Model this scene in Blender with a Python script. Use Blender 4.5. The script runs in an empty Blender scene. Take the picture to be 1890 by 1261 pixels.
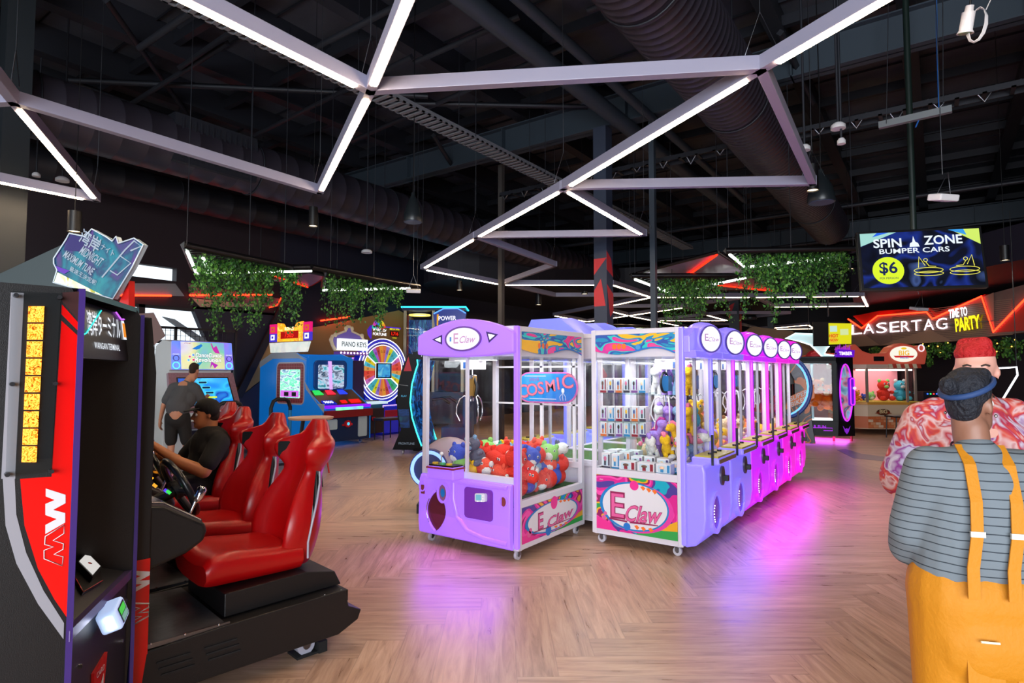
import bpy, bmesh, math, random
from mathutils import Matrix, Vector, Euler
R_ = math.radians
random.seed(7)
C = bpy.context.scene.collection
S = bpy.context.scene

# ---------------------------------------------------------------- camera, world, big lights, exposure
# world frame = the building's grid: +Y runs down the hall along the row of crane machines
YAW, EYE, FPX = R_(35.5), 1.55, 1101.0
PITCH = math.atan(57.5/FPX)
cam_d = bpy.data.cameras.new('camera')
cam_d.sensor_width = 36.0; cam_d.lens = 36.0*FPX/1890.0
cam_d.clip_start = 0.05; cam_d.clip_end = 200
cam = bpy.data.objects.new('camera', cam_d); C.objects.link(cam)
cam.location = (0, 0, EYE); cam.rotation_euler = (R_(90)+PITCH, 0, YAW)
S.camera = cam
S.view_settings.view_transform = 'Standard'
S.view_settings.look = 'None'
S.view_settings.exposure = 0.12
S.view_settings.gamma = 1.0
S.view_settings.use_curve_mapping = False
w = bpy.data.worlds.new('daylight'); S.world = w; w.use_nodes = True
bg = w.node_tree.nodes['Background']
bg.inputs[0].default_value = (0.80, 0.90, 1.0, 1); bg.inputs[1].default_value = 1.5
S.cycles.max_bounces = 8; S.cycles.diffuse_bounces = 3; S.cycles.glossy_bounces = 4
S.cycles.transmission_bounces = 6; S.cycles.transparent_max_bounces = 24
S.cycles.sample_clamp_indirect = 4.0
S.cycles.caustics_reflective = False; S.cycles.caustics_refractive = False
S.cycles.use_denoising = True

def lamp(name, kind, loc, energy, color, rot=None, size=0.1, size_y=None, spot=None, blend=0.6):
    d = bpy.data.lights.new(name, kind); d.energy = energy; d.color = color
    if kind == 'AREA':
        d.size = size
        if size_y: d.shape = 'RECTANGLE'; d.size_y = size_y
    elif kind == 'SPOT':
        d.spot_size = spot; d.spot_blend = blend; d.shadow_soft_size = size
    else: d.shadow_soft_size = size
    o = bpy.data.objects.new(name, d); C.objects.link(o); o.location = loc
    if rot: o.rotation_euler = rot
    return o
# added area fill behind the camera, standing in for daylight from an unseen shopfront
lamp('camera_side_fill', 'AREA', (2.5, -5.3, 2.2), 1300, (0.86, 0.93, 1.0), (R_(82), 0, R_(14)), 9.0, 3.6)

# ---------------------------------------------------------------- pixel -> place (a real point at a real distance)
_R = (math.cos(YAW), math.sin(YAW)); _W = (-math.sin(YAW), math.cos(YAW))
def ray(px, py):
    a = (px-945)/FPX; b = -(py-630.5)/FPX
    f = math.cos(PITCH)-b*math.sin(PITCH); z = math.sin(PITCH)+b*math.cos(PITCH)
    return Vector((a*_R[0]+f*_W[0], a*_R[1]+f*_W[1], z))
O_ = Vector((0, 0, EYE))
def at_z(px, py, z=0.0): d = ray(px, py); return O_+d*((z-EYE)/d.z)
def at_x(px, py, x): d = ray(px, py); return O_+d*(x/d.x)
def at_y(px, py, y): d = ray(px, py); return O_+d*(y/d.y)
def at_d(px, py, q): d = ray(px, py); return O_+d*(q/(d.x*_W[0]+d.y*_W[1]))

# ---------------------------------------------------------------- materials
def lin(h):
    if not isinstance(h, str): return tuple(h)+((1,) if len(h) == 3 else ())
    v = [int(h[i:i+2], 16)/255 for i in (0, 2, 4)]
    return tuple((c/12.92 if c <= .04045 else ((c+.055)/1.055)**2.4) for c in v)+(1,)
_M = {}
def mat(name, col='808080', rough=.5, metal=0, emis=None, es=1.0, spec=.5, coat=0, bump=None, bscale=40, var=0, vscale=8, alpha=None, trans=0):
    if name in _M: return _M[name]
    m = bpy.data.materials.new(name); m.use_nodes = True; nt = m.node_tree
    b = nt.nodes['Principled BSDF']; _M[name] = m
    b.inputs['Base Color'].default_value = lin(col); b.inputs['Roughness'].default_value = rough
    b.inputs['Metallic'].default_value = metal; b.inputs['Specular IOR Level'].default_value = spec
    if coat: b.inputs['Coat Weight'].default_value = coat; b.inputs['Coat Roughness'].default_value = .12
    if trans: b.inputs['Transmission Weight'].default_value = trans
    if emis: b.inputs['Emission Color'].default_value = lin(emis); b.inputs['Emission Strength'].default_value = es
    if alpha is not None: b.inputs['Alpha'].default_value = alpha
    if bump or var:
        tc = nt.nodes.new('ShaderNodeTexCoord'); n = nt.nodes.new('ShaderNodeTexNoise')
        n.inputs['Scale'].default_value = bscale if bump else vscale; n.inputs['Detail'].default_value = 4
        nt.links.new(tc.outputs['Object'], n.inputs['Vector'])
        if bump:
            bp = nt.nodes.new('ShaderNodeBump'); bp.inputs['Strength'].default_value = bump; bp.inputs['Distance'].default_value = .02
            nt.links.new(n.outputs['Fac'], bp.inputs['Height']); nt.links.new(bp.outputs['Normal'], b.inputs['Normal'])
        if var:
            n2 = nt.nodes.new('ShaderNodeTexNoise'); n2.inputs['Scale'].default_value = vscale; n2.inputs['Detail'].default_value = 4
            nt.links.new(tc.outputs['Object'], n2.inputs['Vector'])
            mx = nt.nodes.new('ShaderNodeMix'); mx.data_type = 'RGBA'; mx.blend_type = 'MULTIPLY'; mx.inputs[0].default_value = 1
            cr = nt.nodes.new('ShaderNodeValToRGB'); cr.color_ramp.elements[0].position = .3; cr.color_ramp.elements[1].position = .7
            cr.color_ramp.elements[0].color = (1-var, 1-var, 1-var, 1)
            nt.links.new(n2.outputs['Fac'], cr.inputs[0]); nt.links.new(cr.outputs[0], mx.inputs[7]); mx.inputs[6].default_value = lin(col)
            nt.links.new(mx.outputs[2], b.inputs['Base Color'])
    return m
def glow(col, es=1.0): return mat('glow_%s_%g' % (col, es), '000000', .5, emis=col, es=es, spec=.2)
def paint(col, rough=.5, metal=0, **k): return mat('paint_%s_%g_%g' % (col, rough, metal), col, rough, metal, **k)
def glass(name='glass', tint=(1, 1, 1), refl=.06, rough=.02):
    if name in _M: return _M[name]
    m = bpy.data.materials.new(name); m.use_nodes = True; nt = m.node_tree; nt.nodes.clear()
    o = nt.nodes.new('ShaderNodeOutputMaterial'); t = nt.nodes.new('ShaderNodeBsdfTransparent'); g = nt.nodes.new('ShaderNodeBsdfGlossy')
    lw = nt.nodes.new('ShaderNodeLayerWeight'); lw.inputs[0].default_value = .5
    pw = nt.nodes.new('ShaderNodeMath'); pw.operation = 'POWER'; pw.inputs[1].default_value = 4.0
    mu = nt.nodes.new('ShaderNodeMath'); mu.operation = 'MULTIPLY_ADD'; mu.inputs[1].default_value = .30; mu.inputs[2].default_value = refl*.35
    mx = nt.nodes.new('ShaderNodeMixShader'); t.inputs[0].default_value = tint+(1,); g.inputs['Roughness'].default_value = rough
    nt.links.new(lw.outputs['Facing'], pw.inputs[0]); nt.links.new(pw.outputs[0], mu.inputs[0]); nt.links.new(mu.outputs[0], mx.inputs[0]); nt.links.new(t.outputs[0], mx.inputs[1]); nt.links.new(g.outputs[0], mx.inputs[2]); nt.links.new(mx.outputs[0], o.inputs[0])
    _M[name] = m; return m
def printed(name, cols, scale=3.0, emis=0.0, rough=.35, dist=1.2, stretch=(1, 1, 1), smooth=False, detail=1.0):
    """a printed or back-lit swirl artwork: warped noise read through a stepped ramp"""
    if name in _M: return _M[name]
    m = bpy.data.materials.new(name); m.use_nodes = True; nt = m.node_tree; b = nt.nodes['Principled BSDF']; _M[name] = m
    tc = nt.nodes.new('ShaderNodeTexCoord'); mp = nt.nodes.new('ShaderNodeMapping'); n = nt.nodes.new('ShaderNodeTexNoise')
    mp.inputs['Scale'].default_value = stretch; n.inputs['Scale'].default_value = scale; n.inputs['Detail'].default_value = detail; n.inputs['Distortion'].default_value = dist
    cr = nt.nodes.new('ShaderNodeValToRGB'); cr.color_ramp.interpolation = 'LINEAR' if smooth else 'CONSTANT'
    e = cr.color_ramp.elements; k = len(cols)
    while len(e) < k: e.new(.5)
    for i, c in enumerate(cols): e[i].position = 0.27+0.46*i/max(1, k-1) if smooth else (0 if i == 0 else .30+.42*i/k); e[i].color = lin(c)
    nt.links.new(tc.outputs['Object'], mp.inputs[0]); nt.links.new(mp.outputs[0], n.inputs['Vector']); nt.links.new(n.outputs['Fac'], cr.inputs[0])
    nt.links.new(cr.outputs[0], b.inputs['Base Color']); b.inputs['Roughness'].default_value = rough
    if emis: nt.links.new(cr.outputs[0], b.inputs['Emission Color']); b.inputs['Emission Strength'].default_value = emis
    return m

BLACK = paint('0c0b0e', .38); MATTE = paint('0e0e11', .7); WHITE = paint('d8d6da', .35); CHROME = paint('c8c8cc', .15, 1.0); STEEL = paint('7d7f86', .35, 1.0)
GREY = paint('6c6d72', .5); RUBBER = paint('121214', .7); RED = paint('d0100f', .3); DARK = paint('17171c', .5)
GLASS = glass('clear_glass'); SMOKE = glass('smoked_glass', (.45, .45, .5), .08)
LED = glow('FFDFB6', 52.0); LEDW = glow('FFFFFF', 3.0)

# ---------------------------------------------------------------- mesh building
def frame(o, u, v):
    """matrix whose x is u, y is v and z their normal, at o"""
    u = Vector(u).normalized(); v = Vector(v); v = (v-u*v.dot(u)).normalized(); n = u.cross(v)
    m = Matrix.Identity(4)
    for i, c in enumerate((u, v, n)): m[0][i], m[1][i], m[2][i] = c
    m.translation = Vector(o); return m
_T = {}
def text_geo(s, align='CENTER', bold=0.0):
    k = (s, align, bold)
    if k in _T: return _T[k]
    cu = bpy.data.curves.new('lettering', 'FONT'); cu.body = s; cu.size = 1; cu.align_x = align; cu.align_y = 'CENTER'; cu.offset = bold; cu.resolution_u = 3
    o = bpy.data.objects.new('lettering', cu); me = o.to_mesh()
    vs = [v.co.copy() for v in me.vertices]; fs = [list(p.vertices) for p in me.polygons]
    o.to_mesh_clear(); bpy.data.objects.remove(o); bpy.data.curves.remove(cu)
    _T[k] = (vs, fs); return _T[k]
class MB:
    def __init__(s): s.v = []; s.f = []; s.mi = []; s.ms = []; s.M = Matrix.Identity(4); s.sm = []
    def _m(s, m):
        if m not in s.ms: s.ms.append(m)
        return s.ms.index(m)
    def add(s, vs, fs, m, M=None, smooth=False):
        T = s.M @ M if M is not None else s.M; b = len(s.v); i = s._m(m)
        s.v += [T @ Vector(v) for v in vs]
        for f in fs: s.f.append([b+k for k in f]); s.mi.append(i); s.sm.append(smooth)
        return s
    def box(s, x0, x1, y0, y1, z0, z1, m, M=None):
        return s.add([(x, y, z) for x in (x0, x1) for y in (y0, y1) for z in (z0, z1)],
                     [(0, 1, 3, 2), (4, 6, 7, 5), (0, 4, 5, 1), (2, 3, 7, 6), (0, 2, 6, 4), (1, 5, 7, 3)], m, M)
    def prism(s, pts, z0, z1, m, M=None, side=None):
        """a polygon in x,y pushed from z0 to z1"""
        n = len(pts)
        s.add([(x, y, z0) for x, y in pts]+[(x, y, z1) for x, y in pts], [list(range(n))[::-1], list(range(n, 2*n))], m, M)
        return s.add([(x, y, z0) for x, y in pts]+[(x, y, z1) for x, y in pts], [(i, (i+1) % n, n+(i+1) % n, n+i) for i in range(n)], side or m, M)
    def flat(s, pts, z, m, M=None):
        return s.add([(x, y, z) for x, y in pts], [list(range(len(pts)))], m, M)
    def cone(s, a, b, r0, r1, m, seg=16, cap=True, smooth=True):
        a = Vector(a); b = Vector(b); d = (b-a)
        q = d.to_track_quat('Z', 'Y').to_matrix().to_4x4(); L = d.length
        vs = [(r0*math.cos(t), r0*math.sin(t), 0) for t in [2*math.pi*i/seg for i in range(seg)]]+[(r1*math.cos(t), r1*math.sin(t), L) for t in [2*math.pi*i/seg for i in range(seg)]]
        T = Matrix.Translation(a) @ q
        s.add(vs, [(i, (i+1) % seg, seg+(i+1) % seg, seg+i) for i in range(seg)], m, T, smooth)
        if cap:
            if r0 > 1e-5: s.add(vs[:seg], [list(range(seg))[::-1]], m, T)
            if r1 > 1e-5: s.add(vs[seg:], [list(range(seg))], m, T)
        return s
    def cyl(s, a, b, r, m, seg=16, cap=True): return s.cone(a, b, r, r, m, seg, cap)
    def ell(s, c, r, m, seg=16, rings=10, M=None):
        if not hasattr(r, '__len__'): r = (r, r, r)
        vs = [(c[0], c[1], c[2]-r[2])]
        for j in range(1, rings):
            p = math.pi*j/rings
            for i in range(seg):
                t = 2*math.pi*i/seg; vs.append((c[0]+r[0]*math.sin(p)*math.cos(t), c[1]+r[1]*math.sin(p)*math.sin(t), c[2]-r[2]*math.cos(p)))
        vs.append((c[0], c[1], c[2]+r[2])); e = len(vs)-1; fs = [(0, 1+(i+1) % seg, 1+i) for i in range(seg)]
        for j in range(rings-2):
            for i in range(seg): a = 1+j*seg; fs.append((a+i, a+(i+1) % seg, a+seg+(i+1) % seg, a+seg+i))
        a = 1+(rings-2)*seg; fs += [(a+i, a+(i+1) % seg, e) for i in range(seg)]
        return s.add(vs, fs, m, M, True)
    def tube(s, pts, r, m, seg=8, closed=False, rs=None):
        pts = [Vector(p) for p in pts]; n = len(pts); vs = []; fs = []
        up = None
        for i, p in enumerate(pts):
            if closed: d = pts[(i+1) % n]-pts[i-1]
            else: d = pts[min(i+1, n-1)]-pts[max(i-1, 0)]
            d.normalize()
            if up is None: up = Vector((0, 0, 1)) if abs(d.z) < .9 else Vector((1, 0, 0))
            x = d.cross(up)
            if x.length < 1e-4: x = d.orthogonal()
            x.normalize(); y = d.cross(x); up = x.cross(d)*1.0; rr = rs[i] if rs else r
            vs += [p+x*(rr*math.cos(2*math.pi*k/seg))+y*(rr*math.sin(2*math.pi*k/seg)) for k in range(seg)]
        for i in range(n if closed else n-1):
            j = (i+1) % n
            fs += [(i*seg+k, i*seg+(k+1) % seg, j*seg+(k+1) % seg, j*seg+k) for k in range(seg)]
        s.add(vs, fs, m, None, True)
        if not closed: s.add(vs[:seg], [list(range(seg))[::-1]], m); s.add(vs[-seg:], [list(range(seg))], m)
        return s
    def loft(s, rings, m, cap=True, M=None, smooth=True):
        n = len(rings[0]); vs = [p for r in rings for p in r]
        fs = [(i*n+k, i*n+(k+1) % n, (i+1)*n+(k+1) % n, (i+1)*n+k) for i in range(len(rings)-1) for k in range(n)]
        s.add(vs, fs, m, M, smooth)
        if cap: s.add(rings[0], [list(range(n))[::-1]], m, M, False); s.add(rings[-1], [list(range(n))], m, M, False)
        return s
    def lathe(s, prof, c, m, seg=24, M=None):
        return s.loft([[(c[0]+r*math.cos(2*math.pi*k/seg), c[1]+r*math.sin(2*math.pi*k/seg), c[2]+z) for k in range(seg)] for r, z in prof], m, True, M)
    def text(s, t, M, size, m, bold=0.0, align='CENTER', sx=1.0, shear=0.0, z=.002, maxw=None, fit=None):
        vs, fs = text_geo(t, align, bold)
        if not vs: return s
        w = max(v.x for v in vs)-min(v.x for v in vs)
        if fit: sx = fit/(w*size)
        elif maxw and w*size*sx > maxw: sx = maxw/(w*size)
        return s.add([((v.x*sx+v.y*shear)*size, v.y*size, z) for v in vs], fs, m, M)
    def build(s, name, parent=None, bevel=0, bseg=2, kind=None, flatshade=False):
        me = bpy.data.meshes.new(name)
        me.from_pydata([tuple(v) for v in s.v], [], s.f)
        for m in s.ms: me.materials.append(m)
        for p, i, q in zip(me.polygons, s.mi, s.sm): p.material_index = i; p.use_smooth = q
        bm = bmesh.new(); bm.from_mesh(me)
        if bevel: bmesh.ops.remove_doubles(bm, verts=bm.verts, dist=1e-5)
        bmesh.ops.recalc_face_normals(bm, faces=[f for f in bm.faces]) if bevel else None
        bm.to_mesh(me); bm.free()
        o = bpy.data.objects.new(name, me); C.objects.link(o)
        if parent: o.parent = parent
        if bevel:
            b = o.modifiers.new('bevel', 'BEVEL'); b.width = bevel; b.segments = bseg; b.limit_method = 'ANGLE'; b.angle_limit = R_(35); b.harden_normals = False
        if kind: o['kind'] = kind
        return o
def thing(name, label, cat, loc=(0, 0, 0), rz=0, group=None, rot=None):
    o = bpy.data.objects.new(name, None); C.objects.link(o); o.location = loc; o.rotation_euler = rot or (0, 0, rz)
    o.empty_display_size = .1; o['label'] = label; o['category'] = cat
    if group: o['group'] = group
    return o
def tag(o, label, cat, group=None):
    o['label'] = label; o['category'] = cat
    if group: o['group'] = group
    return o
def copy_tree(o, parent=None):
    c = o.copy(); C.objects.link(c)
    if parent is not None: c.parent = parent
    for ch in list(o.children): copy_tree(ch, c)
    return c
def rrect(x0, x1, y0, y1, r, n=5):
    p = []
    for cx, cy, a in ((x1-r, y1-r, 0), (x0+r, y1-r, 90), (x0+r, y0+r, 180), (x1-r, y0+r, 270)):
        p += [(cx+r*math.cos(R_(a+90*i/n)), cy+r*math.sin(R_(a+90*i/n))) for i in range(n+1)]
    return p
def oval(cx, cy, rx, ry, n=32): return [(cx+rx*math.cos(2*math.pi*i/n), cy+ry*math.sin(2*math.pi*i/n)) for i in range(n)]
def ring2(M, mb, cx, cy, rx, ry, wd, z0, z1, m, n=32):
    """an oval band standing on a face"""
    a = oval(cx, cy, rx, ry, n); b = oval(cx, cy, rx-wd, ry-wd, n)
    vs = [(x, y, z) for z in (z0, z1) for L in (a, b) for x, y in L]
    fs = []
    for i in range(n):
        j = (i+1) % n
        fs += [(2*n+i, 2*n+j, 3*n+j, 3*n+i), (i, j, 2*n+j, 2*n+i), (n+j, n+i, 3*n+i, 3*n+j)]
    return mb.add(vs, fs, m, M)
# ---------------------------------------------------------------- floor: herringbone planks
def floor_mat():
    m = bpy.data.materials.new('oak_herringbone'); m.use_nodes = True; nt = m.node_tree; b = nt.nodes['Principled BSDF']
    N = nt.nodes.new; Lk = nt.links.new
    def mth(op, a, b_=None, c=None):
        n = N('ShaderNodeMath'); n.operation = op
        for i, v in enumerate((a, b_, c)):
            if v is None: continue
            if isinstance(v, (int, float)): n.inputs[i].default_value = v
            else: Lk(v, n.inputs[i])
        return n.outputs[0]
    tc = N('ShaderNodeTexCoord'); mp = N('ShaderNodeMapping'); mp.inputs['Rotation'].default_value = (0, 0, R_(-36.5)); mp.inputs['Location'].default_value = (.35, .1, 0)
    Lk(tc.outputs['Object'], mp.inputs[0]); sx = N('ShaderNodeSeparateXYZ'); Lk(mp.outputs[0], sx.inputs[0])
    PW, n = .215, 6
    x = mth('DIVIDE', sx.outputs[0], PW); y = mth('DIVIDE', sx.outputs[1], PW)
    i = mth('FLOOR', x); j = mth('FLOOR', y); fx = mth('SUBTRACT', x, i); fy = mth('SUBTRACT', y, j)
    a = mth('FLOORED_MODULO', mth('SUBTRACT', i, j), 2*n); hz = mth('LESS_THAN', a, n-.5); vt = mth('SUBTRACT', 1, hz)
    idh = mth('ADD', mth('MULTIPLY', j, 17.31), mth('MULTIPLY', mth('SUBTRACT', i, a), 5.77))
    j0 = mth('SUBTRACT', j, mth('SUBTRACT', 2*n-1, a))
    idv = mth('ADD', mth('ADD', mth('MULTIPLY', i, 11.93), mth('MULTIPLY', j0, 3.19)), 101.7)
    def sel(p, q): return mth('ADD', mth('MULTIPLY', p, hz), mth('MULTIPLY', q, vt))
    pid = sel(idh, idv); al = sel(mth('SUBTRACT', x, mth('SUBTRACT', i, a)), mth('SUBTRACT', y, j0)); ac = sel(fy, fx)
    wn = N('ShaderNodeTexWhiteNoise'); wn.noise_dimensions = '1D'; Lk(pid, wn.inputs['W'])
    cb = N('ShaderNodeCombineXYZ'); Lk(mth('ADD', mth('MULTIPLY', al, .16), mth('MULTIPLY', wn.outputs[0], 50)), cb.inputs[0]); Lk(mth('MULTIPLY', ac, 1.6), cb.inputs[1]); Lk(mth('MULTIPLY', pid, .37), cb.inputs[2])
    gr = N('ShaderNodeTexNoise'); gr.inputs['Scale'].default_value = 3.2; gr.inputs['Detail'].default_value = 7; gr.inputs['Roughness'].default_value = .62; gr.inputs['Distortion'].default_value = .6; Lk(cb.outputs[0], gr.inputs['Vector'])
    cr = N('ShaderNodeValToRGB'); e = cr.color_ramp.elements; e[0].position = .30; e[0].color = lin('9a7861'); e[1].position = .70; e[1].color = lin('cfae94'); k = e.new(.5); k.color = lin('bc967c')
    Lk(gr.outputs['Fac'], cr.inputs[0])
    tone = mth('ADD', mth('MULTIPLY', wn.outputs[0], .20), .88)
    # thin joint lines between planks
    e1 = mth('MINIMUM', ac, mth('SUBTRACT', 1, ac)); e2 = mth('MINIMUM', al, mth('SUBTRACT', n, al)); jn = mth('GREATER_THAN', mth('MINIMUM', e1, e2), .012)
    tone = mth('MULTIPLY', tone, mth('ADD', mth('MULTIPLY', jn, .18), .82))
    mx = N('ShaderNodeMix'); mx.data_type = 'RGBA'; mx.blend_type = 'MULTIPLY'; mx.inputs[0].default_value = 1; Lk(cr.outputs[0], mx.inputs[6])
    c3 = N('ShaderNodeCombineColor'); [Lk(tone, c3.inputs[q]) for q in range(3)]; Lk(c3.outputs[0], mx.inputs[7]); Lk(mx.outputs[2], b.inputs['Base Color'])
    rg = mth('ADD', mth('MULTIPLY', gr.outputs['Fac'], .22), .20); Lk(rg, b.inputs['Roughness']); b.inputs['Specular IOR Level'].default_value = .62
    bp = N('ShaderNodeBump'); bp.inputs['Strength'].default_value = .12; bp.inputs['Distance'].default_value = .004; Lk(gr.outputs['Fac'], bp.inputs['Height']); Lk(bp.outputs[0], b.inputs['Normal'])
    return m
FLOORM = floor_mat()
MB().box(-13.4, 9, -6.5, 34, -.12, 0, FLOORM).build('floor', kind='structure')
def flat_poly(name, px, z, m, kind=None, th=.004, up=True):
    """a polygon lying level at height z"""
    p = [at_z(a, b, z) for a, b in px]
    return MB().prism([(q.x, q.y) for q in p], z, z+th, m).build(name, kind=kind)
flat_poly('trim_1', [(1575, 846), (1700, 858), (1700, 852), (1590, 838), (1560, 829), (1545, 831)], 0, paint('5b5f74', .3), 'structure', .003)

# ---------------------------------------------------------------- roof, rafters, purlins
INSUL = mat('roof_blanket', '585e6a', .5, .3, bump=1.0, bscale=2.6, var=.35, vscale=1.5)
STL = mat('painted_steel', '25272f', .5, .2); STL2 = mat('painted_steel_beam', '3a4550', .5, .2)
MB().box(-14, 9.3, -7, 34.3, 6.9, 7.05, INSUL).build('ceiling', kind='structure')
r = MB()
for i, x in enumerate([-12.6+1.55*k for k in range(15)]):
    r.box(x-.04, x+.04, -6.5, 33.5, 6.45, 6.9, STL); r.box(x-.11, x+.11, -6.5, 33.5, 6.42, 6.46, STL)
r.build('trim_2', kind='structure')
r = MB()
for k in range(24):
    y = -5.6+1.65*k; r.box(-13.2, 9, y-.05, y+.05, 6.62, 6.78, STL)
for k in range(40):
    y = -6+1.0*k; r.box(-13.2, 9, y-.006, y+.006, 6.86, 6.895, STL)
r.build('trim_3', kind='structure')
def ibeam(name, a, b, h, wd, m, along):
    q = MB(); (x0, y0, z), (x1, y1, _) = a, b
    if along == 'x':
        q.box(x0, x1, y0-wd/2, y0+wd/2, z, z+.02, m); q.box(x0, x1, y0-wd/2, y0+wd/2, z+h, z+h+.02, m); q.box(x0, x1, y0-.01, y0+.01, z, z+h, m)
        k = x0+1.2
        while k < x1: q.box(k-.01, k+.01, y0-wd/2, y0+wd/2, z, z+h, m); k += 2.6
    else:
        q.box(x0-wd/2, x0+wd/2, y0, y1, z, z+.02, m); q.box(x0-wd/2, x0+wd/2, y0, y1, z+h, z+h+.02, m); q.box(x0-.01, x0+.01, y0, y1, z, z+h, m)
    return q.build(name, kind='structure')
ibeam('roof_beam', (-13.2, 9.3, 5.82), (9, 9.3, 5.82), .5, .24, STL2, 'x')
ibeam('roof_beam', (-13.2, 21.5, 5.82), (9, 21.5, 5.82), .5, .24, STL2, 'x')
ibeam('roof_beam', (-13.2, 1.2, 6.0), (9, 1.2, 6.0), .4, .2, STL, 'x')
r = MB()   # diagonal wind braces under the roof
for a, b in [((195, 0, 6.35), (360, 232, 6.35)), ((128, 148, 6.3), (790, 178, 6.3)), ((130, 150, 6.3), (400, 250, 6.3)), ((332, 125, 6.2), (440, 50, 6.2)), ((245, 190, 6.2), (420, 80, 6.2)), ((800, 250, 6.1), (838, 312, 5.9)), ((700, 190, 6.3), (1085, 197, 6.3)), ((470, 250, 6.2), (760, 105, 6.2)), ((765, 115, 6.2), (960, 30, 6.2)), ((650, 260, 6.3), (1050, 85, 6.3)), ((1085, 20, 6.1), (1235, -40, 6.1)), ((240, 420, 5.8), (440, 345, 5.8)), ((590, 500, 5.6), (640, 440, 5.6)), ((535, 430, 5.8), (575, 490, 5.6)), ((1440, 60, 6.0), (1500, 190, 6.0))]:
    p = at_z(a[0], a[1], a[2]); q = at_z(b[0], b[1], b[2])
    r.tube([p, q], .05, STL, 4)
r.build('trim_4', kind='structure')

# columns
def column(name, p, h, wd, label, m=STL2, stripes=None):
    t = thing(name, label, 'column', (p.x, p.y, 0), 0, None)
    MB().box(-wd/2, wd/2, -wd/2, wd/2, 0, h, m).build('shaft', t)
    MB().box(-wd*.9, wd*.9, -wd*.9, wd*.9, 0, .02, m).build('base_plate', t)
    if stripes:
        s = MB(); RD = paint('c8323a', .45)
        h = wd/2
        for face, pts in stripes:
            M = frame((0, -h, 0), (1, 0, 0), (0, 0, 1)) if face == 0 else frame((h, 0, 0), (0, 1, 0), (0, 0, 1))
            s.prism([(a*h, z) for a, z in pts], .001, .004, RD, M)
        s.build('red_painted_shards', t)
    return t
SHARD = [(0, [(-1, 3.50), (1, 3.50), (-1, 3.22)]), (0, [(-1, 2.68), (.8, 2.68), (.1, 3.15), (-1, 2.95)]), (0, [(-1, 2.2), (1, 2.2), (1, 2.36), (-1, 2.28)]), (0, [(-1, 1.2), (1, 1.5), (-1, 1.9)]), (1, [(-1, 3.62), (.4, 3.5), (1, 3.2), (-1, 3.3)]), (1, [(-1, 3.05), (1, 2.9), (1, 2.6), (0, 2.5)]), (1, [(-1, 2.4), (1, 2.2), (-1, 2.0)])]
column('steel_column', at_d(1115, 640, 10.2), 5.8, .24, 'dark square steel column painted with red shards', m=paint('353e50', .5), stripes=SHARD)
column('steel_column', at_d(1208, 640, 9.9), 6.0, .09, 'slim grey steel post standing just right of the red-sharded column', STL2)
column('steel_column', at_d(925, 640, 12.6), 6.0, .10, 'slim steel post rising behind the large purple crane machine', paint('4a4644', .5))
column('steel_column', at_d(8, 600, 6.9), 6.4, .26, 'dark steel column at the left edge behind the racing terminal', paint('20262b', .5))
column('steel_column', at_d(1358, 640, 21), 6.0, .34, 'far dark column with red shards beyond the crane machines', stripes=[(0, [(-1, 3.9), (.2, 4.0), (-1, 3.4)]), (0, [(-1, 2.4), (.4, 3.0), (.8, 2.2), (-1, 2.0)]), (1, [(-1, 2.0), (1, 2.6), (1, 4.1), (-.4, 3.6)])])
column('steel_column', at_d(1424, 640, 22), 3.6, .2, 'far thin dark post standing between light lattice and crane machines', STL2)

# ---------------------------------------------------------------- walls
NAVY = paint('1b1c2c', .6); PLUM = paint('251b22', .6); TAN = paint('d2a058', .6); CHAR = paint('46404f', .6); PINK = paint('b69a96', .5)
WX = -13.2
FW = frame((WX, 0, 0), (0, 1, 0), (0, 0, 1))
def wyz(px, x=WX): return [(p.y, p.z) for p in (at_x(a, b, x) for a, b in px)]
# left wall: brick below, glazing between, dark bulkhead above
def brick_mat():
    m = bpy.data.materials.new('brown_brick'); m.use_nodes = True; nt = m.node_tree; b = nt.nodes['Principled BSDF']
    tc = nt.nodes.new('ShaderNodeTexCoord'); mp = nt.nodes.new('ShaderNodeMapping'); mp.inputs['Rotation'].default_value = (0, R_(90), R_(90)); br = nt.nodes.new('ShaderNodeTexBrick')
    s = nt.nodes.new('ShaderNodeSeparateXYZ'); c = nt.nodes.new('ShaderNodeCombineXYZ')
    nt.links.new(tc.outputs['Object'], s.inputs[0]); nt.links.new(s.outputs[1], c.inputs[0]); nt.links.new(s.outputs[2], c.inputs[1]); nt.links.new(c.outputs[0], br.inputs['Vector'])
    br.inputs['Color1'].default_value = lin('6a5a50'); br.inputs['Color2'].default_value = lin('4a3f3a'); br.inputs['Mortar'].default_value = lin('2a2524'); br.inputs['Scale'].default_value = 1
    br.inputs['Brick Width'].default_value = .3; br.inputs['Row Height'].default_value = .1; br.inputs['Mortar Size'].default_value = .008
    nt.links.new(br.outputs[0], b.inputs['Base Color']); b.inputs['Roughness'].default_value = .8; return m
q = MB(); q.box(WX-.2, WX, -6.5, 8.6, 0, .92, brick_mat()); q.box(WX-.2, WX, -6.5, 8.6, .92, 1.22, paint('9c7f3a', .6))
q.box(WX-.2, WX, 8.6, 34, 0, 6.9, NAVY); q.box(WX-.2, WX, -6.5, 8.6, 2.95, 3.35, PLUM); q.box(WX-.2, WX, -6.5, 8.6, 4.15, 6.9, PLUM)
q.box(WX-.2, WX, -6.5, 5.05, 3.35, 4.15, PLUM); q.box(WX-.2, WX, 6.15, 8.6, 3.35, 4.15, PLUM); q.box(WX-.2, WX, 5.05, 6.15, 3.35, 3.5, PLUM); q.box(WX-.2, WX, 5.05, 6.15, 3.78, 4.15, PLUM)
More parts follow.
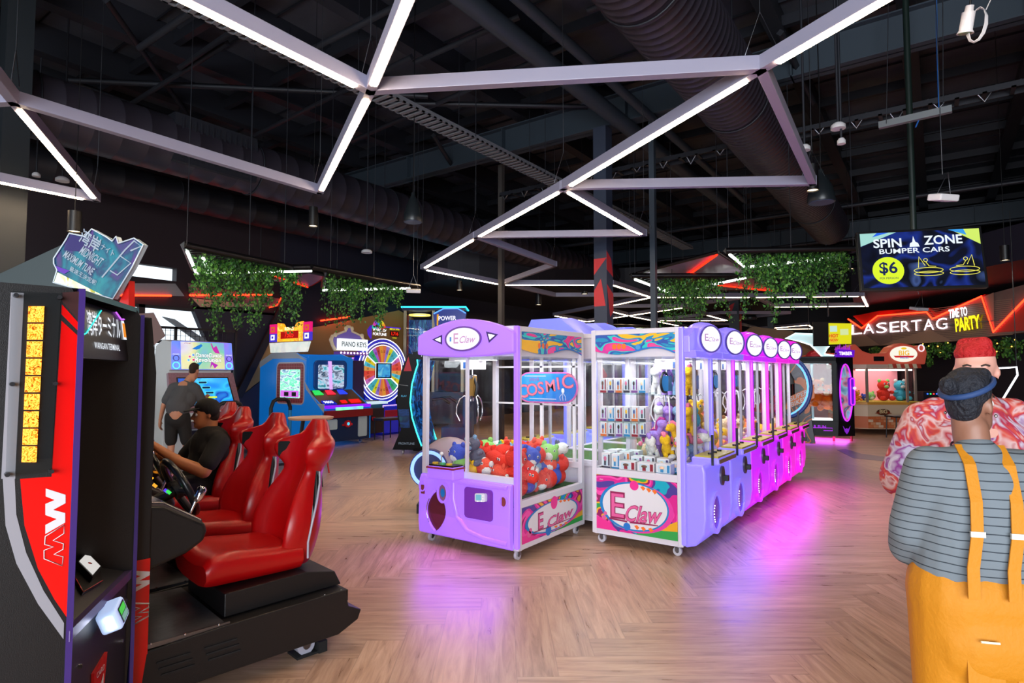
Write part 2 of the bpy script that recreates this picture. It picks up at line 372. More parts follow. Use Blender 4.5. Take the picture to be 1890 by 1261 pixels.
q.prism([(8.6, 1.2), (8.6, 3.0), (6.5, 3.0), (7.3, 1.2)], -.15, 0, paint('2a2a38', .6), FW)
q.build('wall_left', kind='structure')
def wallpoly(name, px, m, z0=.004, z1=.03, kind='structure'):
    return MB().prism(wyz(px), z0, z1, m, FW).build(name, kind=kind)
wallpoly('wall_panel_tan', [(432, 738), (500, 617), (598, 601), (735, 573), (762, 588), (770, 700), (480, 702)], TAN)
wallpoly('wall_panel_charcoal', [(430, 742), (480, 704), (770, 702), (770, 830), (420, 860)], CHAR, .004, .028)
wallpoly('wall_panel_sand', [(352, 551), (511, 566), (368, 567)], paint('a89a80', .5), .03, .05)
wallpoly('wall_panel_plum', [(345, 523), (540, 556), (512, 566), (350, 549)], paint('6e5458', .5), .03, .045)
wallpoly('trim_5', [(536, 518), (548, 518), (442, 735), (428, 735)], paint('2c2426', .5), .05, .12)
# perforated screen, clerestory light gap and window frames
PERF = mat('perforated_metal', '8f9aa2', .5, .5)
wallpoly('wall_panel_perforated', [(222, 523), (322, 524), (339, 547), (222, 545)], PERF, .02, .04)
q = MB()
for y0 in (-2.0, .4, 2.8, 5.25, 5.5, 7.2):
    q.box(WX-.12, WX-.02, y0-.06, y0+.06, 1.22, 2.95, paint('202226', .5))
for z0 in (1.22, 2.2, 2.92): q.box(WX-.12, WX-.02, -6.5, 8.0, z0-.03, z0+.03, paint('202226', .5))
q.build('window_1', kind='structure')
MB().box(WX-.09, WX-.08, -6.5, 8.0, 1.22, 4.15, GLASS).build('window_2', kind='structure')
q = MB(); q.prism(wyz([(296, 585), (318, 590), (405, 648), (385, 648)]), .05, .12, paint('98a4ac', .5), FW); q.build('trim_6', kind='structure')
# what stands outside the glass: a pale paved forecourt and a low grey building
MB().box(-40, -13.4, -30, 40, -.2, -.05, paint('a9aba8', .8)).build('forecourt_ground', kind='structure')
q = MB(); q.box(-34, -30, 2, 30, 0, 1.7, paint('7f858a', .7)); q.box(-34, -29.8, 2, 30, 1.5, 1.8, paint('5a6066', .7))
tag(q.build('roadside_building'), 'low grey building seen outside through the left windows', 'building')
# mesh fence in front of the window
q = MB(); WIRE = paint('17181b', .5); FX = WX+.35
for k in range(86): q.box(FX-.004, FX+.004, -1.2+.1*k-.004, -1.2+.1*k+.004, .92, 2.46, WIRE)
for k in range(16): q.box(FX-.004, FX+.004, -1.2, 7.3, .92+.1*k-.004, .92+.1*k+.004, WIRE)
t = thing('mesh_screen', 'black wire mesh screen standing before the left windows', 'screen')
q.build('wire_mesh', t)
q = MB(); q.box(FX-.025, FX+.025, -1.2, 7.3, 2.45, 2.5, WIRE); q.box(FX-.03, FX+.03, -1.2, 7.3, .0, .05, WIRE)
for y0 in (-1.2, 1.2, 3.6, 6.0, 7.3): q.box(FX-.025, FX+.025, y0-.025, y0+.025, 0, 2.5, WIRE)
q.build('frame', t)
q = MB(); q.box(FX-.02, FX+.02, -1.2, 7.3, 1.2, 1.23, WIRE); q.prism(wyz([(290, 738), (265, 722), (252, 735), (252, 745)], FX), 0, .01, paint('30333a', .6), frame((FX, 0, 0), (0, 1, 0), (0, 0, 1))); q.build('rail', t)
def facet(px, x, label):
    o = MB().prism(wyz(px, x), -.02, .02, PINK, frame((x, 0, 0), (0, 1, 0), (0, 0, 1))).build('wall_facet', bevel=.004)
    tag(o, label, 'panel')
facet([(240, 580), (283, 577), (305, 620), (270, 648), (240, 655)], FX+.06, 'upper pink faceted panel fixed to the mesh screen by the windows')
facet([(240, 752), (252, 765), (297, 797), (278, 830), (240, 860)], FX+.06, 'lower pink faceted panel beside the racing steering wheels')
# other walls
MB().box(-13.4, 9, 33, 33.3, 0, 6.9, paint('1d1c2a', .6)).build('wall_back', kind='structure')
q = MB(); q.box(9, 9.2, -6.5, 34, 0, 6.9, NAVY); q.build('wall_right', kind='structure')
q = MB(); q.box(-13.4, 9, -6.7, -6.5, 4.2, 6.9, NAVY); q.box(-13.4, 9, -6.7, -6.5, 0, .3, NAVY)
for x in range(-13, 10, 3): q.box(x-.08, x+.08, -6.7, -6.5, 0, 4.2, STL)
q.build('wall_front', kind='structure')

def neon(name, pts, col, es, r, label, cat='neon light', group=None):
    t = MB().tube(pts, r, glow(col, es), 6).build(name)
    if label: tag(t, label, cat, group)
    return t
RN = 'FF2A12'
neon('neon_tube', [at_x(222, 545, WX+.08), at_x(316, 546, WX+.08)], RN, 9, .022, 'red neon tube across the perforated panel on the left wall')
neon('neon_tube', [at_x(350, 545, WX+.08), at_x(502, 544, WX+.08)], RN, 9, .022, 'long red neon tube on the left wall under the ivy planter')
neon('neon_tube', [at_x(592, 592, WX+.08), at_x(646, 585, WX+.08)], RN, 9, .022, 'short red neon tube above the piano game marquee')
neon('neon_tube', [at_x(497, 568, WX+.08), at_x(511, 564, WX+.08), at_x(519, 550, WX+.08)], RN, 6, .014, 'small bent red neon tube at the tip of the sand panel')

# curved bulkhead and darker soffits deep in the hall
BULK = paint('23242e', .6)
def slab(name, px, z0, z1, m): 
    p = [at_z(a, b, z0) for a, b in px]; return MB().prism([(v.x, v.y) for v in p], z0, z1, m).build(name, kind='structure')
pts = []
q = MB(); c0 = at_z(900, 560, 4.1); ov = oval(-11.2, 17.5, 2.3, 5.4, 40); q.prism(ov, 4.1, 4.9, BULK); ov = oval(-9.4, 25.0, 4.0, 6.0, 40); q.prism(ov, 4.2, 5.2, BULK); q.build('ceiling_drop', kind='structure')
q = MB(); q.prism([(3, 14), (9, 10), (9, 33), (-3, 33), (-2.0, 20)], 3.85, 4.6, paint('201f30', .6)); q.build('ceiling_soffit', kind='structure')
q = MB(); q.prism([(1.9, 5.8), (9, 1.0), (9, 33), (3, 33)], 4.7, 6.6, paint('1c2027', .6)); q.build('ceiling_boxing', kind='structure')

# ---------------------------------------------------------------- ducts, pipes, cable trays
DUCT = mat('duct_paint', '34303a', .42, .25)
def duct(label, x, z, rad, y0, y1, step, m=DUCT, elbow=False):
    t = thing('air_duct', label, 'duct', (x, y0, z))
    pr = []; y = 0; L = y1-y0; rb = .006 if step < .2 else .003
    while y < L:
        pr += [(rad, y), (rad, y+step-.02), (rad+rb, y+step-.014), (rad+rb, y+step-.004)]; y += step
    q = MB(); q.lathe([(rad*.97, 0)]+pr, (0, 0, 0), m, 40, Matrix.Rotation(R_(-90), 4, 'X')); q.build('duct_shell', t)
    k = 1.5
    while k < L:
        q = MB(); q.tube([(rad*1.02*math.cos(a), k, rad*1.02*math.sin(a)) for a in [R_(12*i) for i in range(31)]], .012, STL, 4, True)
        q.cyl((0, k, rad), (0, k, 6.9-z), .008, STL, 5); k += 3.0; q.build('hanger', t)
    return t
duct('large round spiral duct overhead above the purple and pink crane machines', -2.10, 5.18, .44, -2.5, 16.5, .12)
d = duct('long round spiral duct running along the left under the roof', -9.35, 4.98, .42, -2, 30, .34)
q = MB(); q.box(-.36, .36, 6.1, 7.4, -.32, .40, STL)
for k in range(14): q.box(.36, .38, 6.2+.09*k, 6.23+.09*k, -.25, .34, STL)
q.build('grille', d)
duct('second slimmer dark duct behind the long left duct', -11.9, 5.0, .28, -2, 28, .5, mat('duct_dark', '22242b', .5, .2))
def pipe(label, pts, r, name='ceiling_pipe', cat='pipe', m=STL2):
    o = MB().tube(pts, r, m, 10).build(name); tag(o, label, cat)
pipe('thick straight ceiling pipe left of the large duct', [(-4.2, -2, 5.75), (-4.2, 15, 5.75)], .13)
pipe('thin ceiling pipe running just right of the thick one', [(-3.72, -2, 5.75), (-3.72, 15, 5.75)], .07)
def tray(label, x, z, y0, y1, wd=.34):
    t = thing('cable_tray', label, 'cable tray', (x, y0, z)); L = y1-y0
    q = MB(); q.box(-wd/2, -wd/2+.02, 0, L, 0, .07, GREY); q.box(wd/2-.02, wd/2, 0, L, 0, .07, GREY); q.build('side_rail', t)
    q = MB(); k = .05
    while k < L: q.box(-wd/2, wd/2, k, k+.055, 0, .02, GREY); k += .12
    q.build('rungs', t)
    k = .5
    while k < L:
        for sx in (-1, 1): q = MB(); q.cyl((sx*wd/2, k, .03), (sx*wd/2, k, 6.9-z), .006, STL, 4); q.build('hanger', t)
        k += 2
tray('grey slotted cable tray running beneath the roof over the seats', -5.85, 5.15, .5, 17)
t = thing('cable_tray', 'dark cable tray with looped cables crossing under the big roof beam', 'cable tray', (-7.5, 10.2, 5.3))
q = MB(); q.box(0, 12, -.15, -.13, 0, .08, STL); q.box(0, 12, .13, .15, 0, .08, STL)
for k in range(40): q.box(.3*k, .3*k+.05, -.15, .15, 0, .02, STL)
q.build('ladder', t)
for k in range(24): q = MB(); q.tube([(.5*k, -.1, .1), (.5*k+.12, -.12, -.08-.03*(k % 3)), (.5*k+.25, -.1, .1)], .015, STEEL, 5); q.build('cable_loop', t)
for k, (x, h) in enumerate([(-8, 5.6), (-7, 5.9), (1.5, 5.4)]):
    pipe(['sprinkler pipe crossing the roof near the left duct', 'second sprinkler pipe crossing beside the first', 'dark conduit crossing the ceiling at the right'][k], [(x, 3.2+1.6*k, h), (x+10, 3.2+1.6*k, h)], .04, m=STL)
for k in range(4):
    y = 16+4*k; pipe(['dark conduit crossing far down the hall, nearest of the far set', 'second of the far conduits crossing the hall', 'third of the far conduits crossing the hall', 'farthest conduit crossing the hall'][k], [(-13, y, 5.5), (6, y, 5.5)], .05, m=STL)
# ---------------------------------------------------------------- hanging lattice of light bars
ZL = 3.6
ALU = mat('satin_aluminium', '9c9ab0', .4, .1)
lat = thing('light_lattice', 'hanging triangular lattice of white bars with warm LED strips overhead', 'light fixture', (-4, 5, ZL))
lat2 = thing('light_lattice', 'far hanging lattice of thin white light bars beyond the columns', 'light fixture', (-7, 16, ZL))
def bar(a, b, lit, root, s0=.03, s1=.97, hgt=.10, wd=.075):
    p = at_z(a[0], a[1], ZL) if len(a) == 2 else Vector((a[0], a[1], ZL)); q = at_z(b[0], b[1], ZL) if len(b) == 2 else Vector((b[0], b[1], ZL))
    o = root.location; p = p-o; q = q-o; d = q-p; L = d.length
    M = frame(p, d, Vector((-d.y, d.x, 0)))
    h = MB(); h.box(-.03, L+.03, -wd/2, wd/2, 0, hgt, ALU, M); ob = h.build('light_bar', root, bevel=.004)
    if lit:
        e = MB(); e.box(L*s0, L*s1, -wd*.29, wd*.29, -.012, .0005, LED if root is lat else glow('FFDFB6', 14.0), M); e.build('diffuser', ob)
    return ob
W3 = lambda x, y: (x, y, 0)
near = [((683, 172), W3(-3.31, .08), 1), ((683, 172), W3(-.93, 1.42), 1), ((683, 172), (1405, 132), 0), ((683, 172), (590, 358), 1), ((590, 358), (25, 192), 0),
        ((25, 192), (178, 372), 1), ((25, 192), W3(-3.31, .08), 0), ((25, 192), W3(-8.15, .1), 0), ((178, 372), W3(-8.2, .1), 1), ((1405, 132), W3(1.47, 2.83), 1),
        ((1405, 132), (1040, 350), 1), ((1405, 132), (1500, 342), 0), ((1500, 342), (1040, 350), 0), ((1040, 350), (1189, 436), 1), ((1040, 350), (878, 440), 1),
        ((878, 440), (1189, 436), 0), ((878, 440), (780, 497), 1), ((878, 440), (1024, 492), 0), ((1024, 492), (927, 526), 0), ((780, 497), (927, 526), 1),
        (W3(-.93, 1.42), W3(1.47, 2.83), 0)]
for a, b, l in near: bar(a, b, l, lat, *((.05, .94) if l else (0, 1)))
far = [((927, 526), (1130, 526), 1), ((1130, 526), (1202, 549), 1), ((927, 526), (1024, 548), 0), ((1024, 548), (1202, 548), 0), ((1202, 549), (1107, 569), 1), ((1023, 583), (1107, 568), 0),
       ((1023, 583), (1083, 594), 1), ((1083, 594), (1160, 583), 1), ((1107, 570), (1160, 583), 1), ((1160, 583), (1262, 568), 1), ((1107, 569), (1262, 567), 0), ((1202, 549), (1388, 549), 1),
       ((1262, 568), (1390, 549), 0), ((1390, 549), (1590, 547), 1), ((1592, 547), (1601, 566), 1), ((1395, 550), (1425, 567), 0), ((1425, 567), (1601, 565), 1), ((1262, 568), (1305, 582), 0),
       ((1305, 582), (1343, 592), 1), ((1160, 583), (1270, 605), 1), ((1215, 592), (1343, 592), 1), ((1343, 592), (1457, 580), 0), ((1215, 592), (1330, 580), 0), ((1330, 580), (1457, 580), 0),
       ((1400, 608), (1492, 600), 1), ((1400, 608), (1503, 607), 1), ((1300, 600), (1370, 601), 0), ((1370, 601), (1400, 608), 0), ((1492, 600), (1503, 607), 1)]
for a, b, l in far: bar(a, b, l, lat2, .03, .97, .11, .10)
def vcable(root, p, fork=.12):
    o = root.location; c = MB(); x, y = p.x-o.x, p.y-o.y
    c.tube([(x, y, .42), (x, y, 6.85-ZL)], .004, STEEL, 4)
    c.tube([(x-fork, y, .10), (x, y, .42), (x+fork, y, .10)], .004, STEEL, 4); c.build('suspension_cable', root)
for p in [(683, 172), (1405, 132), (590, 358), (25, 192), (178, 372), (1500, 345), (1040, 350), (1189, 436), (878, 440), (780, 497), (1024, 492), (927, 526)]: vcable(lat, at_z(p[0], p[1], ZL))
for p in [(1130, 526), (1202, 549), (1107, 569), (1262, 568), (1390, 549), (1590, 547), (1425, 567), (1457, 580), (1343, 592)]: vcable(lat2, at_z(p[0], p[1], ZL), .2)

# ---------------------------------------------------------------- pendants and ceiling fittings
def can(px, py, depth, label, hgt=.26, rad=.055, power=18):
    p = at_d(px, py, depth); t = thing('pendant_can', label, 'pendant light', p)
    q = MB(); q.cone((0, 0, 0), (0, 0, hgt), rad, rad, BLACK, 20, False); q.cyl((0, 0, hgt), (0, 0, hgt+.01), rad, BLACK, 20); q.build('housing', t)
    q = MB(); q.cyl((0, 0, .012), (0, 0, .02), rad*.92, glow('FFE2B8', 4), 20); q.build('lamp_lens', t)
    MB().tube([(0, 0, hgt), (0, 0, 6.85-p.z)], .004, BLACK, 4).build('cord', t)
    if power: lamp('pendant_beam', 'SPOT', (p.x, p.y, p.z-.02), power, (1, .86, .68), (0, 0, 0), .04, None, R_(75))
can(578, 418, 7.6, 'black cylinder pendant hanging left of the bell pendant over the aisle', .24, .055, 120)
can(137, 428, 6.0, 'black cylinder pendant hanging above the racing marquee', .2, .06, 60)
can(1500, 352, 6.5, 'black cylinder pendant at the right tip of the light lattice', .28, .06, 120)
can(848, 536, 14, 'black cylinder pendant far behind, above the tall power game', .22, .07, 90)
can(994, 563, 16, 'black cylinder pendant far behind the purple crane machine', .3, .08, 90)
can(1079, 543, 15, 'small pendant disc just left of the red-sharded column', .05, .08, 90)
can(1855, 481, 9, 'black cylinder pendant above the party sign at right', .22, .06, 120)
can(1568, 497, 12, 'black pendant cylinder between the ivy and the bumper car screen', .22, .08, 90)
def bell(px, py, depth, label, w_=.18):
    p = at_d(px, py, depth); t = thing('bell_pendant', label, 'pendant light', p)
    q = MB(); q.lathe([(w_*.98, 0), (w_, .005), (w_*.96, .10), (w_*.75, .22), (w_*.42, .32), (w_*.22, .37), (w_*.2, .41)], (0, 0, 0), paint('1c2226', .35), 28); q.build('shade', t)
    MB().cyl((0, 0, .006), (0, 0, -.006), w_*.9, paint('3d4a63', .3), 24).build('lens', t)
    MB().tube([(0, 0, .4), (.01, 0, 1.2), (0, 0, 6.85-p.z)], .007, BLACK, 5).build('cord', t)
bell(762, 410, 8.2, 'dark bell-shaped pendant hanging below the long left duct', .13)
bell(1516, 374, 7.3, 'dark bell-shaped pendant beside the large duct at right', .16)
bell(1384, 590, 22, 'small far bell pendant over the pink crane headers', .25)
def disc(px, py, depth, label, rad=.07):
    p = at_d(px, py, depth); t = thing('ceiling_sensor', label, 'sensor', p)
    q = MB(); q.lathe([(rad, 0), (rad, .035), (rad*.6, .06)], (0, 0, 0), WHITE, 20); q.build('body', t)
    MB().cyl((0, 0, .05), (0, 0, 6.6-p.z), .012, STL, 6).build('stem', t)
disc(115, 335, 8, 'round white ceiling disc near the left column, larger of the pair', .08)
disc(67, 326, 9, 'round white ceiling disc near the left column, smaller of the pair', .055)
disc(1547, 238, 6, 'round white detector above the right light bar')
disc(1553, 266, 6, 'small white detector below the round one at right', .04)
disc(1485, 278, 6.3, 'round white detector just beside the slanting light bar', .06)
disc(677, 467, 11, 'white ceiling disc above the second ivy planter', .1)
def wifi(px, py, depth, label, s=.16, yaw=YAW):
    p = at_d(px, py, depth); t = thing('wireless_box', label, 'access point', p, yaw+.2, rot=(R_(14), 0, yaw+.2))
    MB().box(-s, s, -s*.7, s*.7, -.03, .03, WHITE).build('case', t, bevel=.012)
    MB().tube([(-s*.7, 0, .03), (0, 0, s*2.2), (s*.7, 0, .03)], .004, STEEL, 4).build('bracket', t)
    o = MB().tube([(p.x, p.y, p.z+s*2.1), (p.x, p.y, 6.8)], .004, STEEL, 4).build('cable', None); o.parent = t; o.matrix_parent_inverse = (Matrix.Translation(p) @ Euler((R_(14), 0, yaw+.2)).to_matrix().to_4x4()).inverted()
wifi(1741, 365, 5.2, 'white wireless access point hanging above the bumper car screen', .10)
wifi(1696, 570, 12, 'small white box hanging in front of the laser tag fascia', .14)
wifi(763, 537, 10, 'small white box hanging at the tip of the ivy planter', .12)
# spotlight hanging at the top right
p = at_d(1785, 40, 3.4); t = thing('hanging_spotlight', 'white cylindrical spotlight with coiled cable at the top right', 'spotlight', p, 0, rot=(R_(12), R_(10), 0))
q = MB(); q.cyl((0, 0, -.05), (0, 0, .05), .034, WHITE, 20); q.cyl((0, 0, .05), (0, 0, .085), .022, WHITE, 16); q.cone((0, 0, -.065), (0, 0, -.05), .044, .036, WHITE, 20); q.build('housing', t)
MB().cyl((0, 0, -.067), (0, 0, -.06), .034, paint('4f7a4a', .2), 16).build('lens', t)
q = MB()
for k in range(5): q.tube([(.05+.035*math.cos(a)*(1+.1*k), .03*math.sin(a)+.01*k, -.02+.10*math.sin(a)) for a in [R_(30*i) for i in range(12)]], .0022, WHITE, 4, True)
q.tube([(.08, 0, .05), (.12, 0, .2), (.02, 0, .4)], .003, WHITE, 4); q.tube([(0, 0, .085), (0, 0, 2.0)], .005, BLACK, 4); q.build('coiled_cable', t)

# ---------------------------------------------------------------- ivy planters on hanging frames
LEAF = [mat('ivy_leaf', '3f7a2c', .45, emis=None), mat('ivy_leaf_light', '6aa33e', .45), mat('ivy_leaf_dark', '234a1f', .5)]
def ivy(root, area, n, drop, seed, size=.05):
    """vines hanging from points inside a triangle or quad, leaves all along them"""
    rnd = random.Random(seed); q = MB(); st = MB()
    for i in range(n):
        a, b = rnd.random(), rnd.random(); P = area[0].lerp(area[1], a).lerp(area[3].lerp(area[2], a), b)-root.location
        L = drop*(rnd.random()**2.0*.95+.10)*(0.55+.45*math.sin(a*9+seed)**2); k = 0; x, y = P.x, P.y; z = P.z+.04
        pts = [(x, y, z)]
        while k < L:
            x += rnd.uniform(-.03, .03); y += rnd.uniform(-.03, .03); z -= .045; k += .045; pts.append((x, y, z))
            for _ in range(3):
                c = Vector((x+rnd.uniform(-.06, .06), y+rnd.uniform(-.06, .06), z+rnd.uniform(-.03, .03)))
                s = size*rnd.uniform(.5, 1.15); E = Euler((rnd.uniform(.5, 1.9), rnd.uniform(-.7, .7), rnd.uniform(0, 6.28))).to_matrix()
                vs = [c+E @ Vector(v)*s for v in ((0, -.5, 0), (.42, -.25, .08), (.30, .12, .1), (0, .62, 0), (-.30, .12, .1), (-.42, -.25, .08))]
                q.add(vs, [(0, 1, 2, 3), (0, 3, 4, 5)], LEAF[rnd.choice((0, 0, 1, 2))])
        if len(pts) > 2: st.tube(pts[::2] if len(pts) > 3 else pts, .004, LEAF[2], 3)
    q.build('foliage', root); st.build('vines', root)
def planter(label, outline, z, leds, area, n, drop, seed, hang):
    c = sum((at_z(a, b, z) for a, b in outline), Vector())/len(outline); t = thing('hanging_planter', label, 'hanging planter', c)
    q = MB(); pts = [at_z(a, b, z)-c for a, b in outline]; k = len(pts)
    for i in range(k): a, b = pts[i], pts[(i+1) % k]; q.tube([a, b], .045, BLACK, 4)
    m = max(range(k), key=lambda i: pts[i].length)
    for j in range(1, 12):
        f = j/12; q.tube([pts[0].lerp(pts[1], f), pts[0].lerp(pts[-1], f)], .008, BLACK, 4)
    q.build('frame', t)
    for a, b in leds: MB().tube([at_z(a[0], a[1], z)-c-Vector((0, 0, .05)), at_z(b[0], b[1], z)-c-Vector((0, 0, .05))], .022, glow('EAF6E8', 5), 6).build('led_strip', t)
    for a in hang: p = at_z(a[0], a[1], z)-c; q = MB(); q.tube([p, p+Vector((0, 0, 6.8-z))], .006, STL, 4); q.build('hanger', t)
    ar = [at_z(a, b, z) for a, b in area]; ivy(t, ar, n, drop, seed)
    return t
planter('triangular hanging planter of trailing ivy nearest the racing marquee', [(340, 452), (600, 506), (770, 530), (575, 493), (358, 498)], 3.15,
        [((346, 458), (362, 497)), ((362, 498), (575, 494)), ((375, 470), (385, 495))], [(350, 460), (560, 500), (540, 500), (375, 492)], 150, 1.15, 3, [(345, 452), (460, 470), (525, 490)])
planter('second ivy planter, right of the first, over the arcade games', [(602, 498), (775, 530), (758, 527), (596, 531)], 3.15,
        [((596, 531), (757, 527))], [(605, 502), (745, 526), (735, 528), (600, 528)], 110, .95, 5, [(610, 500), (690, 512), (770, 530)])
planter('ivy planter left of the bumper car screen', [(1340, 463), (1584, 458), (1500, 482), (1390, 500)], 3.35,
        [((1347, 464), (1378, 490)), ((1375, 488), (1540, 470))], [(1362, 466), (1575, 462), (1540, 470), (1400, 488)], 150, 1.0, 8, [(1345, 463), (1460, 460), (1575, 458)])
planter('ivy planter hanging under the mirrored triangular ceiling panel', [(1166, 509), (1388, 508), (1290, 530), (1235, 537)], 3.3,
        [((1172, 511), (1232, 534)), ((1280, 528), (1376, 508)), ((1215, 528), (1235, 536))], [(1200, 512), (1340, 511), (1300, 524), (1230, 530)], 105, .9, 12, [(1172, 509), (1240, 509), (1380, 508)])
planter('small far ivy planter above the crane machine headers', [(1130, 600), (1262, 604), (1250, 610), (1140, 610)], 3.2,
        [((1140, 604), (1250, 606))], [(1135, 602), (1255, 604), (1245, 608), (1140, 608)], 60, .8, 15, [(1140, 601)])
MIR = mat('violet_mirror_panel', 'c4b0cc', .34, .25, var=.2, vscale=3)
def cloud(name, px, z, label, neons):
    c = at_z(px[0][0], px[0][1], z); t = thing(name, label, 'ceiling panel', c)
    p = [at_z(a, b, z)-c for a, b in px]; MB().prism([(v.x, v.y) for v in p], 0, .03, MIR, None, BLACK).build('panel_sheet', t)
    q = MB()
    for i in range(len(p)): q.tube([p[i], p[(i+1) % len(p)]], .03, BLACK, 4)
    q.build('edge_trim', t)
    for a, b in neons: MB().tube([at_z(a[0], a[1], z)-c-Vector((0, 0, .03)), at_z(b[0], b[1], z)-c-Vector((0, 0, .03))], .018, glow(RN, 2.5), 6).build('neon_tube', t)
    for v in p[:3]: q = MB(); q.tube([v, v+Vector((0, 0, 6.8-z))], .006, STL, 4); q.build('hanger', t)
cloud('mirror_ceiling_panel', [(1163, 508), (1325, 465), (1388, 506)], 3.42, 'large violet mirrored ceiling panel crossed by a red neon line', [((1268, 507), (1323, 467))])
cloud('mirror_ceiling_panel', [(1300, 536), (1432, 536), (1376, 505)], 3.42, 'smaller violet mirrored ceiling panel with red neon right edge', [((1325, 524), (1425, 535))])
cloud('mirror_ceiling_panel', [(480, 516), (586, 500), (622, 500), (572, 530)], 3.6, 'pinkish ceiling panel with red neon between the two ivy planters', [((500, 505), (568, 528))])

# ---------------------------------------------------------------- laser tag fascia with neon zigzag
LP0 = at_d(1572, 640, 21); LP1 = at_d(1860, 622, 15.3); LP0.z = LP1.z = 0
LU = (LP1-LP0).normalized(); LM = frame(LP0, LU, (0, 0, 1))      # normal of this frame looks to the viewer
def lp(px, py):
    d = ray(px, py); n = Vector((LU.y, -LU.x, 0)); t = (LP0-O_).dot(n)/d.dot(n); p = O_+d*t; return ((p-LP0).dot(LU), p.z)
def lps(px): return [lp(a, b) for a, b in px]
t = thing('laser_tag_fascia', 'brown slatted fascia reading LASER TAG with a red neon zigzag along its top', 'sign', LP0)
FL = frame((0, 0, 0), LU, (0, 0, 1)); WOOD = mat('fascia_wood', '7c6660', .5, var=.1); WOOD2 = mat('fascia_wood_plain', '9a7f70', .5)
zig = [(1568, 589), (1593, 606), (1623, 583), (1713, 576), (1724, 589), (1815, 547), (1837, 613), (1900, 548)]
q = MB(); q.prism(lps([(1573, 641)]+zig[:6]+[(1837, 540), (1896, 524), (1900, 612), (1760, 630)]), -.3, 0, WOOD, FL); q.build('fascia_board', t)
q = MB(); z = 2.52
while z < 3.42:
    for a, b in ((1.9, 5.9), (6.5, 8.6)): q.box(a, b, z, z+.016, 0, .02, WOOD2, FL)
    z += .05
q.build('slats', t)
q = MB(); q.flat(lps([(1573, 641), (1573, 600), (1625, 637)]), .03, WOOD2, FL); q.flat(lps([(1625, 638), (1717, 608), (1760, 630)]), .03, WOOD2, FL); q.flat(lps([(1817, 548), (1836, 540), (1837, 610)]), .03, WOOD2, FL); q.build('plain_facets', t)
q = MB(); RD = paint('c01008', .4); q.prism(lps([(1571, 583), (1593, 603), (1623, 580), (1713, 573), (1724, 587), (1815, 543), (1815, 545), (1724, 577), (1713, 568), (1618, 574), (1590, 580)]), -.32, -.06, RD, FL)
q.prism(lps([(1840, 614), (1900, 556), (1900, 610)]), .0, .04, RD, FL); q.build('red_backing', t)
q = MB(); q.tube([FL @ Vector((a, b, .06)) for a, b in lps(zig)], .024, glow(RN, 8), 6); q.build('neon_tube', t)
q = MB(); LW = glow('FFE8F4', 2.2)
for word, spans in (('LASER', [(1572, 1592), (1596, 1616), (1620, 1640), (1644, 1662), (1665, 1681)]), ('TAG', [(1685, 1704), (1708, 1727), (1731, 1752)])):
    for s_, (x0, x1) in zip(word, spans):
        yb = 620-(x0-1572)*.06; a = lp(x0, yb); b = lp(x1, yb-(x1-x0)*.06); top = lp(x0, yb-19-(x0-1572)*.015)
        q.text(s_, FL @ Matrix.Translation(((a[0]+b[0])/2, (a[1]+top[1])/2, .05)), (top[1]-a[1])*1.38, LW, .0, fit=(b[0]-a[0]))
q.build('lettering', t)
t2 = thing('party_sign', 'lit TIME TO PARTY letters fixed to the brown fascia', 'sign', LP0)
a = lp(1760, 588); b = lp(1794, 580); c = lp(1760, 572); q = MB(); q.text('TIME TO', FL @ Matrix.Translation(((a[0]+b[0])/2, (a[1]+c[1])/2, .14)) @ Matrix.Rotation(R_(3), 4, 'Z'), .34, glow('F4F8FF', 2.2), .025, fit=b[0]-a[0]); q.build('white_lettering', t2)
a = lp(1771, 613); b = lp(1817, 602); c = lp(1771, 592); M = FL @ Matrix.Translation(((a[0]+b[0])/2, (a[1]+c[1])/2+.03, .14)) @ Matrix.Rotation(R_(4), 4, 'Z')
q = MB(); q.text('PARTY', M, .50, glow('FFE81E', 1.6), .03, fit=b[0]-a[0]); q.build('yellow_lettering', t2)
q = MB(); q.text('PARTY', M @ Matrix.Translation((.06, -.01, -.06)), .50, paint('a88a10', .4), .03, fit=b[0]-a[0]); q.box((a[0]+b[0])/2-.9, (a[0]+b[0])/2+.9, 2.9, 2.92, .0, .1, GREY, FL); q.build('letter_backs', t2)
# dark wall below the fascia with an ivy garland and fairy lights
q = MB(); q.box(-3.5, 9, 0, 2.4, -1.2, -1.0, mat('lattice_dark', '1a1622', .6), FL @ Matrix.Identity(4))
o = q.build('wall_side', kind='structure'); o.location = LP0
t = thing('ivy_garland', 'ivy garland with small warm fairy lights under the brown fascia', 'garland', LP0)
gr_ = [LP0+LU*s+Vector((0, 0, z)) for s, z in ((.9, 2.42), (8.5, 2.42), (8.5, 2.2), (.9, 2.2))]; ivy(t, gr_, 230, .55, 21, .08)
q = MB(); rnd = random.Random(4)
for k in range(34): q.ell(FL @ Vector((rnd.uniform(1.2, 8.2), rnd.uniform(2.0, 2.42), rnd.uniform(.04, .16))), .018, glow('FFB850', 3), 6, 4)
o = q.build('fairy_lights', t)

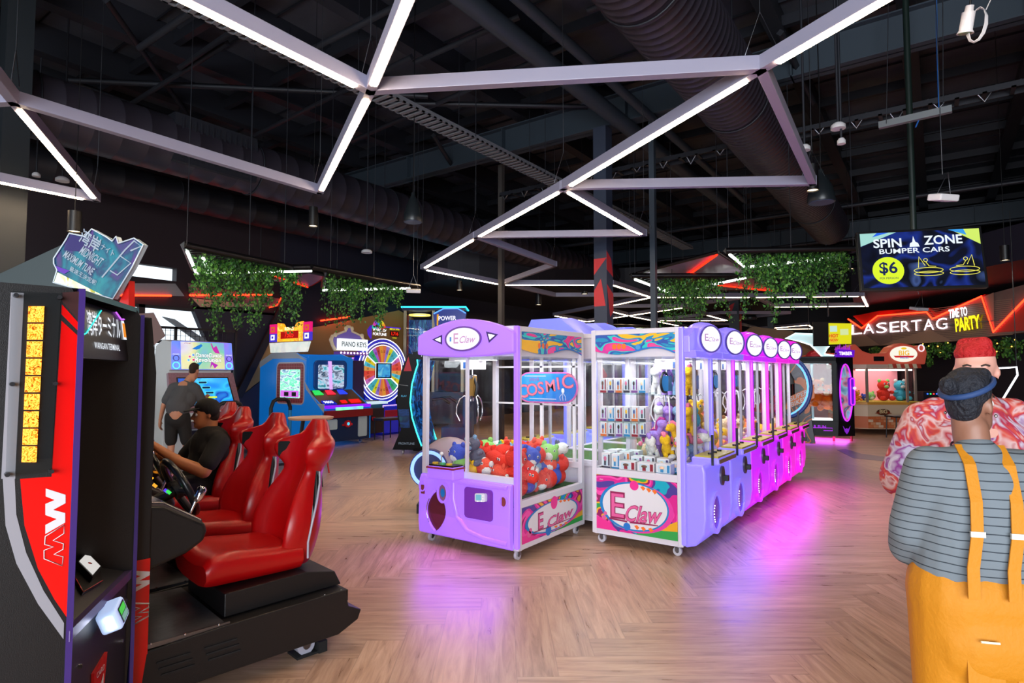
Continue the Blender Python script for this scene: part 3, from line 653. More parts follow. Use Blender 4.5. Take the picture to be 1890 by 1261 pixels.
# ---------------------------------------------------------------- screens hanging from the roof
def tv(label, corners, depth, draw, name='hanging_screen', yaw=None, tilt=0, mount=True):
    pass
tc_ = [at_d(1586, 432, 7.05), at_d(1816, 413, 6.75), at_d(1588, 541, 6.95), at_d(1818, 525, 6.65)]
c0 = sum(tc_, Vector())/4; u = (tc_[1]-tc_[0]+tc_[3]-tc_[2]).normalized(); v = (tc_[0]-tc_[2]).normalized()
TW = (tc_[1]-tc_[0]).length; TH_ = (tc_[0]-tc_[2]).length; u.z = 0
t = thing('hanging_screen', 'wide hanging screen advertising SPIN ZONE bumper cars for $6', 'screen', c0)
TM = frame((0, 0, 0), u, v)
q = MB(); q.box(-TW/2, TW/2, -TH_/2, TH_/2, -.08, -.005, BLACK, TM); q.build('casing', t, bevel=.006)
bz = .03; a, b = TW/2-bz, TH_/2-bz
SC = printed('bokeh_screen', ['06070e', '0a0e20', '0a0c18', '142468', '0c1020', '070910', '30406a', '080a12'], 2.6, .9, .2, .5, (1, 1, 1.2), True)
q = MB(); q.flat([(-a, -b), (a, -b), (a, b), (-a, b)], .0, SC, TM); q.flat([(-a, b), (-a+.30*TW, b), (-a, b-.22*TH_)], .002, glow('A8E0D8', .9), TM); q.flat([(-a+.1*TW, b-.05), (-a+.24*TW, b), (-a+.14*TW, b)], .003, glow('2A6AF0', .9), TM)
q.flat([(a, b), (a-.22*TW, b), (a, b-.26*TH_)], .002, glow('D2EE6A', .95), TM); q.flat([(a-.24*TW, b), (a-.12*TW, b), (a-.10*TW, b-.10*TH_)], .003, glow('3AA0F0', .9), TM)
q.build('display', t)
q = MB(); TX = glow('EAF4FF', 1.0); q.text('SPIN', TM @ Matrix.Translation((-TW*.255, TH_*.27, .004)), .15, TX, .02, fit=TW*.23); q.text('ZONE', TM @ Matrix.Translation((TW*.19, TH_*.29, .004)), .15, TX, .02, fit=TW*.30)
q.text('BUMPER CARS', TM @ Matrix.Translation((-TW*.05, TH_*.135, .004)), .085, TX, .012, fit=TW*.56)
q.flat([(-TW*.08, TH_*.20), (TW*.0, TH_*.20), (-TW*.01, TH_*.26), (-TW*.03, TH_*.28), (-TW*.045, TH_*.38), (-TW*.055, TH_*.28), (-TW*.075, TH_*.26)], .004, TX, TM); q.build('title_lettering', t)
q = MB(); q.flat(oval(-TW*.27, -TH_*.18, .165, .165), .004, glow('D8F02A', 1.0), TM); q.text('$6', TM @ Matrix.Translation((-TW*.27, -TH_*.145, .006)), .19, glow('14245A', .8), .02); q.text('PER PERSON', TM @ Matrix.Translation((-TW*.27, -TH_*.31, .006)), .035, glow('14245A', .8), .002); q.build('price_badge', t)
q = MB(); YL = glow('F0E85A', 1.2)
for cx, s in ((.05, 1), (.33, -1)):
    for ry, dz in ((.035, -.02), (.03, -.06)): ring2(TM, q, TW*cx, -TH_*.17+dz, .15, ry, .006, .004, .006, YL, 28)
    q.tube([TM @ Vector((TW*cx-s*.10, -TH_*.15, .006)), TM @ Vector((TW*cx-s*.085, TH_*.03, .006)), TM @ Vector((TW*cx-s*.03, -TH_*.12, .006))], .003, YL, 4)
    ring2(TM, q, TW*cx-s*.02, -TH_*.03, .022, .022, .005, .004, .006, YL, 16); q.tube([TM @ Vector((TW*cx-s*.02, -TH_*.06, .006)), TM @ Vector((TW*cx+s*.01, -TH_*.13, .006)), TM @ Vector((TW*cx+s*.08, -TH_*.14, .006))], .003, YL, 4)
q.build('bumper_car_drawing', t)
# pole and cross arm the screen hangs from
pl = at_d(1686, 420, 7.1); q = MB(); q.cyl((pl.x-c0.x, pl.y-c0.y, .2), (pl.x-c0.x, pl.y-c0.y, 6.85-c0.z), .035, paint('15231f', .4), 12); q.build('mount_pole', t)
a1 = at_d(1622, 232, 6.4); b1 = at_d(1757, 201, 6.0); t = thing('cable_tray', 'short grey channel hanging across the screen pole, blue cable over it', 'cable tray', a1)
q = MB(); M = frame((0, 0, 0), b1-a1, (0, 0, 1)); L = (b1-a1).length; q.box(0, L, -.035, .035, -.03, .03, paint('6c7276', .5), M); q.build('channel', t)
q = MB(); P = lambda px, py, d=6.2: at_d(px, py, d)-a1
q.tube([P(1727, -60), P(1729, 60), P(1733, 205), P(1700, 212), P(1690, 235)], .008, paint('1f5fb0', .5), 5); q.build('blue_cable', t)
q = MB(); q.tube([P(1740, 0), P(1741, 210)], .004, STEEL, 4); q.tube([P(1636, 228), P(1640, -20)], .004, STEEL, 4); q.build('hanger', t)
# small yellow poster screen
p = at_d(1530, 616, 17); t = thing('poster_screen', 'small yellow poster screen with red HOT NOW lettering, left of LASER TAG', 'screen', p, YAW+R_(-8))
q = MB(); q.box(-.42, .44, .0, .05, -.36, .34, BLACK); q.build('casing', t); M = frame((0, -.005, 0), (1, 0, .02), (0, 0, 1))
q = MB(); q.flat([(-.02, -.31), (-.0, .30), (.62, .27), (.58, -.31)], 0, glow('E4E01E', .9), M); q.flat([(.02, -.26), (.2, -.26), (.2, -.0), (.02, -.0)], .004, glow('F0C030', .9), M); q.text('HOT', M @ Matrix.Translation((.12, -.07, .006)), .12, glow('E03010', .9), .02); q.text('NOW', M @ Matrix.Translation((.12, -.19, .006)), .09, glow('E03010', .9), .02)
q.flat([(.03, .05), (.22, .05), (.22, .22), (.03, .22)], .004, glow('C8E8D8', .9), M); q.flat([(.3, -.05), (.52, -.05), (.52, .12), (.3, .12)], .004, glow('D8E8A8', .9), M); q.build('display', t)
MB().cyl((0, .03, .5), (0, .03, 4.2), .025, STL, 8).build('mount_pole', t)
# ---------------------------------------------------------------- crane machines
FRAMEW = paint('cfcad4', .3)
ART = printed('swirl_artwork', ['1568a8', '18a0b8', '4a3a8c', 'd02488', 'e84aa0', '8c1f5a', 'e0a020', '2e9a48', '1f88c8'], 1.5, 0, .3, 2.6, (1.0, 1.0, 1.3))
ART2 = printed('swirl_artwork_top', ['e0a818', 'e0a818', '1a7fa8', '2a4a9a', '26b0b0', 'c03090', 'e03a80', 'd8408a'], 1.7, .12, .3, 2.2, (1.2, 1.2, 3.2))
PINKL = paint('d65a94', .35); DPINK = paint('8c2050', .35); LPINK = paint('f0b8d0', .35); PWHITE = paint('d4d2d8', .4); BLUEC = paint('1f6fc0', .35); ORG = paint('e87028', .35)
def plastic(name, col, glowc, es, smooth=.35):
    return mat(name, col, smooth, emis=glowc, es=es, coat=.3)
def eclaw_art(q, M, w, h):
    """printed panel: swirls round a white oval with the machine's lettering"""
    q.flat([(0, 0), (w, 0), (w, h), (0, h)], .001, ART, M)
    # broad swoops
    def sweep(pts, m, z):
        q.flat([(a*w, b*h) for a, b in pts], z, m, M)
    sweep([(0, 0), (.28, 0), (.20, .10), (.1, .2), (0, .22)], paint('e0308c', .35), .002)
    sweep([(1, .0), (1, .16), (.86, .20), (.68, .12), (.5, .0)], paint('2e9a48', .35), .002)
    sweep([(1, .16), (1, .34), (.84, .22), (.72, .13)], paint('e0a020', .35), .0025)
    q.flat(oval(w*.51, h*.47, w*.45, h*.44, 40), .003, paint('d8389a', .35), M)
    q.flat(oval(w*.475, h*.49, w*.43, h*.44, 40), .0035, paint('1878b8', .35), M)
    q.flat(oval(w*.485, h*.49, w*.40, h*.41, 40), .004, PWHITE, M)
    for a, b, r, m in ((.49, .87, .055, paint('e0308c', .35)), (.395, .115, .045, BLUEC), (.10, .22, .028, PINKL), (.12, .30, .022, PINKL)): q.flat(oval(w*a, h*b, r*w, r*w, 20), .005, m, M)
    for a, b in ((.60, .84), (.67, .82), (.74, .80), (.52, .13), (.60, .12), (.69, .12)): q.flat([(w*(a-.035), h*(b+.02)), (w*a, h*(b+.04)), (w*(a+.03), h*b), (w*a, h*(b-.045))], .005, ORG, M)
    T = M @ Matrix.Translation((w*.27, h*.45, 0)); q.text('E', T, h*.66, DPINK, .03, sx=1.0, z=.0055); q.text('E', T, h*.62, PINKL, .0, sx=1.0, z=.007)
    q.flat([(w*.17, h*.205), (w*.40, h*.19), (w*.40, h*.22), (w*.17, h*.235)], .006, DPINK, M)
    T = M @ Matrix.Translation((w*.59, h*.36, 0)) @ Matrix.Rotation(R_(4), 4, 'Z'); q.text('Claw', T, h*.40, DPINK, .035, shear=.35, z=.0055, fit=w*.44); q.text('Claw', T, h*.40, PINKL, .008, shear=.35, z=.0075, fit=w*.43)
    q.flat([(w*.42, h*.185), (w*.77, h*.205), (w*.78, h*.225), (w*.46, h*.225)], .006, DPINK, M)
    q.text('elaut', M @ Matrix.Translation((w*.07, h*.92, 0)), h*.04, WHITE, z=.006)
def caster(root, x, y, r=.038, s=1):
    q = MB(); q.cyl((x-.012, y, r), (x+.012, y, r), r, paint('b6b2bc', .5), 20); q.cyl((x-.016, y, r), (x+.016, y, r), r*.4, STEEL, 12)
    q.box(x-.02, x+.02, y-.02, y+.02, r*1.9, .1, STEEL); q.box(x-.022, x-.015, y-.015, y+.018, r, .09, STEEL); q.box(x+.015, x+.022, y-.015, y+.018, r, .09, STEEL); q.build('caster', root)
def claw(root, x, y, z, m=CHROME, top='blue', s=1.0):
    q = MB(); q.box(x-.35*s, x+.35*s, y-.03, y+.03, z+.26, z+.30, WHITE); q.box(x-.08, x+.10, y-.08, y+.08, z+.18, z+.27, WHITE); q.box(x-.045, x+.0, y-.085, y-.08, z+.19, z+.25, paint('1f4f90', .4)); q.build('carriage', root)
    q = MB()
    if top == 'blue': q.box(x-.045, x+.045, y-.035, y+.035, z-.02, z+.12, paint('1a5a8c', .35)); q.tube([(x-.09*math.cos(a)-.05, y, z+.06+.09*math.sin(a)) for a in [R_(20*i) for i in range(18)]], .012, BLACK, 6, True)
    else: q.box(x-.035, x+.03, y-.03, y+.03, z-.07, z+.12, paint('a07a3a', .35, .5)); q.cyl((x+.01, y-.035, z+.11), (x+.01, y+.03, z+.11), .02, CHROME); q.tube([(x+.02, y, z+.1), (x+.055, y, z+.02), (x+.04, y, z-.07)], .014, BLACK, 6)
    q.cyl((x, y, z+.12), (x, y, z+.2), .008, CHROME, 6); h = MB(); q.build('claw_body', root)
    for k in range(3):
        a = R_(90+120*k); c, s_ = math.cos(a), math.sin(a); h = MB()
        h.tube([(x+c*r, y+s_*r, z+dz) for r, dz in ((.015, -.12), (.02, -.02-.04), (.05, -.09), (.075, -.07), (.12, -.10), (.15, -.17), (.155, -.24), (.12, -.31))], .007, m, 6); h.build('claw_prong', root)
def crane(label, loc, rz, W, D, pl, style, group=None, sill=None, lit=10, name='crane_machine', art_side=False, header=True, cl=True, art_right=False, colbar=None):
    """front at y=0 (faces -y), depth D, width W; z: .08 base, .62 sill, 1.70 lintel, 1.94 top"""
    t = thing(name, label, 'crane machine', loc, rz, group)
    Z0, Z1, Z2, Z3, Z4 = .09, .62, .68, 1.69, 1.94; pw = .045
    q = MB()
    sl = sill or Z1
    fp = pw if style == 'arch' else .022
    for x in (0, W-pw):
        xa, xb = (x, x+fp) if x == 0 else (W-fp, W)
        q.box(xa, xb, 0, pw, Z0, Z4, FRAMEW); q.box(xa, xb, D-pw, D, Z0, Z4, FRAMEW)
        for z in (Z0, Z4-.045): q.box(x, x+pw, pw, D-pw, z, z+.045, FRAMEW)
        q.box(x, x+pw, pw, D-pw, sl, sl+.06, FRAMEW)
    for z in (Z0, Z4-.045): q.box(pw, W-pw, 0, pw, z, z+.045, FRAMEW); q.box(pw, W-pw, D-pw, D, z, z+.045, FRAMEW)
    q.box(pw, W-pw, .0, .03, Z1, Z2, FRAMEW); q.box(pw, W-pw, D-.03, D, Z1, Z2, FRAMEW)
    q.box(pw, W-pw, pw, D-pw, Z4-.03, Z4-.01, FRAMEW)
    q.build('frame', t, bevel=.004)
    # interior: deck with turf, white light strips, back
    q = MB(); q.box(.02, W-.02, .02, D-.02, Z0+.02, Z0+.04, FRAMEW); q.box(.02, W-.02, .03, D-.02, sl+.03, sl+.045, mat('green_turf', '3f7a2a', .9, bump=1, bscale=200, var=.5, vscale=60)); q.build('deck', t)
    q = MB(); q.box(.06, W-.06, .06, .09, Z3+.18, Z3+.20, glow('F6FAFF', 9)); q.box(.06, W-.06, D-.09, D-.06, Z3+.18, Z3+.20, glow('F6FAFF', 9)); q.build('light_strip', t)
    q = MB(); q.box(.045, W-.045, .03, D-.03, Z3-.01, Z3+.002, glass('frosted', (.9, .93, .95), .1)); q.build('light_diffuser', t)
    L_ = lamp('machine_light', 'AREA', (0, 0, 0), lit, (.93, .97, 1), (0, 0, 0), W*.8, D*.8); L_.parent = t; L_.location = (W/2, D/2, Z3-.02)
    # glazing
    q = MB()
    q.box(pw, W-pw, .012, .018, Z2, Z3, GLASS); q.box(.012, .018, pw, D-pw, sl+.06, Z3, GLASS); q.box(W-.018, W-.012, pw, D-pw, sl+.06, Z3, GLASS); q.box(pw, W-pw, D-.018, D-.012, Z2, Z3, GLASS); q.build('glazing', t)
    q = MB(); q.box(W*.49-.012, W*.49+.012, -.004, .022, Z2, Z3, FRAMEW if style == 'arch' else paint('9c9aa2', .35)); q.build('door_stile', t)
    q = MB()   # upper inside panel all round
    q.box(pw, W-pw, .022, .028, Z3, Z4-.04, FRAMEW); q.box(.03, .036, pw, D-pw, Z3, Z4-.04, FRAMEW); q.box(W-.036, W-.03, pw, D-pw, Z3, Z4-.04, FRAMEW); q.box(pw, W-pw, D-.03, D-.024, Z3, Z4-.04, FRAMEW); q.build('lintel_panel', t)
    # closed lower walls
    q = MB(); q.box(.02, .03, pw, D-pw, Z0, sl, FRAMEW); q.box(W-.03, W-.02, pw, D-pw, Z0, sl, FRAMEW); q.box(pw, W-pw, D-.03, D-.02, Z0, sl, paint('55525c', .5)); q.build('lower_wall', t)
    sides = ([('l', frame((0, D, 0), (0, -1, 0), (0, 0, 1)))] if art_side else [])+([('r', frame((W, 0, 0), (0, 1, 0), (0, 0, 1)))] if art_right else [])
    for tg, M in sides:
        q = MB(); eclaw_art(q, M @ Matrix.Translation((pw, Z0+.045, .0)), D-2*pw, sl-Z0-.045); q.build('side_artwork', t)
        q = MB(); n = 14; bot = [(pw+(D-2*pw)*i/n, Z3+.055-.05*math.sin(i/n*6.3)*(.3+.7*i/n)-.03*(i/n)) for i in range(n+1)]
        q.flat(bot+[(D-pw, Z4-.045), (pw, Z4-.045)], .002, ART2, M)
        q.flat([(a, b) for a, b in bot[n//2:]]+[(a, b+.014) for a, b in bot[n//2:][::-1]], .003, BLUEC, M)
        for a in (.28, .335, .39): q.flat(oval(D*a, Z4-.155, .022, .026, 12), .004, ORG, M)
        q.flat(oval(D*.55, Z4-.17, .032, .032, 16), .004, BLUEC, M); q.flat(oval(D*.55, Z4-.165, .022, .022, 16), .005, paint('4a90c8', .3), M); q.build('valance_artwork', t)
    # glowing corner tube on the front edge of the decorated side
    if colbar is not False:
        q = MB()
        for x in ((W-.02,) if art_right else (0.0,) if art_side else (0.0,)): q.box(x-.012, x+.032, -.03, .012, Z0+.02, Z4, pl)
        q.build('corner_light', t, bevel=.01, bseg=3)
    # moulded lower front
    q = MB(); n = 9
    if style == 'arch':
        prof = [(-.01, Z0+.0), (-.05, Z0+.02), (-.06, Z0+.12), (-.05, Z1-.04), (-.03, Z1+.0), (-.01, Z1+.01)]
        cut = None
        q.loft([[(x, y, z) for y, z in prof]+[(x, .0, Z1), (x, .0, Z0)] for x in (.015, W-.05)], pl)
        q.build('lower_front', t, bevel=.012, bseg=3)
        # relief: curved fender, recess and round opening
        q = MB(); q.tube([(W*.40, -.055, Z1-.03), (W*.405, -.062, .45), (W*.45, -.066, .30), (W*.55, -.062, .20), (W*.72, -.058, .16), (W*.93, -.05, .15)], .022, pl, 10); q.tube([(W*.40, -.055, Z1-.02), (W*.93, -.05, Z1-.02)], .018, pl, 10); q.build('fender_moulding', t)
        q = MB(); q.prism(rrect(W*.52, W*.80, Z0+.22, Z1-.05, .03), .058, .066, mat('recess_violet', '6a2f8c', .35, emis='5A20B0', es=.35), frame((0, 0, 0), (1, 0, 0), (0, 0, 1))); q.build('coin_recess', t)
        M = frame((W*.70, -.068, Z0+.41), (1, 0, .1), (0, .12, 1)); q = MB(); q.prism(rrect(-.055, .055, -.035, .035, .015), 0, .03, paint('d8d8e8', .3), M); q.prism(rrect(-.042, .015, -.022, .024, .005), .0305, .032, glow('7FC8E0', .8), M)
        for a, b in ((.035, .015), (.035, -.008), (-.02, -.03), (.02, -.028)): q.flat(oval(a, b, .006, .006, 8), .033, glow('FFFFFF', 1), M)
        q.build('card_reader', t)
        FM = frame((0, 0, 0), (1, 0, 0), (0, 0, 1))
        q = MB(); lens = [(W*(.215+.105*s*math.sin(math.pi*i/14)**.8*(1 if s > 0 else .85)), Z0+.05+.36*i/14) for s, rng in ((1, range(0, 15)), (-1, range(14, -1, -1))) for i in rng]
        q.prism(lens, .058, .064, mat('chute_dark', '5a1f30', .3), FM); q.build('prize_door', t)
        q = MB(); half = [(W*(.215-.105*.95*math.sin(math.pi*i/14)**.8), -.07, Z0+.05+.36*i/14) for i in range(15)]; q.tube(half, .014, pl, 8); q.tube([(x+.012, y-.012, z) for x, y, z in half[3:12]], .004, CHROME, 5); q.build('prize_door_rim', t)
        q = MB(); ring2(FM, q, W*.30, Z1-.13, .065, .09, .018, .06, .085, pl, 28); q.prism(oval(W*.30, Z1-.13, .048, .07, 24), .06, .075, paint('a06a8c', .3, .3), FM); q.flat(oval(W*.30, Z1-.13, .026, .038, 20), .078, paint('2078c0', .3), FM); q.build('coin_button', t)
        for x in (W*.06, W*.90): q = MB(); ring2(FM, q, x, Z1-.13 if x > .5 else Z1-.1, .04, .05, .01, .055, .068, pl, 20); q.prism(rrect(x-.02, x+.025, Z1-.17, Z1-.09, .005), .055, .06, paint('9c4a50', .3, .4), FM); q.build('door_lock', t)
        # console shelf
        q = MB(); q.prism([(W*.14, 0), (W*.47, 0), (W*.46, -.14), (W*.20, -.16)], Z1-.0, Z2+.05, pl); q.build('console', t, bevel=.012, bseg=3)
        q = MB(); q.prism([(W*.15, -.01), (W*.46, -.01), (W*.45, -.13), (W*.21, -.15)], Z2+.05, Z2+.062, BLACK); q.prism([(W*.13, 0), (W*.48, 0), (W*.47, -.15), (W*.195, -.17)], Z2+.03, Z2+.045, paint('8c2a48', .3)); q.build('console_top', t)
        for x, m in ((W*.23, paint('c8a020', .3)), (W*.31, paint('3aa060', .3)), (W*.38, paint('d0b020', .3))): qq = MB(); qq.cyl((x, -.09, Z2+.06), (x, -.09, Z2+.075), .026, m, 16); qq.build('push_button', t)
        q = MB(); q.tube([(W*.28, -.07, Z2+.06), (W*.28, -.07, Z2+.14)], .006, CHROME, 6); q.ell((W*.28, -.07, Z2+.15), .018, paint('d8d8dc', .2), 12, 8); q.build('joystick', t)
    else:
        a, b = .03, W-.02
        q.loft([[(x, y, z) for y, z in ((0, Z0-.01), (-.10, Z0+.02), (-.17, Z0+.12), (-.19, Z0+.25), (-.185, Z1+.1), (-.17, Z1+.16), (-.0, Z1+.16))] for x in (a, a+.03, b-.03, b)], pl)
        q.build('lower_front', t, bevel=.02, bseg=3)
        FM = frame((0, -.19, 0), (1, 0, 0), (0, 0, 1)); q = MB(); ring2(FM, q, W*.35, Z0+.27, .15, .18, .035, -.03, .02, pl, 28); q.prism(oval(W*.35, Z0+.27, .11, .14, 28), -.02, .004, mat('prize_ring_'+style, '5a3a9c', .25, emis='4A20B0' if style == 'violet' else 'A010A0', es=.45), FM); q.build('prize_door', t)
        q = MB()
        for k in range(7): q.cyl((W*.35+.07*math.cos(R_(140+14*k)), -.2, Z0+.27+.10*math.sin(R_(140+14*k))), (W*.35+.07*math.cos(R_(140+14*k)), -.205, Z0+.27+.10*math.sin(R_(140+14*k))), .006, glow('FFFFFF', 2), 8)
        q.build('indicator_lights', t)
        q = MB(); q.prism(oval(W*.62, Z1+.02, .06, .085, 20), -.005, .012, paint('57515e', .35, .4), FM); q.prism(rrect(W*.62+.02, W*.62+.07, Z1-.03, Z1+.02, .006), .012, .045, BLACK, FM); q.build('coin_slot', t)
        q = MB(); q.box(W*.30, W-.01, -.24, .0, Z1+.14, Z1+.20, pl); q.build('console', t, bevel=.015, bseg=3)
        q = MB(); q.box(W*.31, W-.02, -.23, -.03, Z1+.20, Z1+.215, paint('b8a838', .35)); q.box(W*.31, W-.02, -.245, -.235, Z1+.155, Z1+.19, CHROME); q.build('console_top', t)
        for x in (W*.45, W*.62, W*.80): qq = MB(); qq.cyl((x, -.13, Z1+.21), (x, -.13, Z1+.23), .02, BLACK, 12); qq.build('push_button', t)
        q = MB(); q.box(W*.27, W*.285, -.20, -.18, Z1+.14, Z1+.40, BLACK); q.build('stop_post', t)
    if cl or style == 'pink':
        GC = {'arch': (.42, .10, 1), 'violet': (.28, .16, 1), 'pink': (.80, .04, 1)}[style]; L_ = lamp('front_glow', 'AREA', (0, 0, 0), 8 if style == 'arch' else 5, GC, (0, 0, 0), W*.9, .5); L_.parent = t; L_.location = (W/2, -.26 if style != 'arch' else -.12, .36); L_.rotation_euler = (R_(-50), 0, 0)
    if header:
        q = MB()
        if style == 'arch':
            n = 24; top = [(W*i/n, 1.885+.135*math.sin(math.pi*i/n)**.9) for i in range(n+1)]
            bot = [(W*(1-i/n), 1.715-.03*math.sin(math.pi*i/n)) for i in range(n+1)]
            FM = frame((0, 0, 0), (1, 0, 0), (0, 0, 1)); q.prism(top+bot, -.02, .075, pl, FM)
            q.build('header', t, bevel=.015, bseg=3); cx, cz = W*.51, 1.845
            q = MB(); ring2(FM, q, cx, cz, .205, .11, .014, .07, .09, paint('6a3f9a', .3), 40); q.flat(oval(cx, cz, .195, .10, 40), .082, glow('F2F0FF', 1.1), FM); q.build('oval_logo', t)
            q = MB(); q.text('E', FM @ Matrix.Translation((cx-.08, cz, 0)), .13, glow('E0A8D0', .9), .01, z=.085); q.text('Claw', FM @ Matrix.Translation((cx+.05, cz-.01, 0)), .085, glow('D89AD0', .9), .006, shear=.35, z=.085); q.flat([(cx-.15, cz-.02), (cx-.13, cz-.02), (cx-.13, cz+.02), (cx-.15, cz+.02)], .085, glow('5A9AE0', .9), FM); q.build('logo_lettering', t)
            for tri in ([(.17, 1.85), (.285, 1.89), (.285, 1.80)], [(.74, 1.90), (.86, 1.87), (.77, 1.80)]):
                T = [(W*a, b) for a, b in tri]; q = MB(); q.flat(T, .077, paint('3c1f6a', .3), FM); c = (sum(p[0] for p in T)/3, sum(p[1] for p in T)/3); q.flat([(c[0]+(p[0]-c[0])*.55, c[1]+(p[1]-c[1])*.5) for p in T], .079, glow('FFFFFF', 2), FM); q.build('header_window', t)
        else:
            cx, cz = W*.5, 1.845
            FM = frame((0, 0, 0), (1, 0, 0), (0, 0, 1)); ca, sa = math.cos(R_(36)), math.sin(R_(36)); DM = frame((cx+.03, -.02, cz), (ca, -sa, 0), (0, 0, 1))
            q.lathe([(.13, -.06), (.155, .0), (.158, .06), (.15, .07), (.148, .12), (.135, .13), (.132, .165), (.12, .17)], (0, 0, 0), pl, 32, DM)
            q.prism([(0.0, 1.72), (W, 1.72), (W, 1.86), (W*.8, 1.94), (W*.2, 1.94), (0, 1.86)], -.02, .08, pl, FM); q.prism([(0.02, 1.68), (W-.02, 1.68), (W, 1.74), (0, 1.74)], -.02, .13, pl, FM)
            q.build('header', t, bevel=.008, bseg=2)
            q = MB(); ring2(DM, q, 0, 0, .112, .122, .012, .165, .185, paint('5a4a9c', .3), 32); q.flat(oval(0, 0, .105, .115, 32), .175, glow('F2F0FF', 1.2), DM); q.build('oval_logo', t)
            q = MB(); q.text('E', DM @ Matrix.Translation((-.045, .01, 0)), .09, glow('C890D0', .8), .006, z=.180); q.text('Claw', DM @ Matrix.Translation((.03, -.005, 0)), .055, glow('C890D0', .8), .003, z=.180, shear=.3); q.build('logo_lettering', t)
    for x in (.06, W-.06):
        for y in (.07, D-.07): caster(t, x, y)
    if cl: claw(t, W*.28 if style == 'arch' else W*.5, D*.32, 1.40, CHROME if style == 'arch' else WHITE, 'gold' if style == 'arch' else 'blue', W/1.4)
    return t
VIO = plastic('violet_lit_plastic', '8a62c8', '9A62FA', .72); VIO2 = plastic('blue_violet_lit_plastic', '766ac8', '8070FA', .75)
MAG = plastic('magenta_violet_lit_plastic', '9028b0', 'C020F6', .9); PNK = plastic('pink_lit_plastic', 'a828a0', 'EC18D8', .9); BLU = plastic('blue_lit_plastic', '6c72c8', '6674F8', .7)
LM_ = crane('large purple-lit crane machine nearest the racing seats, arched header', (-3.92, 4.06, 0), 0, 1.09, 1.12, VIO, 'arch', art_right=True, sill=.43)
# COSMIC board hung at the back of the large machine
FM = frame((0, 0, 0), (1, 0, 0), (0, 0, 1)); q = MB(); M = FM @ Matrix.Translation((.70, 1.40, -1.06))
ov = [(a*1.0, b) for a, b in rrect(-.36, .36, -.155, .155, .15, 8)]; q.prism(ov, 0, .012, paint('c05a9a', .35), M); q.prism([(a*.96, b*.91) for a, b in ov], .012, .016, printed('cosmic_blue', ['1a50a8', '1a70b8', '20a0c8'], 1.2, .1, .3, .2, (1, 1, 2), True), M); q.build('cosmic_board', LM_)
q = MB(); xs = [-.28, -.165, -.06, .055, .145, .25]
for s_, x, dz, sz in zip('COSMIC', xs, (-.05, -.03, -.012, .01, .035, .055), (.19, .17, .17, .16, .17, .19)):
    T = M @ Matrix.Translation((x, dz, 0)) @ Matrix.Rotation(R_(8), 4, 'Z'); q.text(s_, T, sz, paint('7a1f4a', .3), .03, z=.018); q.text(s_, T, sz, paint('e8687c', .3), .01, z=.020)
q.text('play&', M @ Matrix.Translation((-.14, .085, 0)), .055, paint('8c3a78', .3), z=.018); q.tube([M @ Vector((-.26, .115, .018)), M @ Vector((-.0, .115, .018))], .003, WHITE, 4); q.tube([M @ Vector((-.2, -.115, .018)), M @ Vector((.12, -.115, .018))], .003, WHITE, 4)
q.ell(M @ Vector((.2, -.03, .022)), (.018, .004, .026), WHITE, 10, 6)
for s_ in (-1, 0, 1): q.tube([M @ Vector((.2, -.05, .02)), M @ Vector((.2+.035*s_-.004, -.09, .02)), M @ Vector((.2+.03*s_, -.125, .02))], .0025, WHITE, 4)
q.build('cosmic_lettering', LM_)
q = MB()
for z in (1.60, 1.22): q.box(.02, 1.06, 1.085, 1.1, z, z+.018, WHITE)
for x in (.30, .60, .98): q.box(x, x+.03, 1.085, 1.11, .68, 1.7, WHITE)
q.build('back_rail', LM_)
ROW = [('violet-blue crane machine nearest the camera in the right row, pony toys and boxed figures inside', VIO2, 'violet'), ('second violet-blue crane machine in the right row, behind the boxed-figure one', VIO2, 'violet'),
       ('third crane machine in the right row, first magenta one', MAG, 'pink'), ('fourth crane machine in the right row, second magenta one', MAG, 'pink'),
       ('fifth crane machine in the right row, first hot pink one', PNK, 'pink'), ('farthest hot pink crane machine at the end of the right row', PNK, 'pink')]
RX, RW, RD_ = -1.775, .765, .85
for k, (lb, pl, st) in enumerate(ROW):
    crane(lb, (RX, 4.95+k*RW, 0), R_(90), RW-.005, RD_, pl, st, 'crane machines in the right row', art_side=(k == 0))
BR = ['blue-topped crane machine just behind the large purple one, seen from its back', 'second blue-topped crane machine in the back row', 'third blue-topped crane machine in the back row', 'fourth blue-topped crane machine in the back row', 'farthest blue-topped crane machine in the back row']
for k, lb in enumerate(BR):
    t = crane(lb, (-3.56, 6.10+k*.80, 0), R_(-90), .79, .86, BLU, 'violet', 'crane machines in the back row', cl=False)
    q = MB(); n = 8   # faceted hood over the header
    q.loft([[(x, -.10, 1.90), (x, -.06, zt), (x, .30, zt+.0), (x, .62, 1.93)] for x, zt in ((.02, 1.98), (.16, 2.13), (.40, 2.15), (.66, 2.13), (.77, 1.98))], BLU, smooth=False); q.build('header_hood', t)

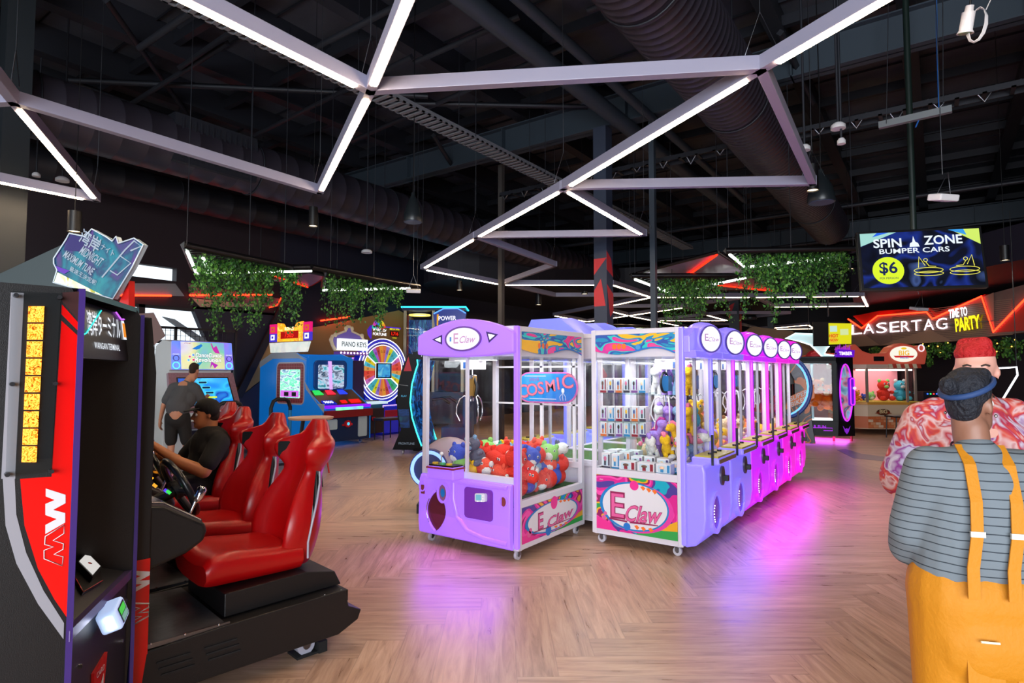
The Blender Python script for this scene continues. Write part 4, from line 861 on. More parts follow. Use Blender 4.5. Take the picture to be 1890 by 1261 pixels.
# ---------------------------------------------------------------- toys and boxes in the cranes
def plush_kind(kind, c1, c2, name='plush_toy'):
    """origin at its base; about .2 m across"""
    A_ = mat('plush_'+c1, c1, .95, bump=.6, bscale=90); B_ = mat('plush_'+c2, c2, .95, bump=.6, bscale=90); q = MB()
    if kind == 'round':
        q.ell((0, 0, .085), (.10, .095, .085), A_, 20, 12); o = q.build(name); p = MB(); p.ell((0, -.035, .06), (.06, .065, .05), B_, 14, 8); p.build('belly', o)
        p = MB(); p.ell((-.06, 0, .16), (.025, .018, .03), A_, 10, 6); p.ell((.06, 0, .16), (.025, .018, .03), A_, 10, 6); p.build('ears', o); hz, hr, hy = .10, .095, -.085
    elif kind == 'sitting':
        q.ell((0, .01, .07), (.07, .065, .075), A_, 16, 10); q.ell((0, 0, .18), (.068, .062, .06), A_, 16, 10); o = q.build(name)
        p = MB()
        for s in (-1, 1): p.ell((s*.055, -.07, .03), (.03, .05, .028), A_, 10, 7); p.ell((s*.075, -.03, .10), (.022, .04, .02), A_, 10, 7)
        p.build('limbs', o); p = MB(); p.ell((-.05, 0, .235), (.022, .015, .022), B_, 10, 6); p.ell((.05, 0, .235), (.022, .015, .022), B_, 10, 6); p.build('ears', o)
        p = MB(); p.ell((0, -.055, .165), (.028, .02, .02), B_, 10, 6); p.build('snout', o); hz, hr, hy = .19, .05, -.056
    elif kind == 'pony':
        q.ell((0, .02, .10), (.05, .085, .05), A_, 16, 10); q.cone((0, -.045, .12), (0, -.07, .20), .035, .03, A_, 12); q.ell((0, -.085, .225), (.052, .06, .05), A_, 16, 10); q.ell((0, -.13, .21), (.028, .03, .024), A_, 12, 8); o = q.build(name)
        p = MB()
        for x in (-.03, .03):
            for y in (-.035, .075): p.cone((x, y, 0), (x, y, .09), .024, .02, A_, 10)
        p.build('legs', o); p = MB(); p.tube([(0, -.12, .275), (0, -.07, .28), (.02, -.03, .24), (.03, -.01, .18), (.03, .0, .13)], .024, B_, 8, rs=[.014, .026, .03, .026, .012]); p.build('mane', o)
        p = MB(); p.tube([(0, .10, .12), (0, .14, .12), (.01, .155, .06), (.0, .15, .02)], .02, B_, 8, rs=[.014, .024, .024, .01]); p.build('tail', o); hz, hr, hy = .23, .045, -.115
    else:   # long lying toy
        q.tube([(-.11, 0, .06), (-.05, .01, .07), (.02, 0, .07), (.09, -.01, .06)], .05, A_, 12, rs=[.035, .06, .06, .05]); q.ell((.12, -.01, .08), (.06, .06, .055), A_, 14, 9); o = q.build(name)
        p = MB()
        for x in (-.08, .03):
            for y in (-.06, .05): p.ell((x, y, .03), (.02, .03, .028), B_, 8, 6)
        p.build('paws', o); p = MB(); p.ell((.10, .04, .13), (.018, .012, .03), B_, 8, 6); p.ell((.14, .04, .12), (.018, .012, .03), B_, 8, 6); p.build('ears', o); hz, hr, hy = .09, .03, -.066
    p = MB(); 
    for s in (-1, 1): p.ell((s*hr*.42 + (.12 if kind == 'lying' else 0), hy, hz+.01), (.010, .005, .012), WHITE, 8, 6); p.ell((s*hr*.42+(.12 if kind == 'lying' else 0), hy-.004, hz+.01), (.006, .004, .008), BLACK, 8, 6)
    p.build('eyes', o); return o
PC = {}
def put_plush(kind, c1, c2, loc, rot, s, label, cat, group):
    k = (kind, c1, c2)
    if k not in PC: PC[k] = o = plush_kind(kind, c1, c2)
    else:
        o = copy_tree(PC[k])
    o.location = loc; o.rotation_euler = rot; o.scale = (s, s, s); tag(o, label, cat, group); return o
rnd = random.Random(11)
CN = {'d6301f': 'red', 'e0503a': 'coral red', '3a52b8': 'blue', 'd8d8d4': 'white', '8cc86a': 'lime green', '4aa07a': 'sea green', 'e8b818': 'yellow', '5c5e70': 'slate grey', '7fa8c8': 'pale blue', 'f07a9a': 'pink', 'a884d8': 'lilac', 'f08a2a': 'orange', '9a6a44': 'brown', 'e0c89a': 'cream', 'b43a8c': 'magenta', '4ab0c8': 'turquoise'}
KN = {'round': 'round plush toy', 'sitting': 'sitting plush animal', 'lying': 'long lying plush animal', 'pony': 'plush horse'}
def pile(x0, x1, y0, y1, z0, rows, seq, where, group, smin=.9, smax=1.25, skip=None, slope=0.0):
    """a heap of toys: layers from the deck up"""
    i = 0; cnt = {}
    for L, (nx, ny) in enumerate(rows):
        for a in range(nx):
            for b in range(ny):
                kind, c1, c2 = seq[i % len(seq)]; i += 1
                x = x0+(x1-x0)*(a+.5+rnd.uniform(-.15, .15))/nx; y = y0+(y1-y0)*(b+.5+rnd.uniform(-.15, .15))/ny
                if skip and skip(x, y): continue
                z = z0+.115*L+slope*(y-y0)*(1 if L else 0)
                n = cnt[(kind, c1)] = cnt.get((kind, c1), 0)+1
                put_plush(kind, c1, c2, (x, y, z), (rnd.uniform(-.35, .35), rnd.uniform(-.35, .35), rnd.uniform(-1.2, 1.6)), rnd.uniform(smin, smax),
                          '%s %s %s' % (CN[c1], KN[kind], where), 'plush toy', group)
DZ = .665
seqL = [('round', 'd6301f', 'd8d8d4'), ('round', '3a52b8', 'd8d8d4'), ('round', 'd6301f', 'd8d8d4'), ('round', '8cc86a', 'd8d8d4'), ('lying', 'd8d8d4', '5c5e70'), ('round', 'e0503a', 'e0503a'), ('sitting', '5c5e70', '7fa8c8'), ('round', 'd6301f', 'e0c89a'),
        ('round', '4aa07a', '8cc86a'), ('round', 'e8b818', 'd6301f'), ('round', 'd6301f', 'd8d8d4'), ('lying', 'd6301f', 'd8d8d4'), ('round', 'd6301f', 'd6301f'), ('round', '7fa8c8', 'd8d8d4'), ('lying', '3a52b8', 'd6301f'), ('round', 'e0503a', 'd8d8d4')]
# lower the deck of the large machine: its side glass reaches further down
pile(-3.73, -2.94, 4.20, 5.04, .485, [(5, 7), (5, 6), (4, 5)], seqL, 'in the heap inside the large purple crane machine', 'toys in the large crane machine', .92, 1.15)
seqP = [('pony', 'd8d8d4', 'a884d8'), ('pony', 'a884d8', 'b43a8c'), ('pony', '7fa8c8', 'f08a2a'), ('pony', 'e8b818', 'f07a9a'), ('lying', 'f07a9a', 'b43a8c'), ('pony', 'f07a9a', 'b43a8c'), ('sitting', 'd8d8d4', 'f07a9a'), ('pony', '7fa8c8', 'd8d8d4')]
pile(-2.25, -1.83, 5.25, 5.66, DZ+.10, [(3, 3), (2, 2)], seqP, 'heaped in the nearest right-row crane machine', 'toys heaped in the nearest right-row crane machine', .8, 1.0)
seqQ = [('round', 'e8b818', 'd8d8d4'), ('sitting', 'e0c89a', '9a6a44'), ('round', 'f08a2a', 'd8d8d4'), ('sitting', 'd8d8d4', 'f07a9a'), ('lying', 'd8d8d4', 'f07a9a'), ('round', 'f07a9a', 'd8d8d4'), ('sitting', '9a6a44', 'e0c89a'), ('round', '4ab0c8', 'd8d8d4'), ('sitting', 'a884d8', 'd8d8d4')]
for k, nm in ((1, 'second'), (2, 'third'), (3, 'fourth')):
    y0 = 4.95+k*RW; pile(-2.55, -1.86, y0+.06, y0+RW-.06, DZ, [(4, 3), (3, 2)], seqQ[k:]+seqQ[:k], 'heaped in the %s right-row crane machine' % nm, 'toys heaped in the %s right-row crane machine' % nm, .9, 1.2)
for k, nm in ((4, 'fifth'), (5, 'farthest')):
    y0 = 4.95+k*RW; pile(-2.55, -1.86, y0+.06, y0+RW-.06, DZ, [(3, 2)], seqQ[k:]+seqQ[:k], 'lying in the %s right-row crane machine' % nm, 'toys in the %s right-row crane machine' % nm, .9, 1.1)
# standing horses on glass shelves in the near right-row crane
def shelf(x0, x1, y0, y1, z, label):
    tag(MB().box(x0, x1, y0, y1, z-.008, z, glass('shelf_glass', (.85, .95, .92), .12)).build('glass_shelf'), label, 'shelf')
shelf(-2.57, -1.84, 5.45, 5.66, 1.34, 'upper glass shelf of plush horses in the nearest right-row crane machine')
shelf(-2.18, -1.84, 5.45, 5.66, .97, 'lower glass shelf of plush horses in the nearest right-row crane machine')
PN = [('d8d8d4', 'a884d8', 'white', 'lilac'), ('a884d8', '6a3a8c', 'lilac', 'dark purple'), ('7fa8c8', 'f08a2a', 'pale blue', 'orange'), ('e8b818', 'f07a9a', 'yellow', 'pink')]
for sh, (z, wd) in enumerate(((1.34, 'upper'), (.97, 'lower'))):
    for k, (c1, c2, n1, n2) in enumerate(PN):
        put_plush('pony', c1, c2, (-2.23+.115*k if sh == 0 else -2.20+.10*k, 5.55-.02*k, z), (0, 0, R_(15)), .98 if sh == 0 else 1.0, '%s plush horse with %s mane standing on the %s glass shelf' % (n1, n2, wd), 'plush toy', 'plush horses on the %s glass shelf' % wd)
put_plush('round', '4ab0c8', 'f08a2a', (-1.95, 5.60, 1.0), (0, 0, .4), 1.2, 'turquoise rounded plush toy right of the yellow horse in the near crane', 'plush toy', None)
put_plush('sitting', 'e8b818', 'e8b818', (-1.98, 5.95, 1.0), (0, 0, .6), 1.1, 'yellow sitting plush toy perched high in the second right-row crane machine', 'plush toy', None)
put_plush('sitting', 'f08a2a', 'd8d8d4', (-2.0, 6.25, 1.0), (0, 0, .6), 1.0, 'orange sitting plush toy perched high in the second right-row crane machine', 'plush toy', None)
# boxed figures
BC = [('2f7fb0', 'blue'), ('8a2030', 'dark red'), ('403a6a', 'indigo'), ('c86a30', 'orange'), ('3a3a44', 'black'), ('7a4a8c', 'purple')]
def figure_box(loc, rz, w_, d_, h_, col, fig, label, group):
    t = thing('figure_box', label, 'boxed figure', loc, rz, group)
    q = MB(); q.box(0, w_, 0, d_, 0, h_, WHITE); q.build('carton', t)
    q = MB(); M = frame((0, 0, 0), (1, 0, 0), (0, 0, 1)); q.prism(rrect(w_*.12, w_*.72, h_*.2, h_*.86, w_*.08, 3), .0, .001, paint('bcd0da', .2), M); q.flat([(0, 0), (w_, 0), (w_, h_*.16), (0, h_*.16)], .0012, paint(col, .4), M); q.flat([(w_*.76, h_*.2), (w_*.95, h_*.2), (w_*.95, h_*.9), (w_*.76, h_*.9)], .0012, paint(col, .4), M)
    M2 = frame((0, d_, 0), (0, -1, 0), (0, 0, 1)); q.flat([(d_*.06, h_*.05), (d_*.94, h_*.05), (d_*.94, h_*.95), (d_*.06, h_*.95)], .0012, paint(col, .4), M2); q.flat(oval(d_*.5, h_*.62, d_*.22, d_*.22, 12), .002, paint(fig, .5), M2); q.build('print', t)
    q = MB(); q.ell((w_*.42, -.003, h_*.64), (w_*.18, .004, h_*.15), paint(fig, .5), 10, 6); q.box(w_*.32, w_*.52, -.006, -.001, h_*.22, h_*.5, paint(col, .5)); q.build('figure', t)
    return t
fb0 = None
FIG = ['e8c0a0', '6a4a3a', 'e0b030', '4a5a90', 'c86a8c', '3a2a2a']
def put_box(loc, rz, k, w_=.085, d_=.07, h_=.115, label='', group=None):
    return figure_box(loc, rz, w_, d_, h_, BC[k % 6][0], FIG[k % 6], label, group)
rows_ = [(1.365, 'top'), (1.105, 'second'), (.965, 'third')]
shelf(-2.57, -2.18, 4.99, 5.40, 1.363, 'upper glass shelf holding the top row of boxed figures'); shelf(-2.57, -2.18, 4.99, 5.40, .963, 'lower glass shelf holding the stacked boxed figures'); shelf(-2.57, -2.18, 4.99, 5.40, 1.103, 'middle glass shelf between the stacked boxed figures')
ORD = ['first', 'second', 'third', 'fourth', 'fifth', 'sixth']
for z, nm in rows_:
    for k in range(6):
        put_box((-2.56+.064*k, 5.0+.03*k, z), 0, k+int(z*10), .062, .075, .135, '%s-printed figure box, %s from the left in the %s row' % (BC[(k+int(z*10)) % 6][1], ORD[k], nm), 'boxed figures stacked at the left of the near crane machine')
low = [(-2.55, 5.03, .09, .13, .15, 4, 'tall black box'), (-2.44, 5.06, .09, .13, .15, 0, 'tall blue box'), (-2.33, 5.10, .10, .13, .13, 3, 'orange-printed box'), (-2.55, 5.20, .10, .12, .16, 2, 'tall indigo box'),
       (-2.40, 5.0, .15, .12, .085, 1, 'low dark red double box'), (-2.16, 5.0, .155, .12, .085, 1, 'second low dark red double box'), (-2.22, 5.16, .12, .11, .12, 5, 'purple-printed box'), (-2.08, 5.15, .12, .12, .13, 4, 'black-printed box'), (-1.98, 5.0, .12, .10, .10, 0, 'blue-printed small box'), (-2.36, 5.24, .12, .11, .14, 0, 'blue box behind'), (-1.95, 5.14, .10, .10, .13, 2, 'indigo-printed box')]
low = [(-2.56, 5.02, .085, .10, .145, 4, 'tall black figure box'), (-2.465, 5.03, .08, .10, .14, 0, 'tall blue figure box'), (-2.56, 5.14, .10, .10, .16, 2, 'tall indigo figure box'), (-2.44, 5.145, .10, .10, .15, 3, 'orange-printed figure box'),
       (-2.375, 5.0, .155, .11, .088, 1, 'low dark red double box'), (-2.20, 5.0, .155, .11, .088, 1, 'low dark red double box right of its twin'), (-2.32, 5.13, .11, .10, .12, 5, 'purple-printed figure box'), (-2.19, 5.13, .10, .10, .13, 4, 'black-printed figure box'), (-2.03, 5.01, .13, .10, .09, 0, 'small blue-printed box'), (-2.07, 5.13, .11, .10, .12, 2, 'indigo-printed figure box'), (-1.94, 5.13, .09, .10, .10, 0, 'blue-printed box nearest the corner light'),
       (-2.56, 5.26, .12, .10, .15, 0, 'blue figure box at the back left'), (-2.42, 5.26, .12, .10, .15, 5, 'purple figure box at the back')]
for x, y, w_, d_, h_, k, nm in low: put_box((x, y, DZ+.002), 0, k, w_, d_, h_, nm+' on the near crane turf', 'boxed figures on the turf')
# ---------------------------------------------------------------- racing cabinets with bucket seats
RED_V = mat('red_vinyl', 'a80408', .36, spec=.45, coat=.08); BLK_P = mat('black_powder_coat', '0d0b0d', .45, bump=.15, bscale=400); PLATE = mat('scuffed_plate', '7e8088', .32, .7, bump=.1, bscale=30, var=.3)
SIDEY = lambda: frame((0, 0, 0), (1, 0, 0), (0, 0, 1))
CP = at_z(600, 1215); CP.z = 0
RA = R_(80.5); RU = Vector((math.cos(RA), math.sin(RA), 0)); RV = Vector((-math.sin(RA), math.cos(RA), 0))
def subsurf(o, n=2):
    m = o.modifiers.new('smooth', 'SUBSURF'); m.levels = n; m.render_levels = n
    for p in o.data.polygons: p.use_smooth = True
    return o
def W_mark(q, T, h, m, fill=True, z=.002):
    """the zigzag emblem, standing on its side"""
    P = [(0, .5), (1, .38), (1, .28), (.4, .19), (1, .15), (1, .04), (0, -.12), (0, .0), (.58, .08), (0, .13), (0, .26), (.47, .31), (0, .40)]
    P = [(a*.42*h, b*h) for a, b in P]
    if fill: q.flat(P, z, m, T)
    else: q.tube([T @ Vector((a, b, z)) for a, b in P], .0035, m, 4, True)
    return q
def bucket_seat(root):
    q = MB(); r = []
    for x, z0, z1 in ((-.58, .47, .575), (-.56, .45, .615), (-.48, .445, .635), (-.35, .445, .615), (-.2, .445, .60), (-.10, .445, .60), (-.075, .45, .59)):
        r.append([(x, .11, z0), (x, .11, z1-.01), (x, .17, z1+.012), (x, .24, z1-.012), (x, .36, z1-.018), (x, .48, z1-.012), (x, .55, z1+.012), (x, .61, z1-.01), (x, .61, z0), (x, .36, z0)])
    q.loft(r, RED_V); subsurf(q.build('seat_cushion', root), 1)
    q = MB(); r = []
    for z, w_, xf, b, th in ((.47, .36, -.085, .05, .11), (.50, .42, -.09, .08, .13), (.60, .50, -.085, .115, .15), (.72, .52, -.065, .12, .15), (.84, .44, -.035, .09, .13), (.94, .34, -.0, .05, .10), (1.0, .33, .02, .03, .10), (1.04, .46, .035, .10, .10), (1.12, .50, .055, .13, .10), (1.155, .46, .065, .09, .10), (1.17, .24, .07, .0, .10), (1.23, .19, .085, .0, .09), (1.265, .12, .10, .0, .06)):
        c = .36; sh = lambda y, x: (x, c+y, z)
        r.append([sh(-w_/2, xf+.02), sh(-w_/2+.015, xf-b), sh(-w_/2+.055, xf-b*.95), sh(-w_*.24, xf), sh(0, xf+.005), sh(w_*.24, xf), sh(w_/2-.055, xf-b*.95), sh(w_/2-.015, xf-b), sh(w_/2, xf+.02), sh(w_*.42, xf+th*.8), sh(w_*.25, xf+th), sh(-w_*.25, xf+th), sh(-w_*.42, xf+th*.8)])
    q.loft(r, RED_V); subsurf(q.build('backrest', root), 1)
    q = MB()
    for s in (1,): q.prism(rrect(-.036, .036, -.045, .045, .014), -.008, .012, mat('pad_black', '050507', .6, spec=.15), frame((-.012, .36+s*.165, 1.085), (.115, -s*.075, 0) if s == 1 else (-.115, -.075, 0), (.15, 0, 1)))
    q.build('shoulder_pad', root)
    q = MB()
    pts = [(-.02, .335, .50), (-.02+.03, .12-.018, .60)]
    a = [(-.075, .082, .535), (-.075, .082, .62), (-.055, .078, .72), (-.02, .10, .82), (.02, .145, .92), (.035, .18, .98)]
    b = [(.0, .165, .99), (-.03, .125, .92), (-.055, .09, .82), (-.07, .085, .7), (-.08, .085, .62)]
    q.add([Vector(v)+Vector((.01, -.008, 0)) for v in a+b], [list(range(len(a+b)))], BLACK); q.build('side_stripe', root)
    MB().tube([Vector(v)+Vector((.0, -.012, 0)) for v in a], .006, paint('a9a6b4', .3), 6).build('side_piping', root)
def racing(label, P, full=True, top_sign=False):
    t = thing('racing_cabinet', label, 'racing game', P, RA, 'red-seated racing cabinets in the left row')
    M = SIDEY(); Wd = .72
    q = MB(); q.prism([(-1.75, .04), (-.6, .10), (.08, .10), (.20, .15), (.22, .20), (.14, .24), (.12, .335), (-.53, .325), (-.86, .31), (-1.75, .31)], -Wd, 0, BLK_P, M); q.build('base', t, bevel=.006)
    q = MB()
    for k in range(3):
        for x0, x1 in ((-.82, -.68), (-.62, -.47)): q.box(x0+.01*k, x1+.01*k, -.006, .0, .245-.03*k, .252-.03*k, MATTE)
    q.build('vents', t)
    q = MB(); q.box(-.88, -.52, .02, Wd-.02, .325, .333, PLATE)
    q.box(-.88, -.50, .012, .022, .315, .336, STEEL); q.build('foot_plate', t)
    for x in (-.84, -.7, -.55, .0, .1): q = MB(); q.cyl((x, .016, .33), (x, .016, .338), .006, CHROME, 8); q.build('bolt', t)
    q = MB(); q.prism([(-.50, .33), (-.50, .445), (-.07, .455), (.10, .42), (.14, .34)], -(Wd-.07), -.09, BLK_P, M); q.build('seat_platform', t, bevel=.005)
    q = MB(); q.box(.10, .15, .03, Wd-.03, .26, .32, BLK_P); q.build('rear_ledge', t)
    bucket_seat(t)
    q = MB(); q.cyl((-.06, .10, .055), (-.06, .16, .055), .05, paint('a8a6b4', .4), 20); q.cyl((-.06, .09, .055), (-.06, .17, .055), .02, STEEL, 10); q.box(-.10, -.02, .09, .17, .09, .12, STEEL); q.box(-.12, .04, .08, .20, .0, .012, RUBBER); q.box(.0, .05, .07, .2, 0, .06, RUBBER); q.build('caster', t)
    # tower: side panels, screen, head
    for y in (0.0, Wd-.035):
        q = MB(); q.prism([(-1.75, .04), (-.89, .04), (-.86, .3), (-.855, 1.55), (-.88, 1.80), (-1.75, 1.80)], -(y+.035), -y, BLK_P, M); q.build('side_panel', t, bevel=.004)
    q = MB(); q.box(-1.6, -1.45, .04, Wd-.04, .3, 1.78, MATTE); q.box(-1.7, -.95, .04, Wd-.04, 1.72, 1.78, MATTE); q.build('tower_back', t)
    q = MB(); q.box(-1.46, -1.40, .06, Wd-.06, 1.02, 1.60, BLACK); q.box(-1.40, -1.395, .09, Wd-.09, 1.05, 1.57, printed('race_screen', ['0a1020', '1a3060', '3a60a0', '203050'], 4, .8, .2, .5, smooth=True)); q.build('monitor', t)
    # edge print with emblems on the near panel
    q = MB(); RW_ = paint('d80a08', .3); q.flat([(-.955, .3), (-.857, .3), (-.857, .72), (-.955, .72)], .002, RW_, M); q.flat([(-1.0, .10), (-.90, .05), (-.893, .05), (-.86, .3), (-.955, .3)], .0022, RW_, M)
    q.flat([(-1.02, .16), (-.94, .04), (-.92, .04), (-.99, .16), (-.99, .3), (-1.02, .3)], .003, paint('b8b4ba', .35), M)
    W_mark(q, M @ Matrix.Translation((-.925, .60, 0)), .16, WHITE, True, .003); W_mark(q, M @ Matrix.Translation((-.925, .46, 0)), .16, WHITE, False, .003); q.build('side_print', t)
    # dash
    q = MB(); q.prism([(-1.40, .60), (-.97, .62), (-.70, .70), (-.625, .745), (-.61, .79), (-.62, .83), (-.80, .94), (-1.40, 1.02)], -Wd+.02, -.02, BLK_P, M); q.build('dashboard', t, bevel=.02, bseg=3)
    q = MB(); q.prism([(-.96, .90), (-.63, .825), (-.63, .845), (-.80, .955), (-.98, .99)], -.20, -.03, mat('gunmetal', '6e6a72', .25, .8), M); q.build('console_pad', t, bevel=.012, bseg=3)
    q = MB(); q.loft([[(-1.2, y, .95), (-1.2, y, .99+h), (-1.0, y, .98+h), (-.80, y, .945+h*.3), (-.78, y, .93)] for y, h in ((.22, .01), (.26, .06), (.36, .08), (.46, .06), (.50, .01))], mat('gunmetal2', '8a8690', .3, .6)); q.build('binnacle', t)
    c = Vector((-.64, .36, .955)); n = Vector((.90, 0, .44)).normalized(); a = Vector((0, 1, 0)); b = n.cross(a)
    q = MB(); q.tube([c+(a*math.cos(s)+b*math.sin(s))*.152 for s in [R_(10*i) for i in range(36)]], .0185, mat('wheel_leather', '111319', .3), 10, True); wh = q.build('steering_wheel', t)
    q = MB(); q.cyl(c-n*.035, c-n*.005, .05, BLACK, 20)
    for s in (0, 180, 270): q.tube([c-n*.02, c+(a*math.cos(R_(s))+b*math.sin(R_(s)))*.145], .014, STEEL, 6)
    q.build('spokes', wh); MB().cyl(c-n*.035, c-n*.20, .03, BLACK, 12).build('steering_column', t)
    q = MB(); q.cyl((-.66, .13, .86), (-.63, .13, .93), .008, CHROME, 8); q.build('shift_lever', t)
    q = MB(); q.tube([(-.635, .13, .915), (-.625, .13, .93), (-.605, .13, .975), (-.60, .13, .985)], .02, mat('chrome_knob', 'd8d4de', .12, 1), 12, rs=[.012, .022, .024, .014]); q.build('shift_knob', t)
    for y, cc in ((.24, '38D058'), (.28, '5A3AE8'), (.48, 'E0A030')): q = MB(); q.cyl((-.73, y, .955), (-.72, y, .965), .012, glow(cc, 1.2), 10); q.build('dash_button', t)
    return t
lbr = ['racing cabinet with empty red bucket seat, nearest the camera', 'second racing cabinet, empty red seat between the nearest one and the driver', 'third racing cabinet, the one the driver in the black cap sits in', 'farthest racing cabinet, its red seat behind the driver']
RP = [CP, CP+Vector((-.74, .20, 0)), CP+Vector((-1.65, .48, 0)), CP+Vector((-2.53, .86, 0))]
RC = [racing(l, p) for l, p in zip(lbr, RP)]
q = MB(); M = frame((-.86, .05, .99), (.4, 0, -1), (0, 1, 0)); q.tube([(-.85, .30, 1.12), (-.66, .33, .90)], .012, glow('FF9A20', 3), 6); q.build('amber_light_tube', RC[1])

# topper board leaning on the racing row
d0 = 2.75; TPX = [(130, 431), (159, 437), (171, 423), (198, 438), (209, 446), (216, 437), (220, 450), (249, 440), (266, 452), (245, 494), (210, 552), (152, 536), (100, 522), (107, 499), (101, 487), (101, 477), (124, 442)]
nn = Vector((math.sin(YAW-.35), -math.cos(YAW-.35), 0)); cc = at_d(180, 500, d0); uu = Vector((-nn.y, nn.x, 0)); TT = frame(cc, uu, (0, 0, 1))
def onplane(px, py, c, n): d = ray(px, py); return O_+d*((c-O_).dot(n)/d.dot(n))
t = thing('topper_board', 'shaped purple and teal marquee board reading MIDNIGHT MAXIMUM TUNE above the terminal', 'sign', cc)
TI = TT.inverted(); tp = [TI @ onplane(a, b, cc, nn) for a, b in TPX]; TL = frame((0, 0, 0), uu, (0, 0, 1))
def topmat():
    m = printed('topper_print', ['1c1038', '4a2a6a', '1a3a5a', '146a78', '1f7a80', '1a4a64'], 4.2, .12, .3, 1.4, (1, 1, 1), True, 6); return m
q = MB(); q.prism([(p.x, p.y) for p in tp], -.02, 0, topmat(), TL, paint('a8b8c0', .3)); q.build('board', t)
q = MB(); f = lambda L: [((TI @ onplane(a, b, cc, nn)).x, (TI @ onplane(a, b, cc, nn)).y) for a, b in L]
q.flat(f([(107, 503), (190, 545), (205, 553), (100, 523)]), .002, printed('topper_yellow', ['d8d020', 'f0f0a0', 'e8f0d0', 'b8a020', '6aa060'], 12, .3, .3, 1, smooth=True), TL); q.flat(f([(101, 490), (130, 500), (120, 506), (107, 500)]), .003, paint('5a2a9a', .4), TL)
q.flat(f([(131, 433), (160, 440), (150, 465), (118, 462)]), .0015, paint('2a1f5a', .4), TL); q.build('board_print', t)
q = MB(); LC = glow('C8D8EC', .75); T0_ = lambda px, py, a: TL @ Matrix.Translation(((TI @ onplane(px, py, cc, nn)).x, (TI @ onplane(px, py, cc, nn)).y, 0)) @ Matrix.Rotation(R_(a), 4, 'Z')
q.text('MAXIMUM TUNE', T0_(147, 486, -27), .052, LC, .015, shear=.35, z=.006, fit=.225); q.text('MIDNIGHT', T0_(170, 474, -27), .062, LC, .012, shear=.35, z=.006, fit=.16); q.text('湾岸', T0_(168, 447, -27), .075, LC, .015, z=.006); q.text('ミッドナイト', T0_(188, 455, -27), .035, LC, .008, z=.006)
q.text('最速王決定戦', T0_(155, 510, -24), .026, LC, .008, z=.006, fit=.2); q.build('board_lettering', t)
q = MB(); q.tube([TL @ Vector((a, b, .004)) for a, b in f([(190, 512), (232, 462), (249, 445), (262, 455), (243, 463)])], .004, LC, 4); q.tube([TL @ Vector((a, b, .004)) for a, b in f([(222, 472), (243, 486), (218, 508), (205, 500)])], .003, LC, 4); q.tube([TL @ Vector((a, b, .004)) for a, b in f(TPX)], .004, paint('c0c8d0', .3), 4, True); q.build('board_outline', t)
q = MB(); q.prism(f([(207, 560), (226, 516), (226, 592), (207, 592)]), -.06, -.03, paint('d01810', .35), TL); q.build('support_post', t)

# ---------------------------------------------------------------- card terminal at the near end of the row
T0 = Vector((-2.32, .77, 0)); T1 = Vector((-2.84, 1.17, 0)); TH2 = 1.83
t = thing('card_terminal', 'tall black and red game terminal with orange light ladder, at the left edge', 'arcade terminal', T0)
fu = (T1-T0).normalized(); FW_ = (T1-T0).length; FF = frame((0, 0, 0), fu, (0, 0, 1)); SF = frame((0, 0, 0), RU, (0, 0, 1))   # side frame: x forward, y up, z to the viewer side
sn = Vector((RU.y, -RU.x, 0))
def sp(px, py):
    p = onplane(px, py, T0, sn); return ((p-T0).dot(RU), p.z)
sps = lambda L: [sp(a, b) for a, b in L]
BK = .85
prof = [(-BK, 0), (-.02, 0), (0, .45), (0, 1.79), (-.02, TH2), (-BK, TH2)]
q = MB(); q.prism(prof, -.03, 0, BLK_P, SF); q.build('side_panel', t)
o2 = (T1-T0)
q = MB(); q.prism([(a+.0, b) for a, b in prof], .0, .03, BLK_P, Matrix.Translation(o2) @ SF); q.build('side_panel', t)
q = MB(); q.box(0, .018, 0, TH2, -.034, .004, paint('3f2a70', .3), SF); q.box(0, .014, .0, 1.80, -.004, .034, paint('4a3a90', .3), Matrix.Translation(o2) @ SF); q.build('edge_trim', t)
inner = [(0, -.0), (FW_, 0), (FW_+.0, -.45), (0, -.45)]
q = MB(); B0 = -RU*.5; B1 = o2-RU*.5
q.add([B0, B1, B1+Vector((0, 0, TH2)), B0+Vector((0, 0, TH2))], [(0, 1, 2, 3)], paint('060608', .8)); q.build('back_panel', t)
q = MB(); q.add([Vector((0, 0, TH2)), o2+Vector((0, 0, TH2)), o2-RU*BK+Vector((0, 0, TH2)), -RU*BK+Vector((0, 0, TH2))], [(0, 1, 2, 3)], BLK_P)
q.add([Vector((0, 0, TH2-.02)), o2+Vector((0, 0, TH2-.02)), o2+Vector((0, 0, TH2)), Vector((0, 0, TH2))], [(0, 1, 2, 3)], paint('2a6a78', .3)); q.build('roof_panel', t)
# sign
q = MB(); SG = FF @ Matrix.Translation((0, 1.60, -.02)) @ Matrix.Rotation(R_(-8), 4, 'X')
q.prism([(.02, 0), (FW_-.06, 0), (FW_-.02, .05), (FW_-.02, .20), (.02, .21)], -.03, 0, mat('sign_black', '15151c', .3), SG); q.build('sign_box', t)
q = MB(); LW2 = glow('F0F6FF', 1.0); q.text('湾岸ターミナル', SG @ Matrix.Translation((FW_*.55, .125, 0)), .10, LW2, .010, z=.003, fit=FW_*.54, shear=.15); q.text('WANGAN TERMINAL', SG @ Matrix.Translation((FW_*.56, .05, 0)), .035, LW2, .003, z=.003, fit=FW_*.42)
q.flat([(FW_*.86, .09), (FW_*.93, .09), (FW_*.93, .17), (FW_*.86, .17)], .003, LW2, SG); q.flat([(FW_*.87, .10), (FW_*.92, .10), (FW_*.92, .16), (FW_*.87, .16)], .004, glow('F09030', 1), SG)
